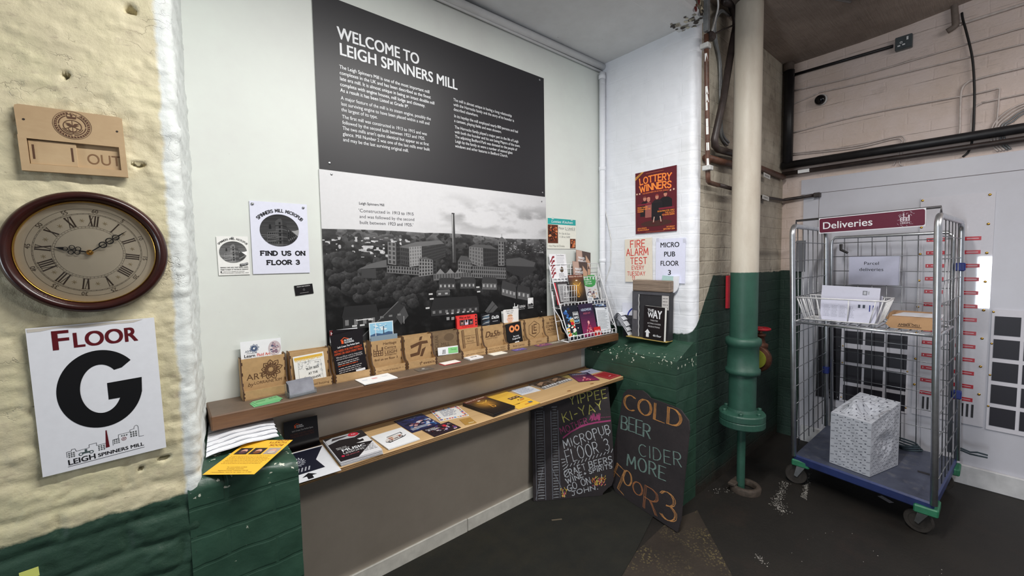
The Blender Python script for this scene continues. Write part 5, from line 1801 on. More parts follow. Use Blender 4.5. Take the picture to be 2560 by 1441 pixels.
for k in range(9):
    mb.add([(0.004, 0.006 + k * 0.0030, 0.003), (0.096, 0.006 + k * 0.0030, 0.003), (0.096, 0.018 + k * 0.0028, 0.050 + 0.001 * k), (0.004, 0.018 + k * 0.0028, 0.050 + 0.001 * k)], [(0, 1, 2, 3)])
    mb.add([(0.004, 0.0067 + k * 0.0030, 0.003), (0.096, 0.0067 + k * 0.0030, 0.003), (0.096, 0.0187 + k * 0.0028, 0.050 + 0.001 * k), (0.004, 0.0187 + k * 0.0028, 0.050 + 0.001 * k)], [(3, 2, 1, 0)])
cardset = mb.build('cards', simple('silver_grey_card', S(146, 148, 158), 0.4, 0.2), None, F_flat(0.338, 1.708, Zs + 0.0, 8))
tag(cardset, 'block of silver grey cards standing in the clear holder', 'cards')
cards('envelope', 0.612, 1.687, Zs, 0.150, 0.100, 2, 4, 'white envelope block with faint red mark by the mill engraved holder', S(236, 236, 236), lambda mb, z: (mb.rect(0.058, 0.050, 0.082, 0.066, S(226, 170, 170), z), mb.rect(0.016, 0.052, 0.038, 0.064, S(206, 212, 222), z), mb.rect(0.106, 0.056, 0.130, 0.070, S(220, 224, 230), z)), 'envelope', fan=0.001, mat=PAPER)
cards('business_card', 0.880, 1.722, Zs, 0.080, 0.052, 0, 1, 'dark grey card lying below the slanted cross holder', S(84, 82, 80), lambda mb, z: (mb.ell(0.040, 0.034, 0.008, 0.006, S(200, 200, 200), z), mb.rect(0.020, 0.016, 0.060, 0.020, S(150, 150, 150), z)), group=GR)
cards('business_card', 1.026, 1.738, Zs, 0.096, 0.050, 2, 5, 'white cards with a red edged sheet below the darker holder', S(236, 232, 226), None, group=GR, edge=S(206, 90, 90), fan=0.003, mat=PAPER)
cards('business_card', 1.176, 1.738, Zs, 0.088, 0.054, 3, 8, 'thick white card block with black lettering below the film strip holder', S(238, 238, 240), lambda mb, z: mb.text('BACUP', 0.026, 0.022, 0.014, INK, z, bold=0.03, width=0.040), group=GR, fan=0.0006)
cards('business_card', 1.326, 1.736, Zs, 0.096, 0.052, 0, 4, 'plain cream card block below the slanted word holder', S(236, 232, 220), None, group=GR, mat=PAPER, fan=0.0008)
def d_space(mb, z):
    rnd = random.Random(2)
    for k in range(22):
        blot(mb, rnd.uniform(0.012, 0.076), rnd.uniform(0.010, 0.034), rnd.uniform(0.003, 0.008), rnd.choice([S(120, 90, 190), S(60, 60, 130), S(170, 150, 220), S(90, 110, 190)]), z, rnd, 0.6, 8)
cards('business_card', 1.486, 1.742, Zs, 0.088, 0.044, -2, 1, 'blue violet card lying below the ring leaflet holder', S(84, 76, 150), d_space, group=GR)
def d_pink(mb, z):
    rnd = random.Random(3)
    for k in range(22):
        blot(mb, rnd.uniform(0.012, 0.090), rnd.uniform(0.010, 0.040), rnd.uniform(0.003, 0.009), rnd.choice([S(176, 90, 150), S(90, 60, 110), S(226, 150, 90), S(60, 40, 80)]), z, rnd, 0.6, 8)
    mb.ell(0.020, 0.036, 0.008, 0.007, S(240, 170, 90), z + E1)
cards('business_card', 1.668, 1.736, Zs, 0.102, 0.050, -2, 2, 'pink and purple card lying below the hexagon holder', S(120, 66, 116), d_pink, group=GR)
cards('business_card', 1.772, 1.738, Zs, 0.098, 0.046, -2, 1, 'grey printed card lying below the holder beside the rack', S(120, 116, 108), lambda mb, z: mb.text('DESIGNS', 0.016, 0.014, 0.018, S(220, 216, 206), z, bold=0.03, width=0.070), group=GR)

# ================================================================ LOWER SHELF
LZ = 0.75
PLYW = NT('pale_plywood_shelf', 0.55)
c = dirt(PLYW, S(204, 172, 126), S(178, 144, 100), 2.5, 0.35, 0.7, 0.9, (0.35, 6, 6))
c = dirt(PLYW, c, S(150, 116, 80), 9, 0.55, 0.75, 0.6, (0.3, 9, 9))
PLYW.colour(c)
mb = MB()
mb.box(0.302, 1.556, LZ - 0.022, 2.240, 1.872, LZ, bev=0.0015)
sh = mb.build('plywood_shelf', PLYW.m, label='long pale plywood shelf piled with magazines, lower of the two', cat='shelf')
mb = MB()
for i in range(3):
    mb.box(0.302, 1.5548, LZ - 0.0195 + i * 0.0065, 2.240, 1.5565, LZ - 0.0165 + i * 0.0065)
mb.build('ply_edge', simple('dark_ply_glue_line', S(120, 88, 56), 0.6), sh)
mb = MB()
for x, y in ((1.760, 1.592), (1.965, 1.590), (1.40, 1.70)):
    mb = MB(); mb.ell(x, y, 0.016, 0.008, S(150, 104, 62), LZ + E1); mb.ring(x, y, 0.012, 0.014, S(112, 74, 44), LZ + 2 * E1, k=0.5)
    mb.build('knot', BURN, sh)
mb = MB(); mb.box(0.302, 1.860, LZ + 0.0003, 2.238, 1.8718, LZ + 0.010, bev=0.002)
mb.build('back_batten', OLDW.m, label='thin dark wood strip along the back of the plywood shelf', cat='batten')

Zl = LZ + 0.0006
MG = 'leaflets and magazines on the plywood shelf'


def d_arrow(mb, z):
    DK = S(30, 32, 46)
    mb.poly([(0.0, 0.060), (0.112, 0.064), (0.100, 0.150), (0.150, 0.262), (0.0, 0.262)], DK, z)
    rnd = random.Random(5)
    for k in range(16):
        a = 2 * PI * k / 16
        mb.line([(0.035 + 0.020 * math.cos(a), 0.168 + 0.028 * math.sin(a)), (0.035 + 0.030 * math.cos(a + 0.3), 0.168 + 0.042 * math.sin(a + 0.3))], 0.004, S(190, 194, 204), z + E1)
        mb.line([(0.035 + 0.008 * math.cos(a), 0.166 + 0.010 * math.sin(a)), (0.035 + 0.018 * math.cos(a + 0.5), 0.168 + 0.022 * math.sin(a + 0.5))], 0.0025, S(150, 154, 166), z + E1)
    for k in range(5):
        mb.line([(0.012 + k * 0.012, 0.080), (0.020 + k * 0.012, 0.108)], 0.005, S(170, 172, 180), z + E1)
    mb.poly([(0.043, 0.006), (0.061, 0.006), (0.061, 0.030), (0.076, 0.030), (0.052, 0.054), (0.028, 0.030), (0.043, 0.030)], INK, z + E1)


cards('leaflet', 0.308, 1.536, Zl, 0.152, 0.272, -2, 1, 'white and navy poster with a black arrow at the left end of the plywood shelf', S(224, 226, 232), d_arrow, 'leaflet', group=MG)


def d_music(mb, z):
    DK = S(30, 26, 30)
    mb.poly([(0, 0), (0.066, 0), (0.158, 0.108), (0.158, 0.25), (0, 0.25)], DK, z)
    mb.poly([(0.0, 0.176), (0.05, 0.200), (0.11, 0.190), (0.14, 0.215), (0.10, 0.244), (0.03, 0.240), (0, 0.22)], S(190, 192, 196), z + E1)
    mb.poly([(0.02, 0.205), (0.07, 0.214), (0.10, 0.228), (0.03, 0.230)], S(60, 56, 60), z + 2 * E1)
    mb.poly([(0.096, 0.125), (0.130, 0.130), (0.132, 0.155), (0.118, 0.150), (0.112, 0.165), (0.156, 0.172), (0.156, 0.108), (0.11, 0.118)], S(226, 226, 228), z + 2 * E1)
    mb.ell(0.113, 0.222, 0.022, 0.020, S(196, 40, 60), z + 3 * E1); mb.text('7th', 0.104, 0.217, 0.011, WHITE, z + 4 * E1, width=0.018)
    mb.text('MUSIC', 0.028, 0.078, 0.023, WHITE, z + E1, bold=0.03, width=0.092); mb.text('LESSONS', 0.026, 0.054, 0.017, S(206, 206, 208), z + E1, bold=0.01, width=0.080)
    mb.text('BOOK YOUR', 0.016, 0.118, 0.009, S(210, 210, 210), z + E1, width=0.040); mb.text('LESSONS NOW', 0.016, 0.106, 0.009, S(210, 210, 210), z + E1, width=0.048)
    mb.ell(0.020, 0.040, 0.006, 0.008, S(196, 40, 70), z + E1); mb.text('leigh spinners mill', 0.030, 0.036, 0.008, S(220, 120, 130), z + E1, width=0.050)
    fake_lines(mb, 0.10, 0.152, 0.080, 0.012, 5, 0.005, S(120, 120, 124), z + E1, random.Random(4), 0.1)


cards('leaflet', 0.468, 1.560, Zl, 0.158, 0.250, -2, 16, 'thick pile of MUSIC LESSONS leaflets beside the arrow poster', S(216, 216, 220), d_music, 'leaflets', group=MG, t=0.0011, fan=0.003)


def d_car(mb, z):
    rnd = random.Random(8)
    mb.poly([(0.030, 0.052), (0.100, 0.070), (0.112, 0.100), (0.050, 0.110), (0.022, 0.075)], S(206, 200, 196), z)
    mb.line([(0.022, 0.064), (0.034, 0.050), (0.106, 0.068), (0.118, 0.078)], 0.004, INK, z + E1); mb.line([(0.046, 0.108), (0.112, 0.118), (0.112, 0.100)], 0.004, INK, z + E1)
    for x, y in ((0.040, 0.060), (0.096, 0.076)):
        mb.ring(x, y, 0.006, 0.009, INK, z + 2 * E1, seg=16)
    for k in range(16):
        blot(mb, rnd.uniform(0.04, 0.10), rnd.uniform(0.07, 0.098), rnd.uniform(0.003, 0.007), rnd.choice([S(160, 90, 70), S(90, 80, 80), S(220, 190, 150)]), z + 2 * E1, rnd, 0.6, 8)


cards('leaflet', 0.656, 1.570, Zl, 0.143, 0.166, 2, 6, 'white leaflets with a small car drawing beside the music pile', S(226, 228, 230), d_car, 'leaflets', group=MG, fan=0.003, mat=PAPER)


def d_party(cols, seed, n=60, W=0.14, H=0.2, r=(0.004, 0.012)):
    def f(mb, z):
        rnd = random.Random(seed)
        for k in range(n):
            rr_ = rnd.uniform(*r)
            blot(mb, rnd.uniform(rr_ * 1.4, W - rr_ * 1.4), rnd.uniform(rr_ * 1.4, H - rr_ * 1.4), rr_, rnd.choice(cols), z + (k % 20) * 0.02 * E1, rnd, rnd.uniform(0.4, 1.0), 8)
    return f


def d_blue(mb, z):
    d_party([S(30, 40, 90), S(46, 60, 120), S(20, 24, 50)], 3, 40, 0.145, 0.178, (0.008, 0.02))(mb, z)
    d_party([S(190, 150, 150), S(110, 60, 70), S(60, 110, 170), S(206, 206, 216)], 4, 46, 0.145, 0.11)(mb, z + E1)
    for k in range(5):
        mb.line([(0.01, 0.012 + k * 0.006), (0.06, 0.020 + k * 0.005), (0.10, 0.016 + k * 0.006)], 0.0022, S(200, 204, 214), z + 2 * E1)
    mb.text('Thursday night', 0.040, 0.15, 0.010, S(170, 190, 220), z + 2 * E1, width=0.06, slant=0.3)


cards('leaflet', 0.807, 1.662, Zl, 0.145, 0.180, 1, 3, 'dark blue nightlife leaflet at the back between car and hands leaflets', S(34, 38, 76), d_blue, 'leaflet', group=MG, fan=0.002)


def d_hands(mb, z):
    rnd = random.Random(13)
    cs = [S(206, 60, 70), S(40, 110, 190), S(236, 170, 60), S(90, 60, 130), S(230, 110, 60)]
    for k in range(44):
        t_ = k / 44 * 4
        e = t_ % 1
        x, y = [(e * 0.148, 0.011), (0.138, e * 0.158), (0.148 - e * 0.148, 0.147), (0.010, 0.158 - e * 0.158)][int(t_)]
        x = min(max(x, 0.010), 0.138); y = min(max(y, 0.010), 0.148)
        blot(mb, x, y, 0.0065, cs[k % 5], z, rnd, 0.9, 9, 0.5)
    fake_lines(mb, 0.036, 0.116, 0.120, 0.014, 6, 0.006, S(80, 90, 130), z, rnd, 0.4)
    mb.rect(0.050, 0.130, 0.100, 0.134, S(70, 130, 180), z)


cards('leaflet', 0.966, 1.692, Zl, 0.148, 0.158, -12, 2, 'white leaflet bordered by coloured hand prints', S(228, 228, 226), d_hands, 'leaflet', group=MG)
def d_crowd(mb, z):
    d_party([S(60, 40, 60), S(30, 22, 30), S(150, 60, 70), S(200, 190, 190), S(90, 70, 130)], 14, 90, 0.142, 0.1, (0.003, 0.009))(mb, z)
    mb.text('Comedian', 0.006, 0.078, 0.010, WHITE, z + 2 * E1, width=0.050, slant=0.2); mb.text('BY MAGIC', 0.012, 0.064, 0.010, WHITE, z + 2 * E1, bold=0.02, width=0.050)
    mb.ell(0.098, 0.068, 0.010, 0.009, S(210, 40, 60), z + 2 * E1)
cards('leaflet', 0.858, 1.556, Zl, 0.142, 0.100, 3, 2, 'dark crowd leaflet at the shelf front before the blue one', S(40, 30, 38), d_crowd, 'leaflet', group=MG)
cards('leaflet', 1.030, 1.574, Zl, 0.057, 0.078, -12, 1, 'small gold card beside the dark brochure pile', S(170, 130, 66), lambda mb, z: (mb.rect(0.022, 0.010, 0.050, 0.020, S(206, 186, 140), z), mb.ring(0.030, 0.050, 0.010, 0.0112, S(190, 156, 90), z, seg=20)), 'card')


def d_hold(mb, z, W=0.148, H=0.245):
    rnd = random.Random(17)
    n = 22
    P = []; cols = []
    xs_ = np.linspace(0.001, W - 0.001, n); ys_ = np.linspace(0.001, H - 0.001, n)
    gx, gy = np.meshgrid(xs_, ys_)
    cx_, cy_ = (gx[:-1, :-1] + gx[1:, 1:]) / 2 / W, (gy[:-1, :-1] + gy[1:, 1:]) / 2 / H
    glow = np.exp(-(((cx_ - 0.48) / 0.30) ** 2 + ((cy_ - 0.60) / 0.20) ** 2)) * (0.75 + 0.5 * fbm(cx_ * 7, cy_ * 9, 3, 5))
    top = np.clip((cy_ - 0.78) / 0.22, 0, 1)
    r = 0.014 + glow * 0.50 + top * 0.16; g_ = 0.011 + glow * 0.24 + top * 0.025; b_ = 0.011 + glow * 0.03 + top * 0.012
    mb.grid(np.stack([gx, gy, np.full(gx.shape, z)], -1), cols=np.stack([r, g_, b_], -1))
    z += E1
    mb.text('HOLD ME CLOSER', W / 2, H * 0.925, H * 0.042, S(236, 216, 196), z, bold=0.02, align='c', width=W * 0.88)
    mb.line([(W * 0.28, H * 0.72), (W * 0.42, H * 0.64), (W * 0.50, H * 0.66), (W * 0.58, H * 0.64), (W * 0.74, H * 0.74)], W * 0.03, S(236, 190, 80), z)
    mb.line([(W * 0.50, H * 0.47), (W * 0.44, H * 0.36), (W * 0.42, H * 0.29), (W * 0.52, H * 0.28), (W * 0.58, H * 0.34), (W * 0.52, H * 0.45)], W * 0.03, S(226, 160, 66), z)
    mb.ell(W * 0.5, H * 0.49, W * 0.03, W * 0.035, S(226, 160, 66), z); mb.rect(W * 0.44, H * 0.80, W * 0.56, H * 0.835, S(236, 220, 200), z)


cards('brochure', 1.188, 1.562, Zl, 0.148, 0.236, 6, 14, 'thick pile of dark brochures with a golden glow on the plywood shelf', S(40, 36, 36), lambda mb, z: d_hold(mb, z, 0.148, 0.236), 'brochures', group=MG, t=0.0012, fan=0.002, edge=S(56, 52, 52))
YEL = S(236, 190, 72)
def d_yel(mb, z):
    d_party([S(70, 50, 46), S(40, 30, 30)], 18, 1, 0.14, 0.1)(mb, z)
    for k in range(3):
        mb.rect(0.062 + k * 0.026, 0.062, 0.084 + k * 0.026, 0.094, S(50, 38, 36), z); mb.ell(0.073 + k * 0.026, 0.080, 0.006, 0.008, S(206, 160, 130), z + E1)
    mb.rect(0.100, 0.030, 0.132, 0.036, S(190, 90, 40), z); mb.rect(0.090, 0.020, 0.120, 0.025, S(190, 90, 40), z)
    fake_lines(mb, 0.012, 0.14, 0.185, 0.012, 5, 0.004, S(206, 160, 60), z, random.Random(5), 0.4); mb.rect(0.116, 0.044, 0.138, 0.056, S(80, 100, 110), z)
cards('leaflet', 1.345, 1.618, Zl + 0.0022, 0.150, 0.205, 5, 3, 'yellow leaflet overlapping the dark brochures, rear of two', YEL, d_yel, 'leaflet', group=MG, fan=0.002)
cards('leaflet', 1.345, 1.562, Zl, 0.148, 0.120, -3, 2, 'yellow leaflet at the shelf front, nearer of two', YEL, lambda mb, z: (mb.rect(0.070, 0.030, 0.120, 0.036, S(190, 90, 40), z), mb.rect(0.104, 0.038, 0.130, 0.056, S(80, 110, 130), z), mb.rect(0.0, 0.060, 0.06, 0.075, S(40, 34, 34), z)), 'leaflet', group=MG)
cards('leaflet', 1.506, 1.716, Zl, 0.138, 0.112, -4, 2, 'pale blue and white text leaflet right of the yellow leaflets', S(218, 222, 230), lambda mb, z: fake_lines(mb, 0.012, 0.128, 0.094, 0.012, 7, 0.005, S(110, 130, 170), z, random.Random(6), 0.3), 'leaflet', group=MG)


def d_mag(seed):
    def f(mb, z):
        d_party([S(56, 42, 34), S(90, 66, 48), S(34, 28, 26), S(126, 100, 76)], seed, 60, 0.128, 0.122, (0.005, 0.014))(mb, z)
        mb.rect(0.004, 0.004, 0.124, 0.030, S(216, 218, 222), z + 2 * E1)
        for k in range(5):
            mb.rect(0.010 + k * 0.022, 0.008, 0.018 + k * 0.022, 0.024, INK, z + 3 * E1)
        mb.poly([(0.03, 0.05), (0.09, 0.09), (0.08, 0.11), (0.02, 0.08)], S(150, 120, 96), z + 2 * E1)
    return f


cards('magazine', 1.672, 1.704, Zl, 0.128, 0.136, 3, 6, 'brown sepia magazine pile at the shelf back, left of the pair', S(96, 80, 66), d_mag(20), 'magazines', group=MG, fan=0.003, edge=S(210, 208, 204))
cards('magazine', 1.806, 1.716, Zl, 0.128, 0.125, 1, 5, 'brown sepia magazine pile at the shelf back, right of the pair', S(96, 80, 66), d_mag(21), 'magazines', group=MG, fan=0.003, edge=S(210, 208, 204))
cards('leaflet', 1.946, 1.772, Zl, 0.090, 0.066, 0, 1, 'olive leaflet at the back behind the purple leaflet', S(146, 128, 70), None, 'leaflet', group=MG)


def d_head(mb, z, W=0.142, H=0.19):
    n = 14
    gx, gy = np.meshgrid(np.linspace(0, W, n), np.linspace(0, H, n))
    b_ = np.clip(1 - (gy[:-1, :-1] / H) / 0.75, 0, 1)
    mb.grid(np.stack([gx, gy, np.full(gx.shape, z)], -1), cols=np.stack([0.03 + 0.22 * b_, 0.018 + 0.01 * b_, 0.05 + 0.06 * b_], -1))
    rnd = random.Random(19)
    z += E1
    for j in range(7):
        for i in range(j + 1):
            blot(mb, W * (0.5 + (i - j / 2) * 0.085), H * (0.40 - j * 0.052), W * 0.034, rnd.choice([S(236, 130, 140), S(206, 70, 90), S(240, 190, 180), S(150, 40, 70)]), z, rnd, 1.1, 8)
    mb.ell(W * 0.5, H * 0.42, W * 0.07, W * 0.08, S(240, 170, 170), z + E1)
    mb.text('HEADWEAR', W / 2, H * 0.78, H * 0.075, S(190, 204, 226), z, bold=0.02, align='c', width=W * 0.72); mb.text('INSIDE OUT', W / 2, H * 0.68, H * 0.05, S(206, 110, 130), z, align='c', width=W * 0.5)


cards('leaflet', 1.930, 1.664, Zl + 0.0025, 0.142, 0.186, -26, 1, 'purple and pink leaflet lying askew near the plywood shelf end', S(50, 30, 66), lambda mb, z: d_head(mb, z, 0.142, 0.186), 'leaflet', group=MG)
cards('leaflet', 2.110, 1.736, Zl, 0.120, 0.098, -6, 1, 'pale lilac leaflet behind the red card at the shelf end', S(180, 182, 206), lambda mb, z: (mb.ell(0.055, 0.050, 0.007, 0.008, S(60, 64, 90), z), mb.rect(0.040, 0.034, 0.076, 0.037, S(120, 124, 150), z)), 'leaflet', group=MG)
cards('leaflet', 2.116, 1.570, Zl, 0.126, 0.134, 2, 3, 'red card with pale border at the right end of the plywood shelf', S(160, 40, 48), lambda mb, z: (mb.line([(0.010, 0.010), (0.116, 0.010), (0.116, 0.124), (0.010, 0.124), (0.010, 0.010)], 0.003, S(206, 130, 130), z), mb.rect(0.050, 0.040, 0.075, 0.046, S(230, 190, 190), z)), 'card', group=MG, fan=0.001)

# ---- black flooring leaflets propped against the back board, feet curling onto the shelf
mb = MB()
path = [(0.0, 0.0), (0.012, 0.0008), (0.022, 0.003), (0.030, 0.010), (0.036, 0.024), (0.040, 0.045), (0.044, 0.08), (0.048, 0.112)]
for e in (0, 1):
    P = np.array([[(x, a, b + (0.001 if e else 0)) for x in np.linspace(0, 0.128, 5)] for a, b in path])
    mb.grid(P if e else P[:, ::-1], S(24, 20, 24))
fl = mb.build('leaflet', GLOSSY, None, F_flat(0.340, 1.8115, Zl, -1), smooth=True, label='black flooring leaflet curled up against the back board behind the arrow poster', cat='leaflet')
mb = MB(); house_logo(mb, 0.038, 0.078, 0.011, 0.001); mb.text("Let's Create That Perfect Space", 0.068, 0.064, 0.006, S(206, 206, 206), 0.001, align='c', width=0.080)
mb.text('NO NEED FOR PAY-WEEKLY', 0.066, 0.050, 0.007, S(96, 50, 40), 0.001, align='c', width=0.09); mb.text('OFFERS OR HIGH STREET PRICE', 0.066, 0.040, 0.007, S(96, 50, 40), 0.001, align='c', width=0.09)
mb.build('print', GLOSSY, fl, Matrix.Translation((0, 0.0335, 0.004)) @ Matrix.Rotation(math.radians(83.5), 4, 'X'))

# ================================================================ LEFT PLINTH: fanned sheets and a yellow flyer
PZ = 0.910
rnd = random.Random(31)
for k in range(7):
    nx, ny = 14, 8
    P = []
    d0 = 0.040 * k
    for j in range(ny):
        row = []
        for i in range(nx):
            y = 1.575 + d0 * 0.9 + 0.125 * j / (ny - 1) - 0.05 * (1 - i / (nx - 1)) * 0.4
            y = min(y, 1.868)
            x0 = 0.062 + 0.042 * min(1, max(0, (y - 1.47) / 0.43))
            x = x0 + (0.274 + 0.003 * k - x0) * i / (nx - 1)
            z = PZ + 0.0026 * k + 0.0014 * math.sin(i * 1.1 + k * 0.9) * (1 - 0.5 * j / ny) + 0.008 * (1 - ((i - 6.5) / 6.5) ** 2) + 0.007
            row.append((x + rnd.uniform(-0.002, 0.002) * (i == nx - 1), y, z))
        P.append(row)
    P = np.array(P)
    mb = MB()
    mb.grid(P, S(236, 238, 244))
    P2 = P.copy(); P2[..., 2] -= 0.0008
    mb.grid(P2[:, ::-1], S(228, 230, 236))
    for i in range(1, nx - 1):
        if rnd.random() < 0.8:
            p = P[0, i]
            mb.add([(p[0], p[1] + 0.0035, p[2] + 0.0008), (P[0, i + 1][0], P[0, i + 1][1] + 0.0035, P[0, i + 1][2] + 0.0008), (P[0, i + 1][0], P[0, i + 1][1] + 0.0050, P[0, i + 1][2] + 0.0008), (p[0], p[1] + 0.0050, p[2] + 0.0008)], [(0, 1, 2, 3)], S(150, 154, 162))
    mb.build('paper_sheet', PAPER, smooth=True, label=['white sheet nearest the plinth front, lowest of the fanned sheets'][0] if k == 0 else ('topmost white sheet of the fan, farthest back on the green plinth' if k == 6 else '%s white sheet up in the fan of sheets on the green plinth' % ['second', 'third', 'fourth', 'fifth', 'sixth'][k - 1]), cat='paper', group='fanned white sheets on the plinth')


def d_flyer(mb, z):
    R180 = PI
    mb.text('BOOK', 0.138, 0.176, 0.013, S(150, 80, 30), z, bold=0.02, rot=R180, width=0.046); mb.text('TICKETS', 0.142, 0.193, 0.010, S(150, 80, 30), z, bold=0.02, rot=R180, width=0.060); mb.text('NOW', 0.140, 0.207, 0.010, S(150, 80, 30), z, bold=0.02, rot=R180, width=0.040)
    for k, cc in enumerate((S(90, 60, 66), S(120, 70, 40), S(196, 180, 170))):
        x = 0.012 + k * 0.046
        mb.rect(x, 0.112, x + 0.040, 0.152, S(50, 40, 38) if k < 2 else S(170, 156, 146), z)
        mb.ell(x + 0.022, 0.130, 0.010, 0.013, S(214, 160, 140), z + E1); mb.ell(x + 0.022, 0.123, 0.011, 0.009, cc, z + 2 * E1)
    fake_lines(mb, 0.012, 0.145, 0.100, 0.0085, 6, 0.0028, S(176, 130, 40), z, random.Random(7), 0.15)
    for j, w in enumerate((0.060, 0.050, 0.090, 0.120)):
        mb.text(('For more tickets available', 'bookings essential', 'Registered charity: wheelchair friendly', 'I would please reserve my seats on 01942')[j], 0.075, 0.036 - j * 0.009, 0.0045, S(120, 84, 30), z, align='c', width=w)


f = F_flat(0.056, 1.461, PZ - 0.006, -41) @ Matrix.Rotation(math.radians(3), 4, 'X')
mb = sheet(0.150, 0.205, 0.0008, S(238, 188, 60)); d_flyer(mb, 0.0008 + E1)
mb.build('leaflet', PAPER, None, f, label='yellow flyer with three portraits lying across the front of the green plinth', cat='leaflet')

# ================================================================ WIRE RACK on the upper shelf
WW = simple('white_plastic_coated_wire', S(232, 232, 234), 0.4)
rk = empty('wire_leaflet_rack', Matrix.Translation((1.88, 1.70, SZ)), 'white three tier wire leaflet rack at the right end of the upper shelf', 'leaflet rack')
RW_ = 0.485
tiers = [(0.0, 0.034), (0.075, 0.232), (0.136, 0.390)]      # (depth from the front, height) of each tier's front rail


def part_tubes(name, lists, r, mat, parent, seg=8):
    mb = MB()
    for pts in lists:
        mb.tube(pts, r, seg)
    return mb.build(name, mat, parent, Matrix(), smooth=True)


for x in (0.0, RW_):
    part_tubes('side_frame', [[(x, -0.004, 0.003), (x, 0.0, 0.034), (x, 0.075, 0.232), (x, 0.136, 0.390), (x - 0.012 * (x == 0), 0.156, 0.482), (x, 0.158, 0.470)], [(x, -0.004, 0.003), (x, 0.084, 0.003), (x, 0.150, 0.330), (x, 0.154, 0.470)], [(x, 0.0, 0.034), (x, 0.045, 0.090), (x, 0.06, 0.130), (x, 0.075, 0.150)], [(x, 0.075, 0.150), (x, 0.12, 0.200), (x, 0.136, 0.310)]], 0.0032, WW, rk)
for k, (d, h) in enumerate(tiers):
    part_tubes('front_rail', [[(0, d, h), (RW_, d, h)], [(0, d + 0.004, h - 0.028), (RW_, d + 0.004, h - 0.028)]], 0.0030, WW, rk)
    L = []
    n = 15
    for i in range(n):
        x = 0.012 + (RW_ - 0.024) * i / (n - 1)
        dep = (0.060, 0.060, 0.030)[k]
        L.append([(x, d - 0.002, h), (x, d - 0.003, h - 0.026), (x, d + 0.004, h - 0.030), (x, d + dep - 0.005, h - 0.030), (x, d + dep, h - 0.026)])
    L.append([(0, d + dep, h - 0.026), (RW_, d + dep, h - 0.026)])
    part_tubes('tray_wires', L, 0.0022, WW, rk, 6)
part_tubes('back_wires', [[(x, 0.086, 0.012), (x, 0.150, 0.330), (x, 0.154, 0.48)] for x in np.linspace(0.0, RW_, 6)] + [[(0, 0.084 + 0.202 * min(z, 0.33) + 0.02 * max(0, z - 0.33), z), (RW_, 0.084 + 0.202 * min(z, 0.33) + 0.02 * max(0, z - 0.33), z)] for z in (0.12, 0.28, 0.45, 0.48)], 0.0024, WW, rk)
# small wire pocket on the middle tier
part_tubes('leaflet_pocket', [[(0.03, 0.066, z), (0.15, 0.066, z)] for z in (0.24, 0.27, 0.31, 0.345)] + [[(x, 0.066, 0.236), (x, 0.066, 0.345)] for x in (0.03, 0.055, 0.08, 0.105, 0.13, 0.15)], 0.0016, WW, rk, 6)


def racked(dx, tier, w, h, label, draw, col, lean=14, dz=0.0, dd=0.018, tilt=0, n=1, mat=None):
    d, hh = tiers[tier]
    return standing('leaflet', 1.88 + dx, 1.70 + d + dd, SZ + hh - 0.025 + dz, w, h, label, draw, col, lean, tilt, 0.0012 * n, mat, 'leaflet')


def d_pand(mb, z):
    d_party([S(46, 90, 160), S(90, 150, 206), S(24, 40, 80)], 41, 22, 0.08, 0.215, (0.006, 0.014))(mb, z)
    d_party([S(240, 240, 240), S(60, 60, 66)], 42, 30, 0.145, 0.075, (0.004, 0.010))(mb, z)
    d_party([S(206, 60, 44), S(70, 140, 70), S(236, 190, 90), S(240, 236, 226), S(220, 120, 60)], 43, 26, 0.11, 0.125, (0.006, 0.014))(mb, z + E1)
    mb.rect(0.088, 0.095, 0.140, 0.170, S(240, 240, 240), z + 2 * E1); mb.rect(0.090, 0.097, 0.138, 0.168, S(20, 26, 40), z + 2.5 * E1)
    mb.text('PAND', 0.092, 0.148, 0.015, WHITE, z + 3 * E1, bold=0.04, width=0.044); mb.text('AMO', 0.094, 0.126, 0.015, WHITE, z + 3 * E1, bold=0.04, width=0.038); mb.text('NIUM', 0.092, 0.104, 0.015, S(150, 200, 230), z + 3 * E1, bold=0.04, width=0.044)
    mb.ell(0.068, 0.118, 0.018, 0.014, S(196, 160, 70), z + 3 * E1); mb.ell(0.062, 0.130, 0.005, 0.005, WHITE, z + 4 * E1); mb.ell(0.076, 0.131, 0.005, 0.005, WHITE, z + 4 * E1); mb.ell(0.068, 0.100, 0.014, 0.012, S(214, 40, 40), z + 4 * E1)


racked(0.012, 0, 0.145, 0.215, 'busy multicoloured cartoon leaflet at the left of the bottom tier', d_pand, S(26, 30, 44))
racked(0.164, 0, 0.145, 0.215, 'purple leaflet with pink pyramid standing on the bottom tier of the rack', lambda mb, z: d_head(mb, z, 0.145, 0.215), S(40, 26, 56))


def d_form(mb, z):
    fake_lines(mb, 0.012, 0.125, 0.148, 0.0085, 15, 0.0036, S(110, 116, 122), z, random.Random(44), 0.3)
    mb.rect(0.100, 0.160, 0.120, 0.166, S(90, 96, 104), z)


racked(0.322, 0, 0.138, 0.215, 'dark blue patterned booklet behind the printed form on the bottom tier', d_party([S(70, 90, 140), S(200, 210, 224), S(34, 36, 50), S(120, 150, 190)], 45, 60, 0.138, 0.215, (0.006, 0.012)), S(46, 50, 66), dd=0.034, tilt=-4)
racked(0.318, 0, 0.134, 0.172, 'white printed form with grey lines on the bottom tier of the rack', d_form, S(222, 226, 232), tilt=-4, mat=PAPER)
racked(0.262, 0, 0.07, 0.055, 'red leaflet edge low in the bottom tier behind the wires', lambda mb, z: mb.text('TOURS', 0.008, 0.014, 0.02, S(240, 210, 206), z, bold=0.03, width=0.05), S(206, 44, 44), dd=0.006)


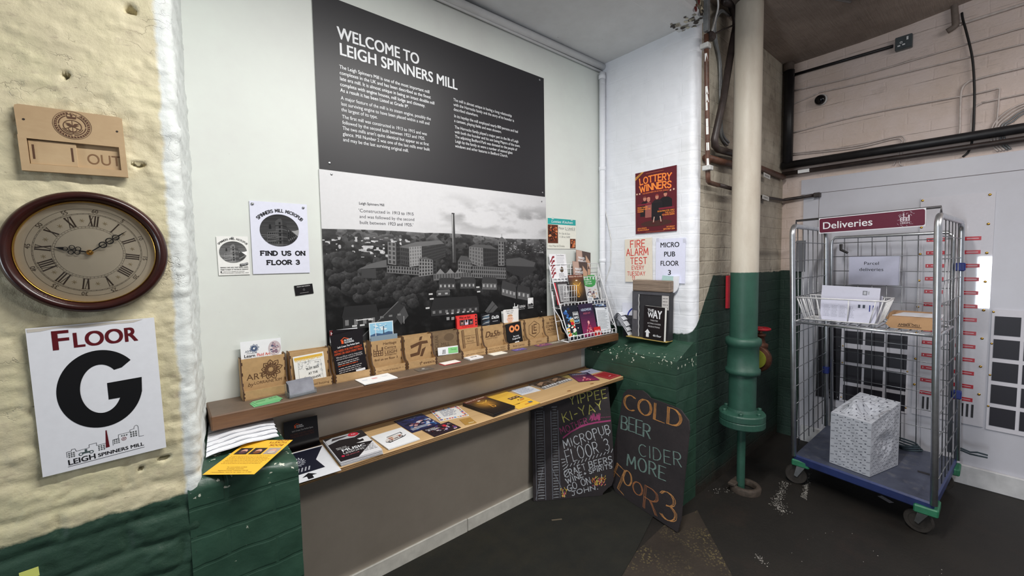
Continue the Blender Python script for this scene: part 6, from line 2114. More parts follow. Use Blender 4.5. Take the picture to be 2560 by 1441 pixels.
def d_grey(mb, z):
    mb.poly([(0.0, 0.02), (0.024, 0.02), (0.018, 0.16), (0.0, 0.16)], S(196, 40, 56), z)
    mb.rect(0.034, 0.035, 0.120, 0.150, S(170, 170, 172), z); fake_lines(mb, 0.050, 0.112, 0.130, 0.009, 10, 0.005, S(90, 90, 94), z + E1, random.Random(47))


racked(0.006, 1, 0.135, 0.165, 'grey and red leaflet in the wire pocket on the middle tier', d_grey, S(60, 56, 58))
racked(0.136, 1, 0.150, 0.206, 'dark brochure with golden glow standing on the middle tier of the rack', lambda mb, z: d_hold(mb, z, 0.150, 0.206), S(40, 34, 32), dd=0.010, lean=12)


def d_greenl(mb, z):
    mb.poly([(0, 0.13), (0.03, 0.118), (0.075, 0.116), (0.110, 0.128), (0.126, 0.150), (0.126, 0.2), (0, 0.2)], S(54, 146, 70), z)
    for i, s_ in enumerate(('with', 'managing', 'support and', 'your market')):
        mb.text(s_, 0.010, 0.180 - i * 0.0145, 0.0095, WHITE, z + E1, bold=0.02)
    mb.line([(0.098, 0.172), (0.105, 0.186), (0.112, 0.172), (0.098, 0.172)], 0.003, WHITE, z + E1)
    d_party([S(120, 90, 96), S(190, 170, 150), S(60, 66, 90), S(226, 226, 226)], 48, 40, 0.126, 0.115, (0.006, 0.013))(mb, z)
    mb.rect(0.004, 0.006, 0.060, 0.046, S(216, 220, 226), z + 2 * E1); mb.rect(0.064, 0.006, 0.120, 0.036, S(50, 60, 70), z + 2 * E1)
    fake_lines(mb, 0.010, 0.056, 0.036, 0.010, 3, 0.005, S(90, 100, 110), z + 3 * E1, random.Random(5))


racked(0.300, 1, 0.128, 0.200, 'green topped leaflet at the right of the middle tier', d_greenl, S(200, 200, 202))


def d_barber(mb, z):
    for k in range(7):
        y = 0.018 + k * 0.026
        if y + 0.05 < 0.185:
            mb.poly([(0.004, y), (0.014, y + 0.006), (0.030, y + 0.030), (0.046, y + 0.034), (0.046, y + 0.046), (0.028, y + 0.044), (0.012, y + 0.020), (0.004, y + 0.014)], S(140, 36, 48), z)
    mb.text('Turkish Barber', 0.062, 0.166, 0.010, S(90, 90, 100), z, width=0.075, slant=0.3)
    fake_lines(mb, 0.062, 0.140, 0.156, 0.0085, 7, 0.003, S(150, 150, 158), z, random.Random(4), 0.2)
    mb.ell(0.102, 0.078, 0.017, 0.019, S(40, 34, 34), z, seg=16); mb.ring(0.102, 0.078, 0.010, 0.012, S(170, 130, 70), z + E1)
    fake_lines(mb, 0.072, 0.140, 0.048, 0.010, 4, 0.0045, S(70, 70, 80), z, random.Random(6), 0.4)


racked(0.004, 2, 0.155, 0.180, 'white leaflet with red and white barber stripes on the top tier', d_barber, S(232, 232, 236), lean=8, dd=0.006, dz=0.004)


def d_managed(mb, z):
    mb.poly([(0.0, 0.0), (0.07, 0.0), (0.085, 0.07), (0.06, 0.192), (0.0, 0.192)], S(150, 118, 106), z)
    mb.poly([(0.01, 0.1), (0.06, 0.15), (0.06, 0.19), (0.0, 0.19)], S(188, 160, 146), z + E1)
    mb.poly([(0.105, 0.0), (0.150, 0.0), (0.146, 0.125), (0.100, 0.168)], S(190, 152, 126), z)
    mb.poly([(0.122, 0.075), (0.134, 0.10), (0.142, 0.075)], S(70, 40, 36), z + E1)
    for i, s_ in enumerate(('MANAGED', 'WORKPLACE', 'SERVICES')):
        mb.text(s_, 0.022, 0.134 - i * 0.021, 0.015, WHITE, z + 2 * E1, bold=0.03, width=(0.064, 0.078, 0.064)[i])


racked(0.236, 2, 0.152, 0.192, 'brown leaflet with white capitals at the top of the rack, rear one', d_managed, S(76, 62, 58), lean=6, dd=0.010, dz=0.002, tilt=-8)
racked(0.196, 2, 0.152, 0.192, 'brown leaflet with white capitals set lower in front of its twin', d_managed, S(76, 62, 58), lean=6, dd=-0.005, dz=-0.066, tilt=-4)
mb = MB()

# ---- dark picture frame leaning behind the rack
DKF = simple('dark_grey_frame', S(70, 72, 74), 0.5)
df = empty('picture_frame', F_back(1.957, SZ + 0.001, 1.874) @ Matrix.Rotation(math.radians(-0.5), 4, 'X'), 'dark grey framed board leaning on the wall behind the wire rack', 'picture frame')
mb = MB(); mb.box(0, 0, -0.006, 0.42, 0.245, 0.001); mb.build('panel', simple('slate_grey_board', S(56, 58, 60), 0.6), df, Matrix())
for a in ((0, 0, 0.03, 0.245), (0.39, 0, 0.42, 0.245), (0.03, 0, 0.39, 0.03), (0.03, 0.215, 0.39, 0.245)):
    mb = MB(); mb.box(a[0], a[1], 0.0, a[2], a[3], 0.006, bev=0.002); mb.build('frame_rail', DKF, df, Matrix())

# ---- loose sheets curling off the rack end
for k in range(5):
    mb = MB()
    n = 16
    P = []
    ln = [1.0, 0.93, 0.86, 0.72, 0.6][k]
    for i in range(n):
        t_ = i / (n - 1) * ln
        y = 1.752 - 0.150 * t_
        z = 1.046 + 0.050 * math.sin(min(1, t_ * 1.7) * PI * 0.62) - 0.195 * max(0, t_ - 0.36) ** 1.25 + 0.004 * k + 0.016 * k * t_
        P.append([(x, y + 0.012 * (x - 2.36) / 0.1, z + 0.010 * math.sin((x - 2.31) * 16)) for x in np.linspace(2.371, 2.4335, 7)])
    P = np.array(P)
    mb.grid(P[:, ::-1], S(232, 234, 240)); Q = P.copy(); Q[..., 2] -= 0.0012; mb.grid(Q, S(205, 207, 214))
    mb.build('curling_sheet', PAPER, smooth=True, label=['lowest and longest white sheet curling off the rack end', 'second white sheet up curling off the rack end', 'middle white sheet curling off the rack end', 'fourth white sheet up curling off the rack end', 'topmost and shortest white sheet curling off the rack end'][k], cat='paper', group='white sheets curling off the rack')

# ================================================================ RIGHT RETURN: posters and the box
XW = XR - 0.007
lo = empty('poster', F_side(1.597, 1.674, XW, 0.6), 'maroon concert poster with big orange heading above four people', 'poster')
mb = sheet(0.291, 0.401, 0.001, S(92, 28, 38))
z = 0.001 + E1
OR = S(246, 146, 66)
slab(mb, 'LOTTERY', 0.146, 0.325, 0.040, S(170, 40, 36), z, 0.22, 0.10, 'c', 0.215, 0.22, arc=0.9); slab(mb, 'WINNERS', 0.146, 0.275, 0.040, S(170, 40, 36), z, 0.22, 0.10, 'c', 0.215, 0.20, arc=0.9)
slab(mb, 'LOTTERY', 0.144, 0.327, 0.040, OR, z + E1, 0.17, 0.09, 'c', 0.215, 0.22, arc=0.9); slab(mb, 'WINNERS', 0.144, 0.277, 0.040, OR, z + E1, 0.17, 0.09, 'c', 0.215, 0.20, arc=0.9)
mb.text('THE HEADLINERS ON ACTUAL SUNDAY', 0.146, 0.258, 0.0085, S(230, 120, 60), z, bold=0.02, align='c', width=0.185, arc=1.2)
mb.poly([(0, 0.352), (0, 0.372), (0.048, 0.401), (0.066, 0.401)], S(206, 150, 70), z); mb.text('FEST SEASON', 0.007, 0.361, 0.008, S(92, 28, 38), z + E1, width=0.050, rot=0.62)
for x, y in ((0.012, 0.262), (0.033, 0.262), (0.250, 0.255), (0.272, 0.258)):
    pts = []
    for k in range(10):
        r = 0.0078 if k % 2 == 0 else 0.0034
        pts.append((x + r * math.sin(k * PI / 5), y + r * math.cos(k * PI / 5)))
    mb.poly(pts, S(238, 200, 170), z)
mb.ell(0.150, 0.06, 0.11, 0.02, S(70, 40, 36), z)
SKN = S(196, 132, 112)
for x, h, w, cc, hair in ((0.070, 0.225, 0.034, S(34, 24, 28), S(120, 60, 50)), (0.098, 0.216, 0.026, S(150, 90, 84), S(206, 130, 110)), (0.216, 0.236, 0.046, S(26, 22, 26), S(40, 24, 24)), (0.158, 0.226, 0.038, S(38, 30, 34), S(150, 60, 52))):
    mb.poly([(x - w, h - 0.115), (x + w, h - 0.115), (x + w * 0.95, h - 0.035), (x + w * 0.45, h - 0.018), (x - w * 0.45, h - 0.018), (x - w * 0.95, h - 0.035)], cc, z)
    mb.ell(x, h, 0.0115, 0.0150, SKN, z + E1); mb.ell(x, h + 0.007, 0.0125, 0.010, hair, z + 2 * E1, a0=0, a1=180)
    for sg in (-1, 1):
        mb.ell(x + sg * 0.004, h + 0.001, 0.0016, 0.0012, S(40, 26, 26), z + 2 * E1)
    mb.line([(x - 0.003, h - 0.007), (x + 0.003, h - 0.007)], 0.001, S(120, 50, 48), z + 2 * E1)
mb.poly([(0.118, 0.085), (0.150, 0.075), (0.196, 0.085), (0.196, 0.190), (0.120, 0.190)], S(30, 26, 30), z + E1)
for sg, x in ((-1, 0.132), (1, 0.186)):
    mb.line([(x - sg * 0.006, 0.100), (x, 0.066)], 0.006, S(214, 176, 160), z + 2 * E1); mb.ell(x, 0.062, 0.010, 0.005, S(80, 26, 30), z + 2 * E1)
for x, y, w, al in ((0.016, 0.166, 0.075, 'FRANK TURNER'), (0.016, 0.153, 0.095, 'REVEREND AND THE'), (0.016, 0.140, 0.045, 'MAKERS')):
    mb.text(al, x, y, 0.0090, OR, z + 2 * E1, bold=0.03, width=w)
for s_, y, w in (('SCOUTING FOR GIRLS', 0.128, 0.115), ('THE LILACS', 0.115, 0.062), ('TO KATIE GREEN', 0.102, 0.085)):
    mb.text(s_, 0.276, y, 0.0090, OR, z + 2 * E1, bold=0.03, align='r', width=w)
mb.rect(0.016, 0.182, 0.118, 0.194, S(120, 34, 50), z + E1); mb.rect(0.170, 0.142, 0.276, 0.154, S(120, 34, 50), z + E1)
mb.text('LEIGH SPORTS', 0.014, 0.030, 0.0085, OR, z, bold=0.02, width=0.068); mb.text('VILLAGE STADIUM', 0.014, 0.018, 0.0085, OR, z, bold=0.02, width=0.085)
mb.text('SATURDAY', 0.278, 0.026, 0.0085, OR, z, bold=0.02, align='r', width=0.056); mb.text('30TH MAY 2026', 0.278, 0.012, 0.0095, OR, z, bold=0.03, align='r', width=0.078)
mb.rect(0.080, 0.385, 0.205, 0.3868, S(190, 110, 70), z); mb.rect(0.075, 0.006, 0.205, 0.0076, S(190, 110, 70), z)
mb.build('sheet', PAPER, lo, Matrix())

fi = empty('fire_alarm_sign', F_side(1.676, 1.352, XW, 1.0), 'cream sign stencilled in red FIRE ALARM TEST EVERY TUESDAY', 'sign')
mb = sheet(0.206, 0.290, 0.004, S(226, 218, 204)); mb.build('board', PAPER, fi, Matrix())
mb = MB(); z = 0.004 + E1
RD = S(206, 64, 56)
for s_, y, h, w, xc in (('FIRE', 0.232, 0.046, 0.110, 0.100), ('ALARM', 0.178, 0.046, 0.165, 0.095), ('TEST', 0.120, 0.042, 0.125, 0.106), ('EVERY', 0.082, 0.026, 0.092, 0.100), ('TUESDAY', 0.043, 0.026, 0.136, 0.086), ('11.', 0.012, 0.026, 0.03, 0.070)):
    slab(mb, s_, xc, y, h, RD, z, 0.14, 0.0, 'c', w, 0.24)
mb.build('lettering', PAPER, fi, Matrix())

mi_ = empty('paper_sign', F_side(1.449, 1.352, XW, -0.3), 'white paper reading MICRO PUB FLOOR 3 taped beside the fire alarm sign', 'sign')
mb = sheet(0.198, 0.280, 0.0008, S(222, 224, 244)); z = 0.0008 + E1
for s_, y, w in (('MICRO', 0.226, 0.128), ('PUB', 0.168, 0.076), ('FLOOR', 0.110, 0.124), ('3', 0.052, 0.022)):
    mb.text(s_, 0.094, y, 0.030, INK, z, bold=0.022, align='c', width=w)
mb.build('sheet', PAPER, mi_, Matrix())
for x, y in ((0.004, 0.262), (0.182, 0.250)):
    mb = MB(); mb.rect(x, y, x + 0.018, y + 0.024, S(210, 212, 226), 0.0014); mb.build('tape', simple('clear_tape', S(206, 208, 224), 0.2), mi_, Matrix())

# round-cornered white plaque low on the return
mb = MB()
pts = [(0, 0.10), (0, 0.03)] + [(0.055 + 0.055 * math.cos(a), 0.055 + 0.055 * math.sin(a)) for a in np.linspace(PI * 1.2, 2 * PI, 12)] + [(0.110, 0.115)]
mb.prism(pts, 0, 0.012, S(228, 230, 236))
z = 0.012 + E1
mb.rect(0.0, 0.072, 0.075, 0.112, S(176, 206, 204), z); mb.text('TO', 0.014, 0.064, 0.012, S(90, 110, 116), z + E1); mb.text('ORDERS', 0.012, 0.046, 0.011, S(90, 110, 116), z + E1, width=0.055)
mb.build('plaque', PAPER, None, F_side(1.400, 1.288, XW - 0.002, -3), label='white round cornered plaque half behind the wooden topped box', cat='plaque')

# ---- weathered box standing on the plinth, with the booklet in its pocket
bx = empty('display_box', F_side(1.579, 0.996, 2.372, -0.5), 'grey black box with a weathered wooden top on the right plinth', 'box')
WOODG = NT('weathered_grey_timber', 0.7)
WOODG.colour(dirt(WOODG, S(150, 132, 116), S(92, 78, 68), 16, 0.35, 0.68, 0.95, (0.3, 7, 1)))
WOODG = WOODG.m
mb = MB(); mb.box(0, 0.302, -0.050, 0.262, 0.374, 0.0, bev=0.004); mb.build('wooden_top', WOODG, bx, Matrix())
mb = MB(); mb.box(0.002, 0.0, -0.049, 0.255, 0.302, -0.004); mb.box(0.255, 0.0, -0.050, 0.262, 0.300, -0.003)
mb.build('body', simple('matt_black_card', S(44, 44, 48), 0.6), bx, Matrix())
mb = MB(); mb.box(0.0, 0.0, -0.004, 0.050, 0.298, 0.0); mb.box(0.050, 0.282, -0.004, 0.262, 0.298, 0.0)
mb.build('cover_edge', simple('dark_grey_card', S(78, 78, 84), 0.6), bx, Matrix())
mb = MB(); mb.prism([(0.212, 0.192), (0.258, 0.192), (0.258, 0.286), (0.212, 0.286)], -0.0035, -0.0015, S(196, 192, 190))
fake_lines(mb, 0.218, 0.254, 0.262, 0.020, 4, 0.006, S(120, 116, 116), -0.0012, random.Random(3))
mb.build('side_label', PAPER, bx, Matrix())
mb = MB(); mb.prism([(0.009, 0.116), (0.036, 0.116), (0.036, 0.172), (0.009, 0.172)], 0.0, 0.0012, S(150, 148, 150)); mb.build('tape_patch', PAPER, bx, Matrix())
mb = MB(); mb.tube([(0.050 + 0.0015 * math.sin(k * 1.7), 0.004 + k * 0.0139, 0.001) for k in range(21)], 0.0022, 6); mb.build('torn_edge', PAPER, bx, Matrix())
mb = MB(); mb.prism([(-0.045, -0.0), (0.005, 0.012), (0.262, 0.004), (0.225, -0.010)], 0.0, 0.002)
mb = MB(); mb.box(-0.030, -0.0075, -0.050, 0.262, -0.0015, 0.026, bev=0.002); mb.build('base_tray', simple('yellowed_varnished_board', S(176, 152, 84), 0.45), bx, Matrix())


def d_way(mb, z):
    mb.text('THE', 0.026, 0.176, 0.018, WHITE, z, bold=0.04, width=0.044)
    mb.text('W', 0.028, 0.140, 0.032, WHITE, z, bold=0.03, width=0.040); mb.text('AY', 0.066, 0.138, 0.050, WHITE, z, bold=0.03, width=0.060)
    for s_, y, w in (('THEATRE', 0.118, 0.052), ('ACTING CLASSES', 0.098, 0.094), ('PRODUCTIONS', 0.078, 0.082)):
        mb.text(s_, 0.074, y, 0.0090, S(214, 214, 216), z, align='c', width=w)
    mb.poly([(0.020, 0.012), (0.040, 0.012), (0.040, 0.040), (0.050, 0.040), (0.030, 0.064), (0.010, 0.040), (0.020, 0.040)], WHITE, z)
    mb.text('4th Floor', 0.068, 0.022, 0.013, WHITE, z, bold=0.02, width=0.058, slant=0.2)


for k in range(4):
    mb = sheet(0.146, 0.212, 0.0012, S(24, 22, 26) if k == 3 else S(222, 222, 218))
    if k == 3:
        d_way(mb, 0.0012 + E1)
    mb.build('booklet', GLOSSY, None, F_side(1.482 - 0.0035 * (3 - k), 0.9965, 2.3605 - 0.0028 * k, 0) @ Matrix.Rotation(math.radians(-1.2 - 0.8 * (3 - k)), 4, 'Y') @ Matrix.Rotation(math.radians(-2), 4, 'Z'), label=['rearmost white edged booklet behind the black arrow booklet', 'second white edged booklet from the back behind the black booklet', 'white edged booklet directly behind the black arrow booklet', 'black booklet with a big white arrow leaning on the grey box'][k], cat='booklet', group='booklets leaning on the box')

# odds and ends behind the box
mb = sheet(0.11, 0.10, 0.002, S(222, 224, 236)); mb.ring(0.115, 0.0, 0.066, 0.076, S(46, 60, 150), 0.002 + E1, a0=92, a1=178)
mb.build('leaflet', PAPER, None, F_side(1.700, 1.106, XW - 0.004, 0), label='white leaflet with a blue arc behind the wooden topped box', cat='leaflet')
mb = MB(); mb.box(0, 0, 0, 0.075, 0.150, 0.005, bev=0.001); mb.rect(0.01, 0.12, 0.03, 0.14, S(90, 92, 96), 0.0054)
mb.build('black_card', simple('black_plastic', S(38, 38, 44), 0.4), None, F_side(1.690, 0.972, XW - 0.0065, 0), label='small black card standing on the ledge behind the curling sheets', cat='card')

# ================================================================ SLATES leaning in the corner
SLATE = NT('dark_roofing_slate', 0.7)
SLATE.colour(dirt(SLATE, dirt(SLATE, S(52, 46, 48), S(36, 33, 36), 5, 0.35, 0.7, 0.9), S(84, 78, 76), 9, 0.62, 0.8, 0.4, (1, 1, 0.4)))
SLATE.bump(SLATE.noise(38, 6, 0.65), 0.35, 0.004)
SLATE = SLATE.m


def slate(name, o, u, v, outline, label, draw, t=0.010):
    f = frame(o, u, v)
    r = empty(name, f, label, 'slate')
    mb = MB(); mb.prism(outline, -t, 0.0); mb.build('board', SLATE, r, Matrix())
    mb = MB(); draw(mb, E1); mb.build('chalk_writing', PAPER, r, Matrix())
    return r


CY, CWH, CPK, COR, CMT = S(186, 182, 98), S(180, 184, 190), S(158, 66, 112), S(196, 138, 80), S(128, 156, 148)


def d_yippee(mb, z):
    rnd = random.Random(51)
    W = 0.0052
    for x0, x1 in ((0.012, 0.060), (0.112, 0.150)):
        for k in range(34):
            y = 0.012 + k * 0.0172
            for j in range(3):
                q = rnd.uniform(0, 0.006)
                b_ = rnd.uniform(0.35, 0.85) * (1.0 if y < 0.25 else 0.62)
                xa = x0 + rnd.uniform(0, 0.010); xb = x1 - rnd.uniform(0, 0.010)
                mb.line([(xa, y + q), ((xa + xb) / 2, y + q + rnd.uniform(-0.002, 0.003)), (xb, y + q)], 0.0022, (CWH[0] * b_, CWH[1] * b_, CWH[2] * b_, 1), z)
    for a, b_ in (((0.006, 0.004), (0.008, 0.56)), ((0.064, 0.004), (0.064, 0.56)), ((0.108, 0.004), (0.108, 0.56)), ((0.156, 0.010), (0.152, 0.56)), ((0.0, 0.010), (0.052, 0.21)), ((0.108, 0.20), (0.190, 0.012))):
        mb.line([a, b_], 0.0030, S(120, 124, 134), z)
    chalk(mb, 'YIPPEE', (0.232, 0.588), (0.474, 0.624), 0.058, CY, W, z, rnd)
    chalk(mb, 'KI-YAY', (0.192, 0.482), (0.446, 0.552), 0.058, CY, W * 1.1, z, rnd)
    chalk(mb, 'MOTHER', (0.172, 0.408), (0.345, 0.468), 0.040, CPK, W * 0.8, z, rnd)
    for k in range(26):
        x = 0.355 + rnd.random() * 0.07
        mb.line([(x, 0.478 + rnd.random() * 0.012), (x + rnd.uniform(-0.01, 0.014), 0.505 + rnd.random() * 0.022)], 0.004, CPK, z)
    for k in range(6):
        mb.line([(0.432 + k * 0.011, 0.498), (0.437 + k * 0.011, 0.499)], 0.0036, CPK, z)
    arc = [(0.182, 0.384), (0.235, 0.420), (0.292, 0.446), (0.345, 0.460), (0.40, 0.468), (0.494, 0.474)]
    for j in range(3):
        mb.line([(x, y + (j - 1) * 0.003) for x, y in arc], 0.0045, CPK, z)
    chalk(mb, 'MICROPUB', (0.190, 0.318), (0.492, 0.398), 0.054, CWH, W, z, rnd)
    chalk(mb, 'FLOOR 3', (0.206, 0.226), (0.486, 0.288), 0.078, CWH, W, z, rnd)
    for k in range(13):
        x = 0.20 + k * 0.0245; y = 0.196 + k * 0.0062
        mb.line([(x, y), (x + 0.010, y + 0.016 + rnd.random() * 0.006)], 0.0040, CWH, z)
        if k % 2 == 0:
            mb.line([(0.215 + k * 0.022, 0.306 + k * 0.006), (0.212 + k * 0.022, 0.318 + k * 0.006)], 0.0040, CWH, z)
    for k in range(6):
        mb.line([(0.168 + k * 0.004, 0.25 - k * 0.022), (0.190 + k * 0.004, 0.25 - k * 0.016)], 0.0040, CWH, z)
    chalk(mb, 'CRAFT', (0.192, 0.133), (0.328, 0.174), 0.042, CWH, W, z, rnd); chalk(mb, 'BEERS', (0.350, 0.182), (0.500, 0.208), 0.040, CWH, W, z, rnd)
    chalk(mb, 'WINE+', (0.202, 0.092), (0.330, 0.136), 0.034, CWH, W, z, rnd); chalk(mb, 'SPIRITS', (0.348, 0.146), (0.498, 0.170), 0.030, CWH, W, z, rnd)
    chalk(mb, 'GO ON', (0.210, 0.044), (0.356, 0.084), 0.042, CWH, W, z, rnd); chalk(mb, 'JOHN.', (0.232, 0.016), (0.402, 0.044), 0.028, CWH, W, z, rnd)
    for k in range(80):
        x = 0.365 + rnd.random() * 0.085; y = 0.062 + rnd.random() * 0.055
        if k > 55:
            x = 0.160 + rnd.random() * 0.040; y = 0.008 + rnd.random() * 0.05
        mb.line([(x, y), (x + rnd.uniform(-0.008, 0.012), y + rnd.uniform(0.004, 0.016))], 0.0030, rnd.choice([S(226, 190, 80), S(214, 110, 50), S(200, 80, 120), S(220, 206, 110)]), z)
    mb.line([(0.424, 0.085), (0.428, 0.135)], 0.004, CWH, z)


slate('slate_board', (1.700, 1.822, 0.0085), (0.36, -0.235, 0), (0.03, 0.045, 1), [(-0.014, 0.0), (0.431, 0.0), (0.434, 0.014), (0.470, 0.046), (0.492, 0.058), (0.507, 0.095), (0.511, 0.244), (0.500, 0.469), (0.484, 0.690), (0.10, 0.690), (-0.018, 0.688)], 'chalked slate reading YIPPEE KI-YAY MICROPUB FLOOR 3 under the plywood shelf', d_yippee)


def d_cold(mb, z):
    rnd = random.Random(61)
    chalk(mb, 'COLD', (-0.020, 0.545), (0.405, 0.556), 0.094, COR, 0.0033, z, rnd, 4, 0.22)
    chalk(mb, 'BEER', (-0.026, 0.412), (0.205, 0.432), 0.082, CMT, 0.0033, z, rnd, 3, 0.16)
    chalk(mb, 'CIDER', (0.136, 0.306), (0.432, 0.352), 0.072, CMT, 0.0033, z, rnd, 2)
    chalk(mb, 'MORE', (0.050, 0.206), (0.338, 0.236), 0.076, CMT, 0.0033, z, rnd, 3)
    F_ = S(206, 148, 92)
    chalk(mb, 'FL', (-0.070, 0.055), (0.040, 0.018), 0.135, F_, 0.0033, z, rnd, 3, 0.2)
    chalk(mb, 'O', (0.030, 0.082), (0.098, 0.086), 0.085, F_, 0.0033, z, rnd, 3)
    chalk(mb, 'O', (0.112, 0.066), (0.186, 0.068), 0.080, S(176, 116, 76), 0.0033, z, rnd, 3)
    chalk(mb, 'R', (0.206, 0.020), (0.300, 0.020), 0.135, S(170, 112, 76), 0.0033, z, rnd, 3)
    chalk(mb, '3', (0.330, 0.030), (0.430, 0.044), 0.150, F_, 0.0033, z, rnd, 3)


slate('slate_board', (2.150, 1.53, 0.0085), (-0.075, -0.43, 0), (0.074, -0.02, 0.6), [(-0.030, 0.0), (0.071, 0.0), (0.243, 0.0), (0.353, 0.0), (0.444, 0.0), (0.457, 0.071), (0.455, 0.235), (0.457, 0.426), (0.459, 0.567), (0.449, 0.615), (0.394, 0.658), (0.332, 0.664), (0.181, 0.666), (0.150, 0.684), (0.113, 0.694), (-0.006, 0.670), (-0.037, 0.635), (-0.055, 0.45), (-0.076, 0.229), (-0.077, 0.060), (-0.045, 0.020)], 'chalked slate reading COLD BEER CIDER MORE FLOOR 3 against the green plinth', d_cold, 0.009)

# ================================================================ DRAIN PIPE COLUMN and pipework on the brick
CX, CYY = 2.792, 1.044
CI = NT('painted_cast_iron', 0.5)
cr = dirt(CI, S(204, 196, 182), S(178, 165, 150), 6, 0.4, 0.7, 0.7, (1, 1, 0.3))
cr = dirt(CI, cr, S(120, 100, 84), 30, 0.70, 0.78, 0.6)
gg = dirt(CI, S(48, 88, 74), S(36, 68, 58), 7, 0.4, 0.7, 0.7)
gg = dirt(CI, gg, S(150, 170, 160), 44, 0.74, 0.77, 0.6)
CI.colour(CI.mix(CI.half(0, 0, 1, 1.412, 0.008, 22, 0.002), cr, gg))
CI.bump(CI.noise(50, 5), 0.2, 0.004)
CIM = CI.m
dc = empty('drain_pipe', Matrix.Translation((CX, CYY, 0)), 'thick cast iron pipe painted cream above and green below, floor to ceiling', 'pipe')
mb = MB(); mb.lathe([(0.0785, 0.50), (0.0785, 1.40), (0.0785, 1.9), (0.077, 2.5), (0.0755, 3.04)], 36, cap=False); mb.build('shaft', CIM, dc, Matrix(), smooth=True)
mb = MB(); mb.lathe([(0.0785, 0.765), (0.098, 0.770), (0.100, 0.785), (0.100, 0.800), (0.090, 0.808), (0.089, 0.945), (0.100, 0.955), (0.103, 0.975), (0.100, 0.995), (0.088, 1.002), (0.079, 1.004)], 36, cap=False); mb.build('collar', CIM, dc, Matrix(), smooth=True)
mb = MB(); mb.lathe([(0.03, 0.435), (0.130, 0.435), (0.133, 0.440), (0.133, 0.472), (0.130, 0.476), (0.128, 0.478), (0.133, 0.482), (0.133, 0.515), (0.128, 0.522), (0.085, 0.528), (0.0785, 0.545)], 40, cap=False); mb.build('flange', CIM, dc, Matrix())
for k in range(6):
    a = 2 * PI * k / 6 + 0.3
    mb = MB(); mb.lathe([(0.013, 0.520), (0.013, 0.536), (0.009, 0.540)], 6, centre=(0.110 * math.cos(a), 0.110 * math.sin(a), 0)); mb.build('bolt', CIM, dc, Matrix())
mb = MB(); mb.lathe([(0.024, 0.015), (0.0245, 0.30), (0.024, 0.437)], 20, cap=False); mb.build('outlet_pipe', CIM, dc, Matrix(), smooth=True)
RUSTY = simple('grimy_iron', S(70, 60, 52), 0.75, var=0.25, scale=40, bump=0.4)
dr = empty('floor_drain', Matrix.Translation((CX + 0.016, CYY - 0.022, 0)), 'grimy round iron drain collar on the floor under the pipe', 'drain')
mb = MB(); mb.lathe([(0.090, 0.0005), (0.092, 0.030), (0.084, 0.040), (0.066, 0.040), (0.060, 0.034), (0.060, 0.004)], 28, cap=False); mb.build('ring', RUSTY, dr, Matrix(), smooth=True)
mb = MB(); mb.box(-0.085, 0.030, 0.036, 0.03, 0.075, 0.055, bev=0.004); mb.build('lug', RUSTY, dr, Matrix())

BRN = simple('rusty_brown_pipe_paint', S(94, 62, 48), 0.5, var=0.3, scale=24, bump=0.3)
DRK = simple('black_brown_pipe_paint', S(52, 42, 40), 0.45, var=0.3, scale=20, bump=0.3)
BLKP = simple('black_bitumen_pipe', S(30, 29, 32), 0.45, var=0.3, scale=20, bump=0.3)
GRYC = simple('galvanised_conduit', S(140, 142, 144), 0.45, 0.5, 0.15)
PNTC = simple('painted_over_cable', S(208, 196, 190), 0.55, var=0.12)


def pipe(name, pts, r, mat, label, cat='pipe', group=None, smooth_n=0, parent=None, seg=12):
    pts = [Vector(p) for p in pts]
    if smooth_n:
        out = []
        ext = [pts[0] * 2 - pts[1]] + pts + [pts[-1] * 2 - pts[-2]]
        for i in range(1, len(ext) - 2):
            for k in range(smooth_n):
                t_ = k / smooth_n
                a, b, c_, d = ext[i - 1], ext[i], ext[i + 1], ext[i + 2]
                out.append(0.5 * ((2 * b) + (c_ - a) * t_ + (2 * a - 5 * b + 4 * c_ - d) * t_ ** 2 + (3 * b - a - 3 * c_ + d) * t_ ** 3))
        pts = out + [pts[-1]]
    mb = MB(); mb.tube(pts, r, seg)
    return mb.build(name, mat, parent, smooth=True, label=label, cat=cat, group=group)


bp = pipe('conduit', [(2.442, 1.140, 2.78), (2.455, 1.142, 2.60), (2.496, 1.145, 1.985), (2.502, 1.145, 1.962), (2.525, 1.148, 1.955), (2.66, 1.155, 1.955)], 0.0135, BRN, 'rusty brown conduit with peeling white paint down the pier edge, elbow at its foot', 'conduit')
mb = MB(); rnd = random.Random(70)
for k in range(16):
    z0 = 2.0 + k * 0.045; xx = 2.4965 - (z0 - 1.985) * 0.0675
    if rnd.random() < 0.7:
        w0, w1 = rnd.uniform(-0.002, 0.006), rnd.uniform(-0.002, 0.006)
        mb.add([(xx - 0.0150, 1.1440, z0), (xx - 0.0115 + w0, 1.1325 - w0 * 0.6, z0), (xx - 0.0145 + w1, 1.1325 - w1 * 0.6, z0 + 0.044), (xx - 0.0180, 1.1440, z0 + 0.044)], [(0, 1, 2, 3)], S(222, 222, 220))
mb.build('peeling_paint', PAPER, bp)
for zc, xx in ((2.70, 2.448), (2.02, 2.494)):
    mb = MB(); mb.box(xx - 0.030, 1.118, zc, xx + 0.014, 1.166, zc + 0.028, bev=0.003); mb.build('pipe_clip', simple('white_flaked_clip', S(196, 196, 194), 0.6), bp)
mb = MB(); mb.box(2.400, 1.112, 2.78, 2.428, 1.140, 3.02, bev=0.003)
mb.build('cable_trunking', GRYC, label='grey square cable trunking above the rusty conduit', cat='trunking')
mb = MB(); mb.lathe([(0.022, -0.020), (0.024, -0.01), (0.024, 0.02), (0.018, 0.028)], 14, axis='x', centre=(2.470, 1.128, 2.775)); mb.box(2.455, 1.11, 2.755, 2.485, 1.146, 2.795, bev=0.004)
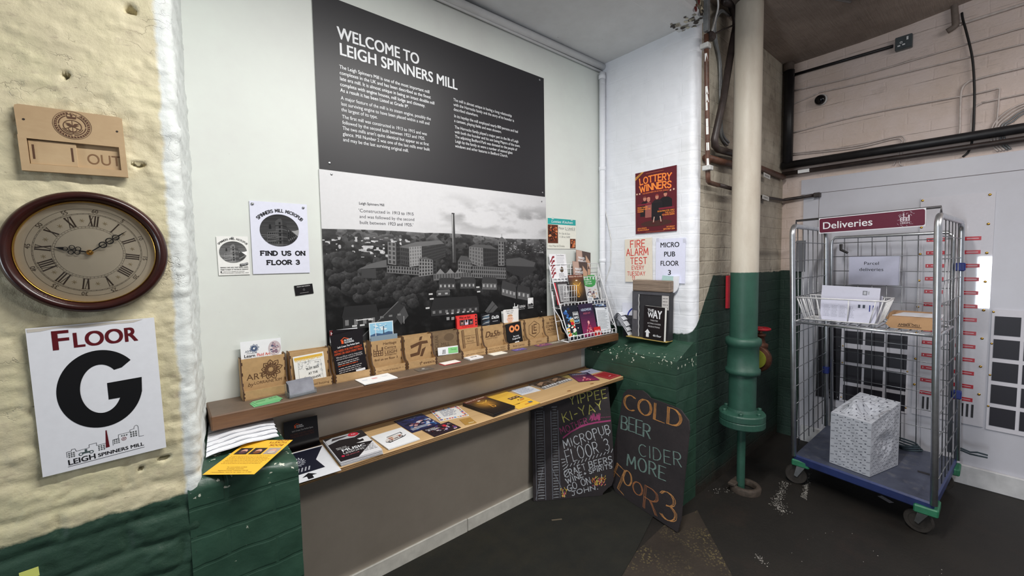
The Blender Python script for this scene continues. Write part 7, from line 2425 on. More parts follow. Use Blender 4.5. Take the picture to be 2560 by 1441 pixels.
mb.build('junction_box', DRK, smooth=False, label='small dark junction box joining trunking and rusty conduit', cat='junction box')
pipe('tie_rod', [(2.49, 1.13, 2.785), (2.62, 1.13, 2.86), (2.80, 1.13, 2.952)], 0.005, DRK, 'thin dark rod slanting from the junction box to the dark pipe', 'rod')
pipe('steel_pipe', [(2.62, 1.12, 3.02), (2.76, 1.135, 3.06), (2.865, 1.150, 3.02), (2.862, 1.148, 2.97), (2.785, 1.14, 2.81), (2.700, 1.15, 2.48), (2.600, 1.155, 2.225), (2.606, 1.155, 2.188), (2.65, 1.155, 2.172), (2.83, 1.16, 2.182), (3.30, 1.165, 2.205)], 0.021, DRK, 'dark sloping pipe bending over at the ceiling and turning behind the cream pipe', 'pipe')
pipe('steel_pipe', [(2.535, 1.178, 2.110), (2.83, 1.178, 2.118), (3.40, 1.178, 2.160), (3.885, 1.176, 2.152)], 0.021, BRN, 'brown level pipe on the brick behind the cream pipe', 'pipe')
pipe('conduit', [(2.66, 1.150, 1.955), (3.40, 1.178, 1.955), (3.90, 1.178, 1.968), (3.915, 1.165, 1.972), (3.925, 1.10, 1.976), (3.93, 0.965, 1.984)], 0.012, DRK, 'dark thin conduit turning the corner onto the white boards', 'conduit')
mb = MB(); mb.box(3.905, 0.930, 1.965, 3.952, 0.972, 2.000, bev=0.003); mb.build('junction_box', DRK, label='small dark box ending the conduit on the white boards', cat='junction box')
for k, dx in enumerate((0.0, 0.020)):
    pipe('cable', [(2.80 + dx, 1.17, 3.03), (2.66 + dx, 1.16, 3.00), (2.615 + dx, 1.175, 2.93), (2.655 + dx, 1.186, 2.84), (2.725 + dx, 1.188, 2.72), (2.742 + dx, 1.188, 2.5), (2.752 + dx, 1.188, 2.32 + dx), (2.785 + dx, 1.188, 2.265 + dx), (2.86 + dx, 1.188, 2.24 + dx)], 0.0075, GRYC, ['grey cable bowing out behind the dark sloping pipe, nearer the pier', 'grey cable bowing out behind the dark sloping pipe, nearer the cream pipe'][k], 'cable', 'grey cables beside the dark pipe', 6)
pipe('cable', [(2.50, 1.115, 3.05), (2.545, 1.12, 2.97), (2.535, 1.13, 2.90), (2.487, 1.13, 2.80)], 0.005, WCAB, 'short white cable dropping into the junction box', 'cable', None, 6)
for k in range(4):
    pipe('conduit', [(2.56 + 0.03 * k, 0.98 - 0.045 * k, 3.02 - 0.004 * k), (2.84 + 0.02 * k, 0.86 - 0.045 * k, 3.045 - 0.004 * k), (3.3, 0.66 - 0.045 * k, 3.06 - 0.004 * k)], 0.011, GRYC, ['grey ceiling conduit nearest the brick wall, of four parallel runs', 'second grey ceiling conduit from the brick wall', 'third grey ceiling conduit from the brick wall', 'grey ceiling conduit farthest from the brick wall'][k], 'conduit', 'grey conduits under the ceiling')
for i, (p, lab) in enumerate((((3.40, 1.155, 2.095), 'white tag hung below the brown level pipe'), ((3.40, 1.160, 1.935), 'white tag on the thin dark conduit behind the cream pipe'))):
    mb = sheet(0.130, 0.032, 0.003, S(206, 204, 200)); mb.text('HEATING' if i == 0 else 'DOMESTIC', 0.018, 0.009, 0.014, S(70, 66, 64), 0.003 + E1, width=0.09)
    mb.build('pipe_tag', PAPER, None, F_back(*(p[0], p[2], p[1]), -3), label=lab, cat='tag')
mb = MB(); mb.box(2.880, 1.176, 1.165, 2.98, 1.194, 1.385, bev=0.002)
mb.build('red_sign', simple('signal_red', S(176, 30, 44), 0.45), label='edge of a red board peeping from behind the green pipe', cat='sign')
va = empty('hydrant_valve', Matrix.Translation((3.175, 1.075, 0)), 'rusty hydrant valve with red handle and yellow face behind the green pipe', 'valve')
mb = MB(); mb.lathe([(0.036, 0.86), (0.048, 0.87), (0.048, 0.90), (0.030, 0.91), (0.026, 0.95), (0.034, 0.955), (0.034, 0.97), (0.012, 0.975), (0.010, 1.01)], 18); mb.build('body', simple('rusty_bronze', S(92, 56, 40), 0.55, 0.4, 0.25), va, Matrix(), smooth=True)
mb = MB(); mb.tube([(0.055 * math.cos(a), 0.055 * math.sin(a), 1.005) for a in np.linspace(0, 2 * PI, 24, endpoint=False)], 0.009, 8, closed=True); mb.tube([(-0.055, 0, 1.005), (0.055, 0, 1.005)], 0.007, 8); mb.tube([(0, -0.055, 1.005), (0, 0.055, 1.005)], 0.007, 8); mb.build('handwheel', simple('signal_red', S(176, 30, 44)), va, Matrix(), smooth=True)
mb = MB(); mb.lathe([(0.086, -0.05), (0.094, -0.045), (0.094, -0.020), (0.070, -0.016)], 24, axis='x', centre=(0, 0.01, 0.80)); mb.build('flange', simple('rusty_bronze', S(92, 56, 40)), va, Matrix(), smooth=True)
mb = MB(); mb.lathe([(0.066, -0.062), (0.066, -0.05)], 24, axis='x', centre=(0, 0.01, 0.80)); mb.build('face_disc', simple('lime_yellow_paint', S(136, 142, 48), 0.5), va, Matrix())
mb = MB(); mb.tube([(0, 0.01, 0.80), (0.03, 0.10, 0.80)], 0.05, 16); mb.tube([(0, 0.01, 0.80), (0, 0.0, 0.87)], 0.03, 14); mb.build('stub_pipe', simple('rusty_bronze', S(92, 56, 40)), va, Matrix(), smooth=True)

# ================================================================ RIGHT-HAND WALL
pipe('vent_pipe', [(3.912, 1.155, 2.25), (3.912, 1.155, 2.99)], 0.036, BLKP, 'black vertical pipe in the corner above the long black pipes', 'pipe')
pipe('stub_pipe', [(3.918, 1.165, 2.99), (3.918, 1.165, 3.10)], 0.040, simple('dusty_brown_pipe', S(96, 84, 76), 0.7), 'short dusty brown pipe capping the black corner pipe', 'pipe')
pipe('heating_pipe', [(3.905, 1.19, 2.245), (3.915, 0.4, 2.240), (3.915, -1.6, 2.232)], 0.030, BLKP, 'thick black pipe along the right wall, upper of the pair', 'pipe', 'black heating pipes')
pipe('heating_pipe', [(3.915, 1.19, 2.180), (3.918, 0.4, 2.176), (3.918, -1.6, 2.168)], 0.018, DRK, 'thinner black pipe along the right wall, lower of the pair', 'pipe', 'black heating pipes')
mb = MB(); mb.box(3.890, 1.00, 2.165, 3.905, 1.075, 2.19); mb.build('pipe_tag', PAPER, label='white tag strapped to the lower black pipe', cat='tag')
pipe('conduit', [(3.948, 1.150, 2.962), (3.948, 0.545, 2.951)], 0.011, BLKP, 'short black conduit running to the grey wall socket', 'conduit')
so = empty('wall_socket', F_side(0.533, 2.906, XS - 0.001, 0.5), 'grey metal switched wall socket high on the right wall', 'socket')
mb = MB(); mb.box(0, 0, 0, 0.087, 0.087, 0.034, bev=0.004); mb.build('back_box', simple('grey_metal_box', S(96, 104, 106), 0.4, 0.4), so, Matrix())
mb = MB(); mb.box(0.002, 0.002, 0.034, 0.085, 0.085, 0.040, bev=0.002); fp = mb.build('faceplate', simple('grey_faceplate', S(86, 94, 98), 0.35, 0.3), so, Matrix())
mb = MB(); mb.box(0.058, 0.050, 0.040, 0.068, 0.072, 0.044, bev=0.001); mb.build('switch', simple('white_plastic', S(226, 228, 230), 0.4), so, Matrix())
mb = MB(); z = 0.0402
mb.ring(0.032, 0.044, 0.004, 0.0072, S(226, 228, 230), z, seg=16); mb.rect(0.014, 0.020, 0.028, 0.029, S(226, 228, 230), z); mb.rect(0.038, 0.022, 0.052, 0.031, S(226, 228, 230), z)
mb.build('socket_inserts', PAPER, so, Matrix())
cm = empty('security_camera', F_side(0.945, 2.712, XS - 0.001, 0) @ Matrix.Rotation(math.radians(-14), 4, 'Y') @ Matrix.Rotation(math.radians(8), 4, 'X'), 'small round black lensed dome camera on the right wall', 'camera')
mb = MB(); mb.lathe([(0.040, 0.004), (0.042, 0.012), (0.040, 0.026), (0.034, 0.030)], 28); mb.build('housing', simple('off_white_plastic', S(200, 198, 196), 0.45), cm, Matrix(), smooth=True)
mb = MB(); mb.lathe([(0.037, 0.028), (0.0355, 0.040), (0.030, 0.050), (0.018, 0.057), (0.0005, 0.060)], 28, cap=False); mb.build('lens_dome', simple('glossy_black_lens', S(12, 13, 18), 0.06), cm, Matrix(), smooth=True)
mb = MB()
for k in range(6):
    a = k * PI / 3
    mb.lathe([(0.0022, 0.0485), (0.0018, 0.051), (0.0004, 0.0518)], 8, centre=(0.026 * math.cos(a), 0.026 * math.sin(a), 0))
mb.build('led_ring', simple('pale_led', S(190, 190, 196), 0.3), cm, Matrix())

XC = 3.953
BLKC = simple('black_cable_sheath', S(26, 25, 26), 0.5)
pipe('cable', [(XC, 0.225, 3.03), (XC - 0.006, 0.218, 2.98), (XC - 0.012, 0.199, 2.89), (XC - 0.012, 0.170, 2.73), (XC - 0.012, 0.155, 2.55), (XC - 0.012, 0.150, 2.38), (XC - 0.004, 0.150, 2.27), (XC, 0.155, 2.20), (XC, 0.168, 2.15), (XC, 0.190, 2.125)], 0.006, BLKC, 'black cable hanging down the right wall and over the black pipes', 'cable', None, 6)
WR = 'painted cables on the right wall'
runs = [
    ('painted cable along the wall just under the socket', [(1.163, 2.843), (0.721, 2.816), (0.158, 2.828), (-0.9, 2.86)], 0.005),
    ('painted cable passing above the dome camera', [(1.160, 2.731), (0.985, 2.765), (0.95, 2.772), (0.72, 2.759), (0.155, 2.742), (-0.9, 2.72)], 0.005),
    ('painted cable at mid height ending in a drop to the pipes', [(-0.9, 2.605), (-0.039, 2.600), (0.150, 2.595), (0.185, 2.588), (0.206, 2.560), (0.212, 2.50), (0.209, 2.315), (0.211, 2.27)], 0.006),
    ('long painted cable level below the dome camera', [(1.155, 2.507), (0.713, 2.529), (0.147, 2.508), (0.06, 2.51), (0.052, 2.47), (0.056, 2.27)], 0.005),
    ('painted cable above the black pipes at the far right', [(-0.9, 2.46), (0.02, 2.445), (0.12, 2.44), (0.158, 2.40), (0.160, 2.27)], 0.005),
    ('painted cable looping down just above the black pipes', [(1.152, 2.347), (0.92, 2.326), (0.707, 2.315), (0.51, 2.330), (0.470, 2.310), (0.468, 2.275), (0.480, 2.20), (0.488, 2.14), (0.47, 2.122)], 0.0045),
    ('second painted cable looping beside the first above the pipes', [(1.152, 2.335), (0.92, 2.312), (0.707, 2.300), (0.52, 2.316), (0.484, 2.300), (0.482, 2.275), (0.500, 2.19), (0.52, 2.13)], 0.0045),
    ('painted conduit high on the wall right of the ceiling drop', [(0.235, 2.962), (0.10, 2.965), (-0.9, 2.985)], 0.009)]
for lab, pts, r in runs:
    pipe('cable', [(XC, y, z) for y, z in pts], r, PNTC, lab, 'cable', WR, 5, seg=8)
for k in range(5):
    o = 0.013 * k
    pipe('cable', [(XC, -0.9, 2.46 - o), (XC, -0.25, 2.43 - o), (XC, -0.047 - o * 0.4, 2.392 - o), (XC, 0.035 - o * 0.8, 2.345 - o), (XC, 0.074 - o, 2.275), (XC, 0.070 - o, 2.18), (XC, 0.045 - o, 2.13)], 0.005, PNTC if k < 3 else GRYC, '%s grey cable of the bundle curving down behind the black pipes' % ['outermost', 'second', 'middle', 'fourth', 'innermost'][k], 'cable', 'bundle of curved grey cables', 5, seg=8)
pipe('ceiling_drop_pipe', [(3.935, 0.262, 3.12), (3.935, 0.252, 3.0), (3.935, 0.252, 2.955), (3.935, 0.285, 2.935)], 0.017, simple('dusty_grey_pipe', S(120, 108, 100), 0.7), 'dusty grey pipe stub dropping from the ceiling by the black cable', 'pipe', None, 4)

# ---- white boarding on the right wall
WBD = NT('white_laminate_board', 0.35)
WBD.colour(dirt(WBD, S(200, 200, 209), S(188, 187, 194), 2, 0.4, 0.7, 0.7))
WBDM = WBD.m
XB = XS - 0.012
mb = MB()
mb.box(XB, -2.4, 2.001, XS - 0.0005, 1.066, 2.117, bev=0.001); mb.build('wall_cladding', WBDM, kind='structure')
mb = MB(); mb.box(XB + 0.001, -2.4, 0.0, XS - 0.0005, 0.944, 1.998, bev=0.001); mb.box(XB + 0.0005, 0.947, 0.0, XS - 0.0005, 1.048, 1.998, bev=0.001)
mb.build('wall_cladding_lower', WBDM, kind='structure')
mb = MB(); mb.box(XB - 0.026, -2.4, 0.0, XB - 0.0005, 1.02, 0.126, bev=0.003); mb.build('baseboard_right', simple('white_skirting', S(208, 208, 210), 0.5, var=0.08, scale=14, bump=0.2), kind='structure')
mb = sheet(0.066, 0.250, 0.004, S(112, 114, 120)); mb.build('grey_plate', PAPER, None, F_side(1.090, 1.385, XB - 0.001, 0), label='grey plate by the corner behind the cage', cat='plate')

# perspex faced key board with red label slots
kb = empty('label_board', F_side(0.372, 0.397, XB - 0.0005, 0), 'glossy white perspex board with two columns of red label slots', 'board')
mb = sheet(0.330, 1.488, 0.006, S(206, 204, 212), S(180, 180, 190)); mb.build('panel', PERSPEX, kb, Matrix())
RDL = S(186, 24, 44)
for c, x0 in enumerate((0.036, 0.192)):
    for k in range(13):
        zz_ = 1.193 - 0.0868 * k
        mb = MB()
        mb.prism([(x0, zz_), (x0 + 0.088, zz_), (x0 + 0.088, zz_ + 0.024), (x0, zz_ + 0.024)], 0.006, 0.008, RDL)
        mb.rect(x0 + 0.008, zz_ + 0.007, x0 + 0.012, zz_ + 0.017, S(226, 220, 224), 0.0082); mb.rect(x0 + 0.026, zz_ + 0.0098, x0 + 0.078, zz_ + 0.0142, S(216, 190, 198), 0.0082)
        mb.build('label_slot', GLOSSY, kb, Matrix())
for x0 in (0.050, 0.210):
    for k in range(4):
        mb = MB(); mb.prism([(x0 + k * 0.022, 0.050), (x0 + 0.010 + k * 0.022, 0.050), (x0 + 0.010 + k * 0.022, 0.135), (x0 + k * 0.022, 0.135)], 0.006, 0.008); mb.build('dark_slot', simple('black_gap', S(34, 32, 36), 0.5), kb, Matrix())
for x0 in (0.008, 0.306):
    for k in range(8):
        disc_screw('brass_cap', kb, x0, 1.472 - 0.1805 * k, 0.006, 0.0075, BRASS, 0.004)


def tile_board(name, y, z0, w, h, cols, rows, label):
    r = empty(name, F_side(y, z0, XB - 0.0005, 0), label, 'board')
    mb = sheet(w, h, 0.006, S(212, 210, 218)); mb.build('panel', SATIN, r, Matrix())
    for a, b in cols:
        for c, d in rows:
            mb = MB(); mb.prism([(a, c), (b, c), (b, d), (a, d)], 0.006, 0.0085, S(38, 36, 44)); mb.build('blank_tile', SATIN, r, Matrix())
    return r


tb = tile_board('directory_board', 0.775, 0.388, 0.380, 0.560, [(0.020, 0.127), (0.141, 0.246), (0.262, 0.368)], [(0.014, 0.130), (0.158, 0.288), (0.312, 0.418), (0.456, 0.550)], 'white directory board with twelve blank black tiles behind the cage')
for x, y in ((0.010, 0.03), (0.010, 0.30), (0.010, 0.43), (0.373, 0.30), (0.373, 0.04)):
    disc_screw('brass_cap', tb, x, y, 0.006, 0.005, BRASS, 0.003)
tb2 = tile_board('directory_board', 0.030, 0.390, 0.420, 0.765, [(0.012, 0.116), (0.132, 0.236), (0.252, 0.356)], [(0.030 + 0.144 * k, 0.148 + 0.144 * k) for k in range(5)], 'white directory board with tall columns of black tiles at the right of the label board')
for k in range(4):
    disc_screw('brass_cap', tb2, 0.005, 0.15 + 0.2 * k, 0.006, 0.006, BRASS, 0.003)
bb = empty('black_sign', F_side(0.926, 0.390, XB - 0.0005, 0), 'black upright sign with FIND US ON FLOOR 3 running up its side', 'sign')
mb = sheet(0.149, 0.560, 0.006, S(36, 34, 40)); mb.build('panel', SATIN, bb, Matrix())
mb = MB(); mb.text('FIND US ON FLOOR 3', 0.108, 0.012, 0.020, S(226, 226, 228), 0.006 + E1, bold=0.02, width=0.30, rot=PI / 2); mb.build('lettering', SATIN, bb, Matrix())
for x, y in ((0.012, 0.02), (0.138, 0.02), (0.012, 0.30), (0.138, 0.42)):
    disc_screw('brass_cap', bb, x, y, 0.006, 0.004, STEEL, 0.003)

# ================================================================ ROLL CAGE
A0 = Vector((3.106, 0.839)); A1 = Vector((3.0, 0.184)); A2 = Vector((3.845, 0.830)); A3 = Vector((3.785, 0.140))


def B(s, t, z):
    """Cage space: s left-right along the open front, t front-back, z height; posts lean a touch."""
    p = A0 * (1 - s) * (1 - t) + A1 * s * (1 - t) + A2 * (1 - s) * t + A3 * s * t
    k = (z - 0.2) / 1.5
    return Vector((p.x - 0.037 * k, p.y + 0.031 * k, z))


ZT = 1.70
GALV = simple('bright_zinc_tube', S(214, 217, 222), 0.30, 0.9, 0.08)
WIRE = simple('zinc_mesh_wire', S(150, 153, 158), 0.36, 0.8, 0.10)
cg = empty('roll_cage', Matrix.Translation((3.42, 0.49, 0.0)), 'tall wire sided roll cage trolley on castors by the white boards', 'roll cage')
CG = Matrix.Translation((-3.42, -0.49, 0.0))


def ctube(name, lists, r, mat=GALV, seg=10, parent=None):
    mb = MB()
    for pts in lists:
        mb.tube(pts, r, seg)
    return mb.build(name, mat, parent or cg, CG if parent is None else Matrix(), smooth=True)


for s in (0.0, 1.0):
    rr_ = 0.06
    pts = [B(s, 0, 0.20), B(s, 0, 0.9), B(s, 0, ZT - rr_)] + [B(s, rr_ / 0.75 * (1 - math.cos(a)), ZT - rr_ + rr_ * math.sin(a)) for a in np.linspace(0.2, PI / 2, 6)]
    pts += [B(s, 1 - rr_ / 0.75 * (1 - math.cos(a)), ZT - rr_ + rr_ * math.sin(a)) for a in np.linspace(PI / 2, 0.2, 6)] + [B(s, 1, ZT - rr_), B(s, 1, 0.9), B(s, 1, 0.20)]
    fr_ = ctube('side_frame', [pts], 0.0155, seg=14)
    ctube('side_mesh', [[B(s, t, 0.24), B(s, t, ZT - 0.01)] for t in np.linspace(0.14, 0.86, 6)] + [[B(s, 0.0, z), B(s, 1.0, z)] for z in np.arange(0.30, 1.66, 0.118)], 0.0028, WIRE, 6)
pts = [B(0.05, 1, 0.24), B(0.05, 1, 1.58), B(0.055, 1, 1.62), B(0.08, 1, 1.64), B(0.92, 1, 1.64), B(0.945, 1, 1.62), B(0.95, 1, 1.58), B(0.95, 1, 0.24)]
ctube('back_frame', [pts], 0.011, seg=12)
ctube('back_mesh', [[B(s, 1.0, 0.24), B(s, 1.0, 1.63)] for s in np.linspace(0.05, 0.95, 9)[1:-1]] + [[B(0.05, 1.0, z), B(0.95, 1.0, z)] for z in (0.36, 0.48, 0.60, 0.70, 0.80, 0.90, 1.0, 1.08, 1.185, 1.29, 1.395, 1.50, 1.60)], 0.0028, WIRE, 6)
# top sign bar with its end brackets
bar0, bar1 = B(-0.0, 0.10, 1.735), B(1.0, 0.10, 1.745)
ctube('sign_bar', [[B(0.0, 0.10, 1.695), bar0, bar1, B(1.0, 0.10, 1.70)]], 0.007, simple('dark_steel_bar', S(92, 90, 92), 0.4, 0.8))
# half shelf of wire
zs = 1.085
mb = MB()
for a, b in (((0.0, 0.02), (1.0, 0.02)), ((0.0, 0.62), (1.0, 0.62)), ((0.0, 0.02), (0.0, 0.62)), ((1.0, 0.02), (1.0, 0.62))):
    mb.tube([B(a[0], a[1], zs), B(b[0], b[1], zs)], 0.0075, 10)
for s in np.linspace(0.05, 0.95, 14):
    mb.tube([B(s, 0.02, zs), B(s, 0.62, zs)], 0.0032, 6)
mb.build('wire_shelf', GALV, cg, CG, smooth=True)
mb = MB()
for s in (0.0, 1.0):
    p = B(s, 0.06, zs - 0.012)
    mb.box(p.x - 0.04, p.y - 0.010, p.z - 0.020, p.x + 0.08, p.y + 0.010, p.z + 0.014, bev=0.003)
    mb.build('shelf_bracket', STEEL, cg, CG); mb = MB()
# moulded blue base
BLU = NT('scuffed_blue_plastic', 0.45)
bc = dirt(BLU, S(40, 54, 104), S(26, 34, 70), 4, 0.4, 0.7, 0.8)
gn = BLU.n('ShaderNodeNewGeometry'); sp = BLU.n('ShaderNodeSeparateXYZ'); BLU.l(gn.outputs['Normal'], sp.inputs[0])
top = dirt(BLU, dirt(BLU, S(72, 77, 94), S(48, 52, 68), 5, 0.4, 0.7, 0.9), S(112, 112, 114), 12, 0.55, 0.75, 0.6)
BLU.colour(BLU.mix(BLU.ramp(sp.outputs['Z'], 0.6, 0.9), bc, top))
BLU.bump(BLU.noise(30, 5), 0.25, 0.004)
mb = MB()
n = 18
rows = []
for prof_z, inset in ((0.150, 0.012), (0.158, 0.0), (0.198, 0.0), (0.208, 0.010)):
    ring = []
    for (s, t) in [(inset, inset), (1 - inset, inset), (1 - inset, 1 - inset), (inset, 1 - inset)]:
        ring.append(B(s, t, prof_z))
    rows.append(ring)
vs = [p for r in rows for p in r]
fs = [(3, 2, 1, 0)] + [(i * 4 + k, i * 4 + (k + 1) % 4, (i + 1) * 4 + (k + 1) % 4, (i + 1) * 4 + k) for i in range(3) for k in range(4)] + [(12, 13, 14, 15)]
mb.add(vs, [f[::-1] for f in fs])
base = mb.build('base', BLU.m, cg, CG)
mb = MB()
c = B(0.85, 0.48, 0.2085)
mb.prism([(c.x - 0.014, c.y - 0.035), (c.x + 0.014, c.y - 0.032), (c.x + 0.016, c.y + 0.020), (c.x - 0.012, c.y + 0.017)], 0.2084, 0.2092)
mb.build('hand_slot', simple('black_gap', S(34, 32, 36)), base, CG if False else Matrix())
base_slot = bpy.data.objects['hand_slot']
GRN = simple('green_corner_plastic', S(44, 116, 84), 0.5)
RUB = simple('worn_grey_rubber', S(84, 78, 72), 0.7, var=0.2)
TYRE = simple('dark_tyre_rubber', S(52, 47, 43), 0.75, var=0.2)
for s, t, ang in ((0.0, 0.0, 102), (1.0, 0.0, 78), (0.0, 1.0, 95), (1.0, 1.0, 100)):
    p = B(s + (0.05 if s == 0 else -0.05), t + (0.07 if t == 0 else -0.07), 0)
    e = B(s, t, 0)
    mb = MB()
    x0, x1 = sorted((e.x - 0.015 * (1 if t == 0 else -1), p.x + 0.07 * (1 if t == 0 else -1)))
    y0, y1 = sorted((e.y + 0.015 * (1 if s == 0 else -1), p.y - 0.05 * (1 if s == 0 else -1)))
    mb.box(x0, y0, 0.136, x1, y1, 0.178, bev=0.006)
    mb.build('corner_block', GRN, cg, CG)
    f = CG @ Matrix.Translation((p.x, p.y, 0.0)) @ Matrix.Rotation(math.radians(ang), 4, 'Z')
    mb = MB()
    for sy in (-1, 1):
        mb.prism([(-0.020, 0.136), (0.030, 0.136), (0.045, 0.058), (0.028, 0.050)], sy * 0.021 - 0.002, sy * 0.021 + 0.002)
    mb.v = [(x, zz_, y) for x, y, zz_ in mb.v]
    mb.box(-0.030, -0.026, 0.128, 0.035, 0.026, 0.137, bev=0.002)
    ck_ = mb.build('castor_fork', STEEL, cg, f)
    mb = MB(); mb.lathe([(0.040, -0.015), (0.0585, -0.015), (0.0620, -0.008), (0.0620, 0.008), (0.0585, 0.015), (0.040, 0.015)], 30, axis='y', centre=(0.034, 0, 0.0622), cap=False)
    mb.lathe([(0.0015, -0.012), (0.041, -0.012), (0.041, 0.012), (0.0015, 0.012)], 30, axis='y', centre=(0.034, 0, 0.0622))
    mb.lathe([(0.010, -0.022), (0.010, 0.022)], 12, axis='y', centre=(0.034, 0, 0.0622))
    mb.build('castor_wheel', TYRE, cg, f, smooth=False)
# tied rope in the back corner, blue clips
for s, t, z in ((0.0, 0.98, 0.64), (1.0, 0.98, 1.425), (1.0, 0.90, 0.64)):
    p = B(s, t, z)
    mb = MB(); mb.box(p.x - 0.022, p.y - 0.022, z - 0.025, p.x + 0.022, p.y + 0.022, z + 0.025, bev=0.005)
    mb.build('blue_clip', simple('blue_clip_plastic', S(34, 52, 130), 0.45), cg, CG)
rnd = random.Random(90)
for i in range(3):
    c = B(0.62, 0.93, 0.217 + 0.0125 * i)
    mb = MB(); mb.tube([(c.x + (0.05 + 0.01 * i) * math.cos(a) + 0.006 * math.sin(5 * a), c.y + (0.11 - 0.01 * i) * math.sin(a), c.z + 0.003 * math.sin(3 * a + i)) for a in np.linspace(0, 2 * PI, 30, endpoint=False)], 0.0055, 7, closed=True)
    mb.build('rope_coil', simple('dark_green_rope', S(48, 62, 70), 0.8), label=['lowest loop of dark rope at the back of the cage base', 'middle loop of dark rope at the back of the cage base', 'top loop of dark rope at the back of the cage base'][i], cat='rope', group='rope loops on the cage base')
for i in range(2):
    p = B(1.0, 0.93, 0.30)
    mb = MB(); mb.tube([(p.x, p.y - 0.02, 0.30 - 0.012 * i), (p.x + 0.01, p.y - 0.06, 0.285 - 0.012 * i), (p.x, p.y - 0.09, 0.297 - 0.02 * i), (p.x + 0.01, p.y - 0.13, 0.29 - 0.015 * i)], 0.005, 7)
    mb.build('cord_end', simple('dark_green_rope', S(48, 62, 70)), cg, CG)

# ---- signs on the cage
dl = empty('deliveries_sign', frame(B(0.205, 0.085, 1.643) + Vector((-0.018, 0, 0)), (B(1, 0, 1.7) - B(0, 0, 1.69)), (-0.045, 0, 1)), 'long maroon sign reading Deliveries across the top of the cage', 'sign')
mb = MB()
def rrect(x0, y0, x1, y1, r, n=6):
    out = []
    for cx_, cy_, a0 in ((x1 - r, y0 + r, -90), (x1 - r, y1 - r, 0), (x0 + r, y1 - r, 90), (x0 + r, y0 + r, 180)):
        for k in range(n + 1):
            a = math.radians(a0 + 90 * k / n)
            out.append((cx_ + r * math.cos(a), cy_ + r * math.sin(a)))
    return out
SWD, SHT = 0.478, 0.094
mb.prism([(0, 0), (SWD, 0), (SWD, SHT), (0, SHT)], 0, 0.004, S(222, 222, 228))
mb.poly(rrect(0.003, 0.005, SWD - 0.003, SHT - 0.005, 0.010), S(98, 32, 54), 0.004 + E1)
mb.build('board', SATIN, dl, Matrix())
mb = MB(); z = 0.004 + 2 * E1
mb.text('Deliveries', 0.018, 0.026, 0.040, S(232, 232, 236), z, bold=0.012, width=0.242); mb.build('lettering', SATIN, dl, Matrix())
mb = MB(); LG = S(214, 206, 214)
mb.rect(0.378, 0.034, 0.416, 0.054, LG, z)
for i in range(3):
    for j in range(2):
        mb.rect(0.382 + i * 0.0115, 0.037 + j * 0.0085, 0.389 + i * 0.0115, 0.042 + j * 0.0085, S(98, 32, 54), z + E1)
mb.rect(0.390, 0.054, 0.394, 0.076, LG, z); mb.rect(0.410, 0.054, 0.416, 0.066, LG, z)
mb.text('LEIGH', 0.378, 0.020, 0.010, LG, z, bold=0.02, width=0.038)
rnd = random.Random(91)
for k in range(26):
    x, y = rnd.uniform(0.360, 0.432), rnd.uniform(0.012, 0.082)
    mb.line([(x, y), (x + rnd.uniform(-0.014, 0.014), y + rnd.uniform(-0.012, 0.012))], 0.0012, S(200, 190, 200), z)
mb.build('logo', PAPER, dl, Matrix())
pd = empty('parcel_sign', frame(B(0.20, 1.0, 1.300) + Vector((-0.010, 0, 0)), (B(1, 1, 1.4) - B(0, 1, 1.4)), (-0.02, 0, 1)), 'white paper in a clear sleeve reading Parcel deliveries on the back mesh', 'sign')
mb = sheet(0.272, 0.198, 0.0012, S(206, 208, 230)); z = 0.0012 + E1
mb.text('Parcel', 0.124, 0.140, 0.021, INK, z, align='c', width=0.082); mb.text('deliveries', 0.124, 0.097, 0.021, INK, z, align='c', width=0.132)
mb.build('sheet', GLOSSY, pd, Matrix())
mb = MB(); mb.tube([(0.272, 0.0, 0.002), (0.276, 0.06, 0.004), (0.272, 0.12, 0.002), (0.277, 0.198, 0.004)], 0.002, 6); mb.build('sleeve_edge', simple('clear_sleeve', S(214, 218, 230), 0.15), pd, Matrix())
mb = MB(); h0 = B(0.155, 0.985, 1.545)
mb.tube([h0 + Vector((-0.012, 0.012, 0.045)), h0 + Vector((-0.018, 0.010, 0.005)), h0 + Vector((-0.014, -0.030, -0.02))], [0.010, 0.010, 0.008], 8)
mb.build('tie', simple('black_rubber_tie', S(40, 38, 40), 0.6), label='black rubber tie hooked on the back mesh above the parcel sign', cat='tie')

# ---- wire basket with post
WB = 1.0935
b0, b1 = Vector((3.175, 0.832, WB)), Vector((3.17, 0.462, WB))
def K(s, t, z):       # basket space, flaring outwards with height
    fl = 0.040 * z / 0.14
    return Vector((3.185 - fl + (0.20 + 2 * fl) * t, 0.826 + fl - (0.366 + 2 * fl) * s, WB + 0.006 + z))
wb = empty('wire_basket', Matrix.Translation((3.185, 0.64, WB)), 'white wire basket full of post on the cage shelf', 'basket')
WF = Matrix.Translation((-3.185, -0.64, -WB))
def btube(name, lists, r, closed=False):
    mb = MB()
    for pts in lists:
        mb.tube(pts, r, 8, closed=closed)
    return mb.build(name, WW, wb, WF, smooth=True)
btube('rim', [[K(0, 0, 0.14), K(1, 0, 0.14), K(1, 1, 0.14), K(0, 1, 0.14)]], 0.0045, True)
btube('bottom_frame', [[K(0, 0, 0), K(1, 0, 0), K(1, 1, 0), K(0, 1, 0)]], 0.0035, True)
ribs = [[K(s, 0, 0.14), K(s, 0, 0), K(s, 1, 0), K(s, 1, 0.14)] for s in (0.03, 0.10, 0.17, 0.26, 0.62, 0.90, 0.97)] + [[K(0, t, 0.14), K(0, t, 0), K(1, t, 0), K(1, t, 0.14)] for t in (0.1, 0.3, 0.5, 0.7, 0.9)]
btube('ribs', ribs, 0.0028)


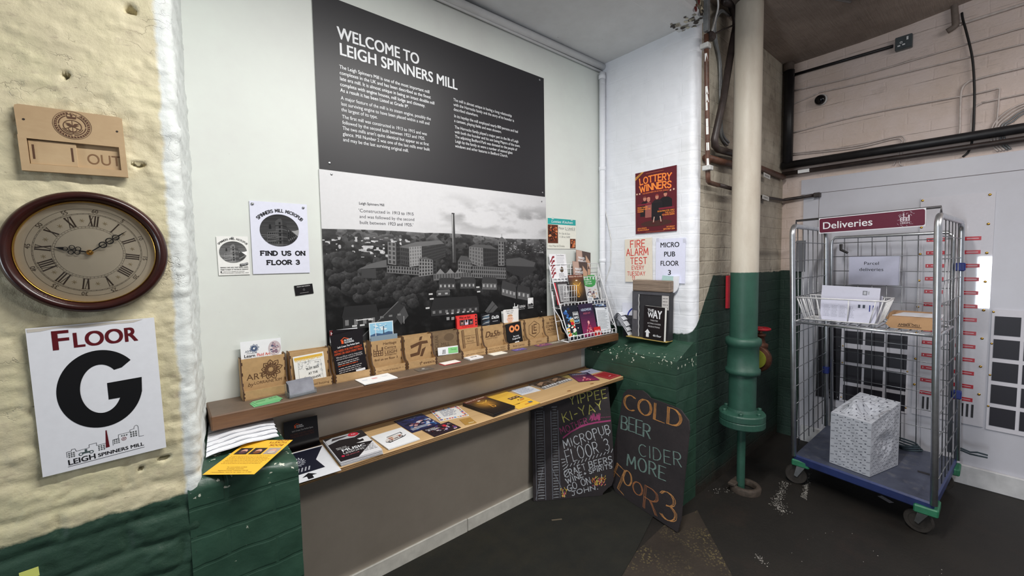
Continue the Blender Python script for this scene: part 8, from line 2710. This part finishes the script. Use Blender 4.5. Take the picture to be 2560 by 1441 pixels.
def post(w, h, x, y, z, label, draw, col, lean=4, cat='letter', tilt=0, mat=None):
    mb = sheet(w, h, 0.0015, col)
    if draw:
        draw(mb, 0.0015 + E1)
    return mb.build('letter', mat or PAPER, None, F_side(y, z, x, tilt) @ Matrix.Rotation(math.radians(-lean), 4, 'X'), label=label, cat=cat, group='post in the wire basket')


def d_formp(mb, z):
    rnd = random.Random(95)
    for i in range(4):
        fake_lines(mb, 0.016 + i * 0.040, 0.050 + i * 0.040, 0.092, 0.0075, 10, 0.0028, S(150, 150, 166), z, rnd, 0.3)
        mb.line([(0.012 + i * 0.040, 0.020), (0.012 + i * 0.040, 0.105)], 0.0006, S(170, 170, 186), z)
    for x in (0.184, 0.206):
        mb.rect(x, 0.088, x + 0.011, 0.108, S(70, 76, 90), z)
    mb.rect(0.236, 0.070, 0.241, 0.108, S(40, 50, 140), z); mb.rect(0.252, 0.070, 0.257, 0.108, S(40, 50, 140), z)


post(0.272, 0.126, 3.194, 0.740, WB + 0.011, 'white printed form with small columns standing at the front of the basket', d_formp, S(214, 214, 232), 5, tilt=-1)
post(0.285, 0.215, 3.232, 0.752, WB + 0.011, 'tall white envelope with a grey stamp mark standing up in the basket', lambda mb, z: (mb.rect(0.205, 0.168, 0.226, 0.194, S(120, 122, 130), z), mb.rect(0.209, 0.172, 0.222, 0.190, S(190, 192, 200), z + E1), mb.rect(0.230, 0.172, 0.236, 0.192, S(170, 172, 180), z)), S(210, 210, 226), 3, tilt=-2)
post(0.285, 0.170, 3.285, 0.748, WB + 0.011, 'white envelope behind the stamped one in the basket', None, S(200, 200, 214), 2, tilt=-3)

# ---- flat cardboard parcels on the shelf
CARD = NT('brown_kraft_card', 0.65)
CARD.colour(dirt(CARD, S(186, 146, 106), S(160, 122, 86), 8, 0.4, 0.7, 0.7))
CARDM = CARD.m
def mailer(x0, x1, y0, y1, z0, h, label):
    r = empty('cardboard_mailer', Matrix.Translation(((x0 + x1) / 2, (y0 + y1) / 2, z0)), label, 'parcel')
    hx, hy = (x1 - x0) / 2, (y1 - y0) / 2
    mb = MB()
    prof = [(-hy, 0.35 * h), (-hy + 0.022, 0), (hy - 0.022, 0), (hy, 0.35 * h), (hy - 0.018, h), (-hy + 0.018, h)]
    vs = [(-hx, y, z) for y, z in prof] + [(hx, y, z) for y, z in prof]
    m = len(prof)
    mb.add(vs, [tuple(range(m)), tuple(range(m, 2 * m))[::-1]] + [(i, m + i, m + (i + 1) % m, (i + 1) % m) for i in range(m)])
    mb.build('box', CARDM, r, Matrix())
    return r


m1 = mailer(3.13, 3.40, 0.215, 0.418, zs + 0.0085, 0.062, 'brown cardboard mailer at the front of the cage shelf')
mb = MB(); mb.text('AMBER DELI', -0.048, 0.012, 0.013, S(70, 50, 36), 0, bold=0.03, width=0.085); mb.line([(-0.050, 0.008), (0.045, 0.008)], 0.003, S(70, 50, 36), 0); mb.ring(0.0, 0.012, 0.016, 0.018, S(70, 50, 36), 0, a0=20, a1=160)
mb.build('print', PAPER, m1, Matrix(((0, 0, -1, -0.1352), (-1, 0, 0, 0), (0, 1, 0, 0.004), (0, 0, 0, 1))))
m2 = mailer(3.415, 3.56, 0.235, 0.455, zs + 0.0085, 0.060, 'second brown cardboard mailer behind the front one')
mb = MB(); mb.prism([(0, 0), (0.20, 0), (0.20, 0.17), (0.03, 0.165)], 0, 0.003, S(206, 206, 212)); mb.build('envelope', PAPER, None, F_side(0.400, zs + 0.0722, 3.20, 0) @ Matrix.Rotation(math.radians(-89), 4, 'X'), label='white envelope lying on top of the brown mailers', cat='envelope')

# ---- parcel wrapped in printed paper on the blue base
PB = [Vector((3.139, 0.656)), Vector((3.091, 0.455)), Vector((3.400, 0.370)), Vector((3.448, 0.571))]
ZB = 0.211
pr = empty('wrapped_parcel', Matrix.Translation((3.27, 0.51, ZB)), 'crumpled parcel wrapped in white paper printed with dots and dashes', 'parcel')
PF = Matrix.Translation((-3.27, -0.51, -ZB))
TOPZ = [0.322, 0.318, 0.395, 0.40]


def face_pt(k, a, b):
    """Side k (0 front, 1 right, 2 back, 3 left): a along, b up 0..1 -> crumpled point."""
    p, q = PB[k], PB[(k + 1) % 4]
    e = p * (1 - a) + q * a
    h = TOPZ[k] * (1 - a) + TOPZ[(k + 1) % 4] * a
    d = q - p; n_ = Vector((d.y, -d.x)).normalized()
    if (e + n_ - Vector((3.27, 0.51))).length < (e - n_ - Vector((3.27, 0.51))).length:
        n_ = -n_
    w = math.sin(PI * a) * math.sin(PI * min(1, b))
    amp = 0.010 if k == 0 else 0.030
    c = (float(fbm(a * 4 + k * 9, b * 4, 4, 77)) - 0.47) * amp * w * 1.6
    low = (float(fbm(a * 9 + 3, b * 9 + k, 3, 78)) - 0.47) * 0.020 * w * max(0, 1 - b * 3) * (k == 0)
    return Vector((e.x + n_.x * (c + low), e.y + n_.y * (c + low), ZB + h * b)), n_


mb = MB()
n = 24
for k in range(4):
    P = np.array([[tuple(face_pt(k, i / n, j / n)[0]) for i in range(n + 1)] for j in range(n + 1)])
    mb.grid(P, S(214, 216, 224))
P = []
for j in range(n + 1):
    row = []
    for i in range(n + 1):
        a, b = i / n, j / n
        f0 = face_pt(0, a, 1.0)[0]; f2 = face_pt(2, 1 - a, 1.0)[0]
        l_ = face_pt(3, 1 - b, 1.0)[0]; r_ = face_pt(1, b, 1.0)[0]
        c00, c10, c01, c11 = face_pt(0, 0, 1)[0], face_pt(0, 1, 1)[0], face_pt(3, 0, 1)[0], face_pt(1, 1, 1)[0]
        p = f0 * (1 - b) + f2 * b + l_ * (1 - a) + r_ * a - (c00 * (1 - a) * (1 - b) + c10 * a * (1 - b) + c01 * (1 - a) * b + c11 * a * b)
        w = math.sin(PI * a) * math.sin(PI * b)
        bulge = 0.055 * math.exp(-((a - 0.35) / 0.2) ** 2 - ((b - 0.25) / 0.25) ** 2) - 0.045 * math.exp(-((a - 0.7) / 0.22) ** 2 - ((b - 0.45) / 0.3) ** 2)
        p = p + Vector((0, 0, w * ((float(fbm(a * 6, b * 6, 4, 79)) - 0.47) * 0.08 + bulge * 1.2)))
        row.append(tuple(p))
    P.append(row)
TP = np.array(P)
mb.grid(TP, S(210, 212, 220))
wrap = mb.build('wrapping', simple('creased_white_paper', S(184, 187, 196), 0.5, var=0.04, scale=30, bump=0.5), pr, PF)
mb = MB()
rnd = random.Random(99)
def mark(fn, a, b, da, db, dot):
    m = 4
    if dot:
        pts = [fn(a + da * 0.5 * math.cos(q), b + db * 0.5 * math.sin(q)) for q in np.linspace(0, 2 * PI, 8, endpoint=False)]
    else:
        pts = [fn(a, b), fn(a + da, b + db * 0.30), fn(a + da, b + db * 0.30 + 0.0055), fn(a, b + 0.0055)]
    mb.add(pts, [tuple(range(len(pts)))], S(78, 80, 92))
def side_fn(k):
    def g(a, b):
        p, nn = face_pt(k, min(max(a, 0), 1), min(max(b, 0), 1))
        return (p.x + nn.x * 0.0025, p.y + nn.y * 0.0025, p.z)
    return g
def top_fn(a, b):
    a = min(max(a, 0), 0.999) * n; b = min(max(b, 0), 0.999) * n
    i, j = int(a), int(b); fa, fb = a - i, b - j
    q = TP[j, i] * (1 - fa) * (1 - fb) + TP[j, i + 1] * fa * (1 - fb) + TP[j + 1, i] * (1 - fa) * fb + TP[j + 1, i + 1] * fa * fb
    return (q[0], q[1], q[2] + 0.003)
for fn, nu, nv in ((side_fn(0), 5, 13), (side_fn(1), 8, 15), (side_fn(3), 8, 15), (top_fn, 5, 8)):
    for j in range(nv):
        for i in range(nu):
            a = (i + 0.5 * (j % 2) + 0.10) / nu; b = (j + 0.35) / nv
            if a > 0.92:
                continue
            mark(fn, a, b, 0.46 / nu, 0.5 / nv, False)
            mark(fn, a + 0.78 / nu if a + 0.8 / nu < 0.97 else a - 0.15 / nu, b + 0.40 / nv, 0.15 / nu, 0.24 / nv, True)
mb.build('printed_pattern', PAPER, pr, PF)
tag(bpy.data.objects['printed_pattern'], kind='stuff')
mb = MB(); mb.tube([face_pt(1, 0.28, 0.99)[0] + Vector((0.0, 0, 0.004)), top_fn(0.9, 0.4), face_pt(1, 0.6, 1.0)[0] + Vector((0, 0, 0.004))], 0.003, 6); mb.build('string', simple('grey_string', S(150, 150, 156), 0.7), pr, PF)

# ================================================================ FLOOR SCRAPS AND SPILT PAINT
mb = sheet(0.075, 0.030, 0.0008, S(196, 194, 200)); mb.build('paper_scrap', PAPER, None, F_flat(3.322, 0.372, 0.0008, 55), label='scrap of white paper on the floor under the cage', cat='paper')
mb = sheet(0.060, 0.007, 0.003, S(110, 100, 84)); mb.build('wood_splinter', PAPER, None, F_flat(1.636, 1.620, 0.0075, -32), label='thin splinter of wood lying on the dark matting', cat='splinter')
mb = MB(); rnd = random.Random(101)
PS = S(176, 172, 166)
def spill(p0, p1, w, n):
    for k in range(n):
        t_ = rnd.random(); kk = rnd.uniform(0.35, 0.9)
        x = p0[0] + (p1[0] - p0[0]) * t_ + rnd.gauss(0, w); y = p0[1] + (p1[1] - p0[1]) * t_ + rnd.gauss(0, w)
        blot(mb, x, y, rnd.uniform(0.0010, 0.0048), tuple(q_ * kk for q_ in PS[:3]) + (1,), 0.0006, rnd, rnd.uniform(0.3, 0.9), 8)
spill((3.36, 0.815), (2.97, 0.745), 0.007, 420)
spill((3.10, 0.88), (2.80, 0.84), 0.012, 240)
spill((2.80, 0.84), (2.72, 0.78), 0.02, 160)
spill((2.215, 0.745), (2.185, 0.70), 0.012, 40)
spill((2.62, 1.14), (2.72, 1.10), 0.02, 30)
spill((2.0, 0.5), (3.0, 0.3), 0.25, 40)
tag(mb.build('paint_splashes', PAPER, floor), kind='stuff')
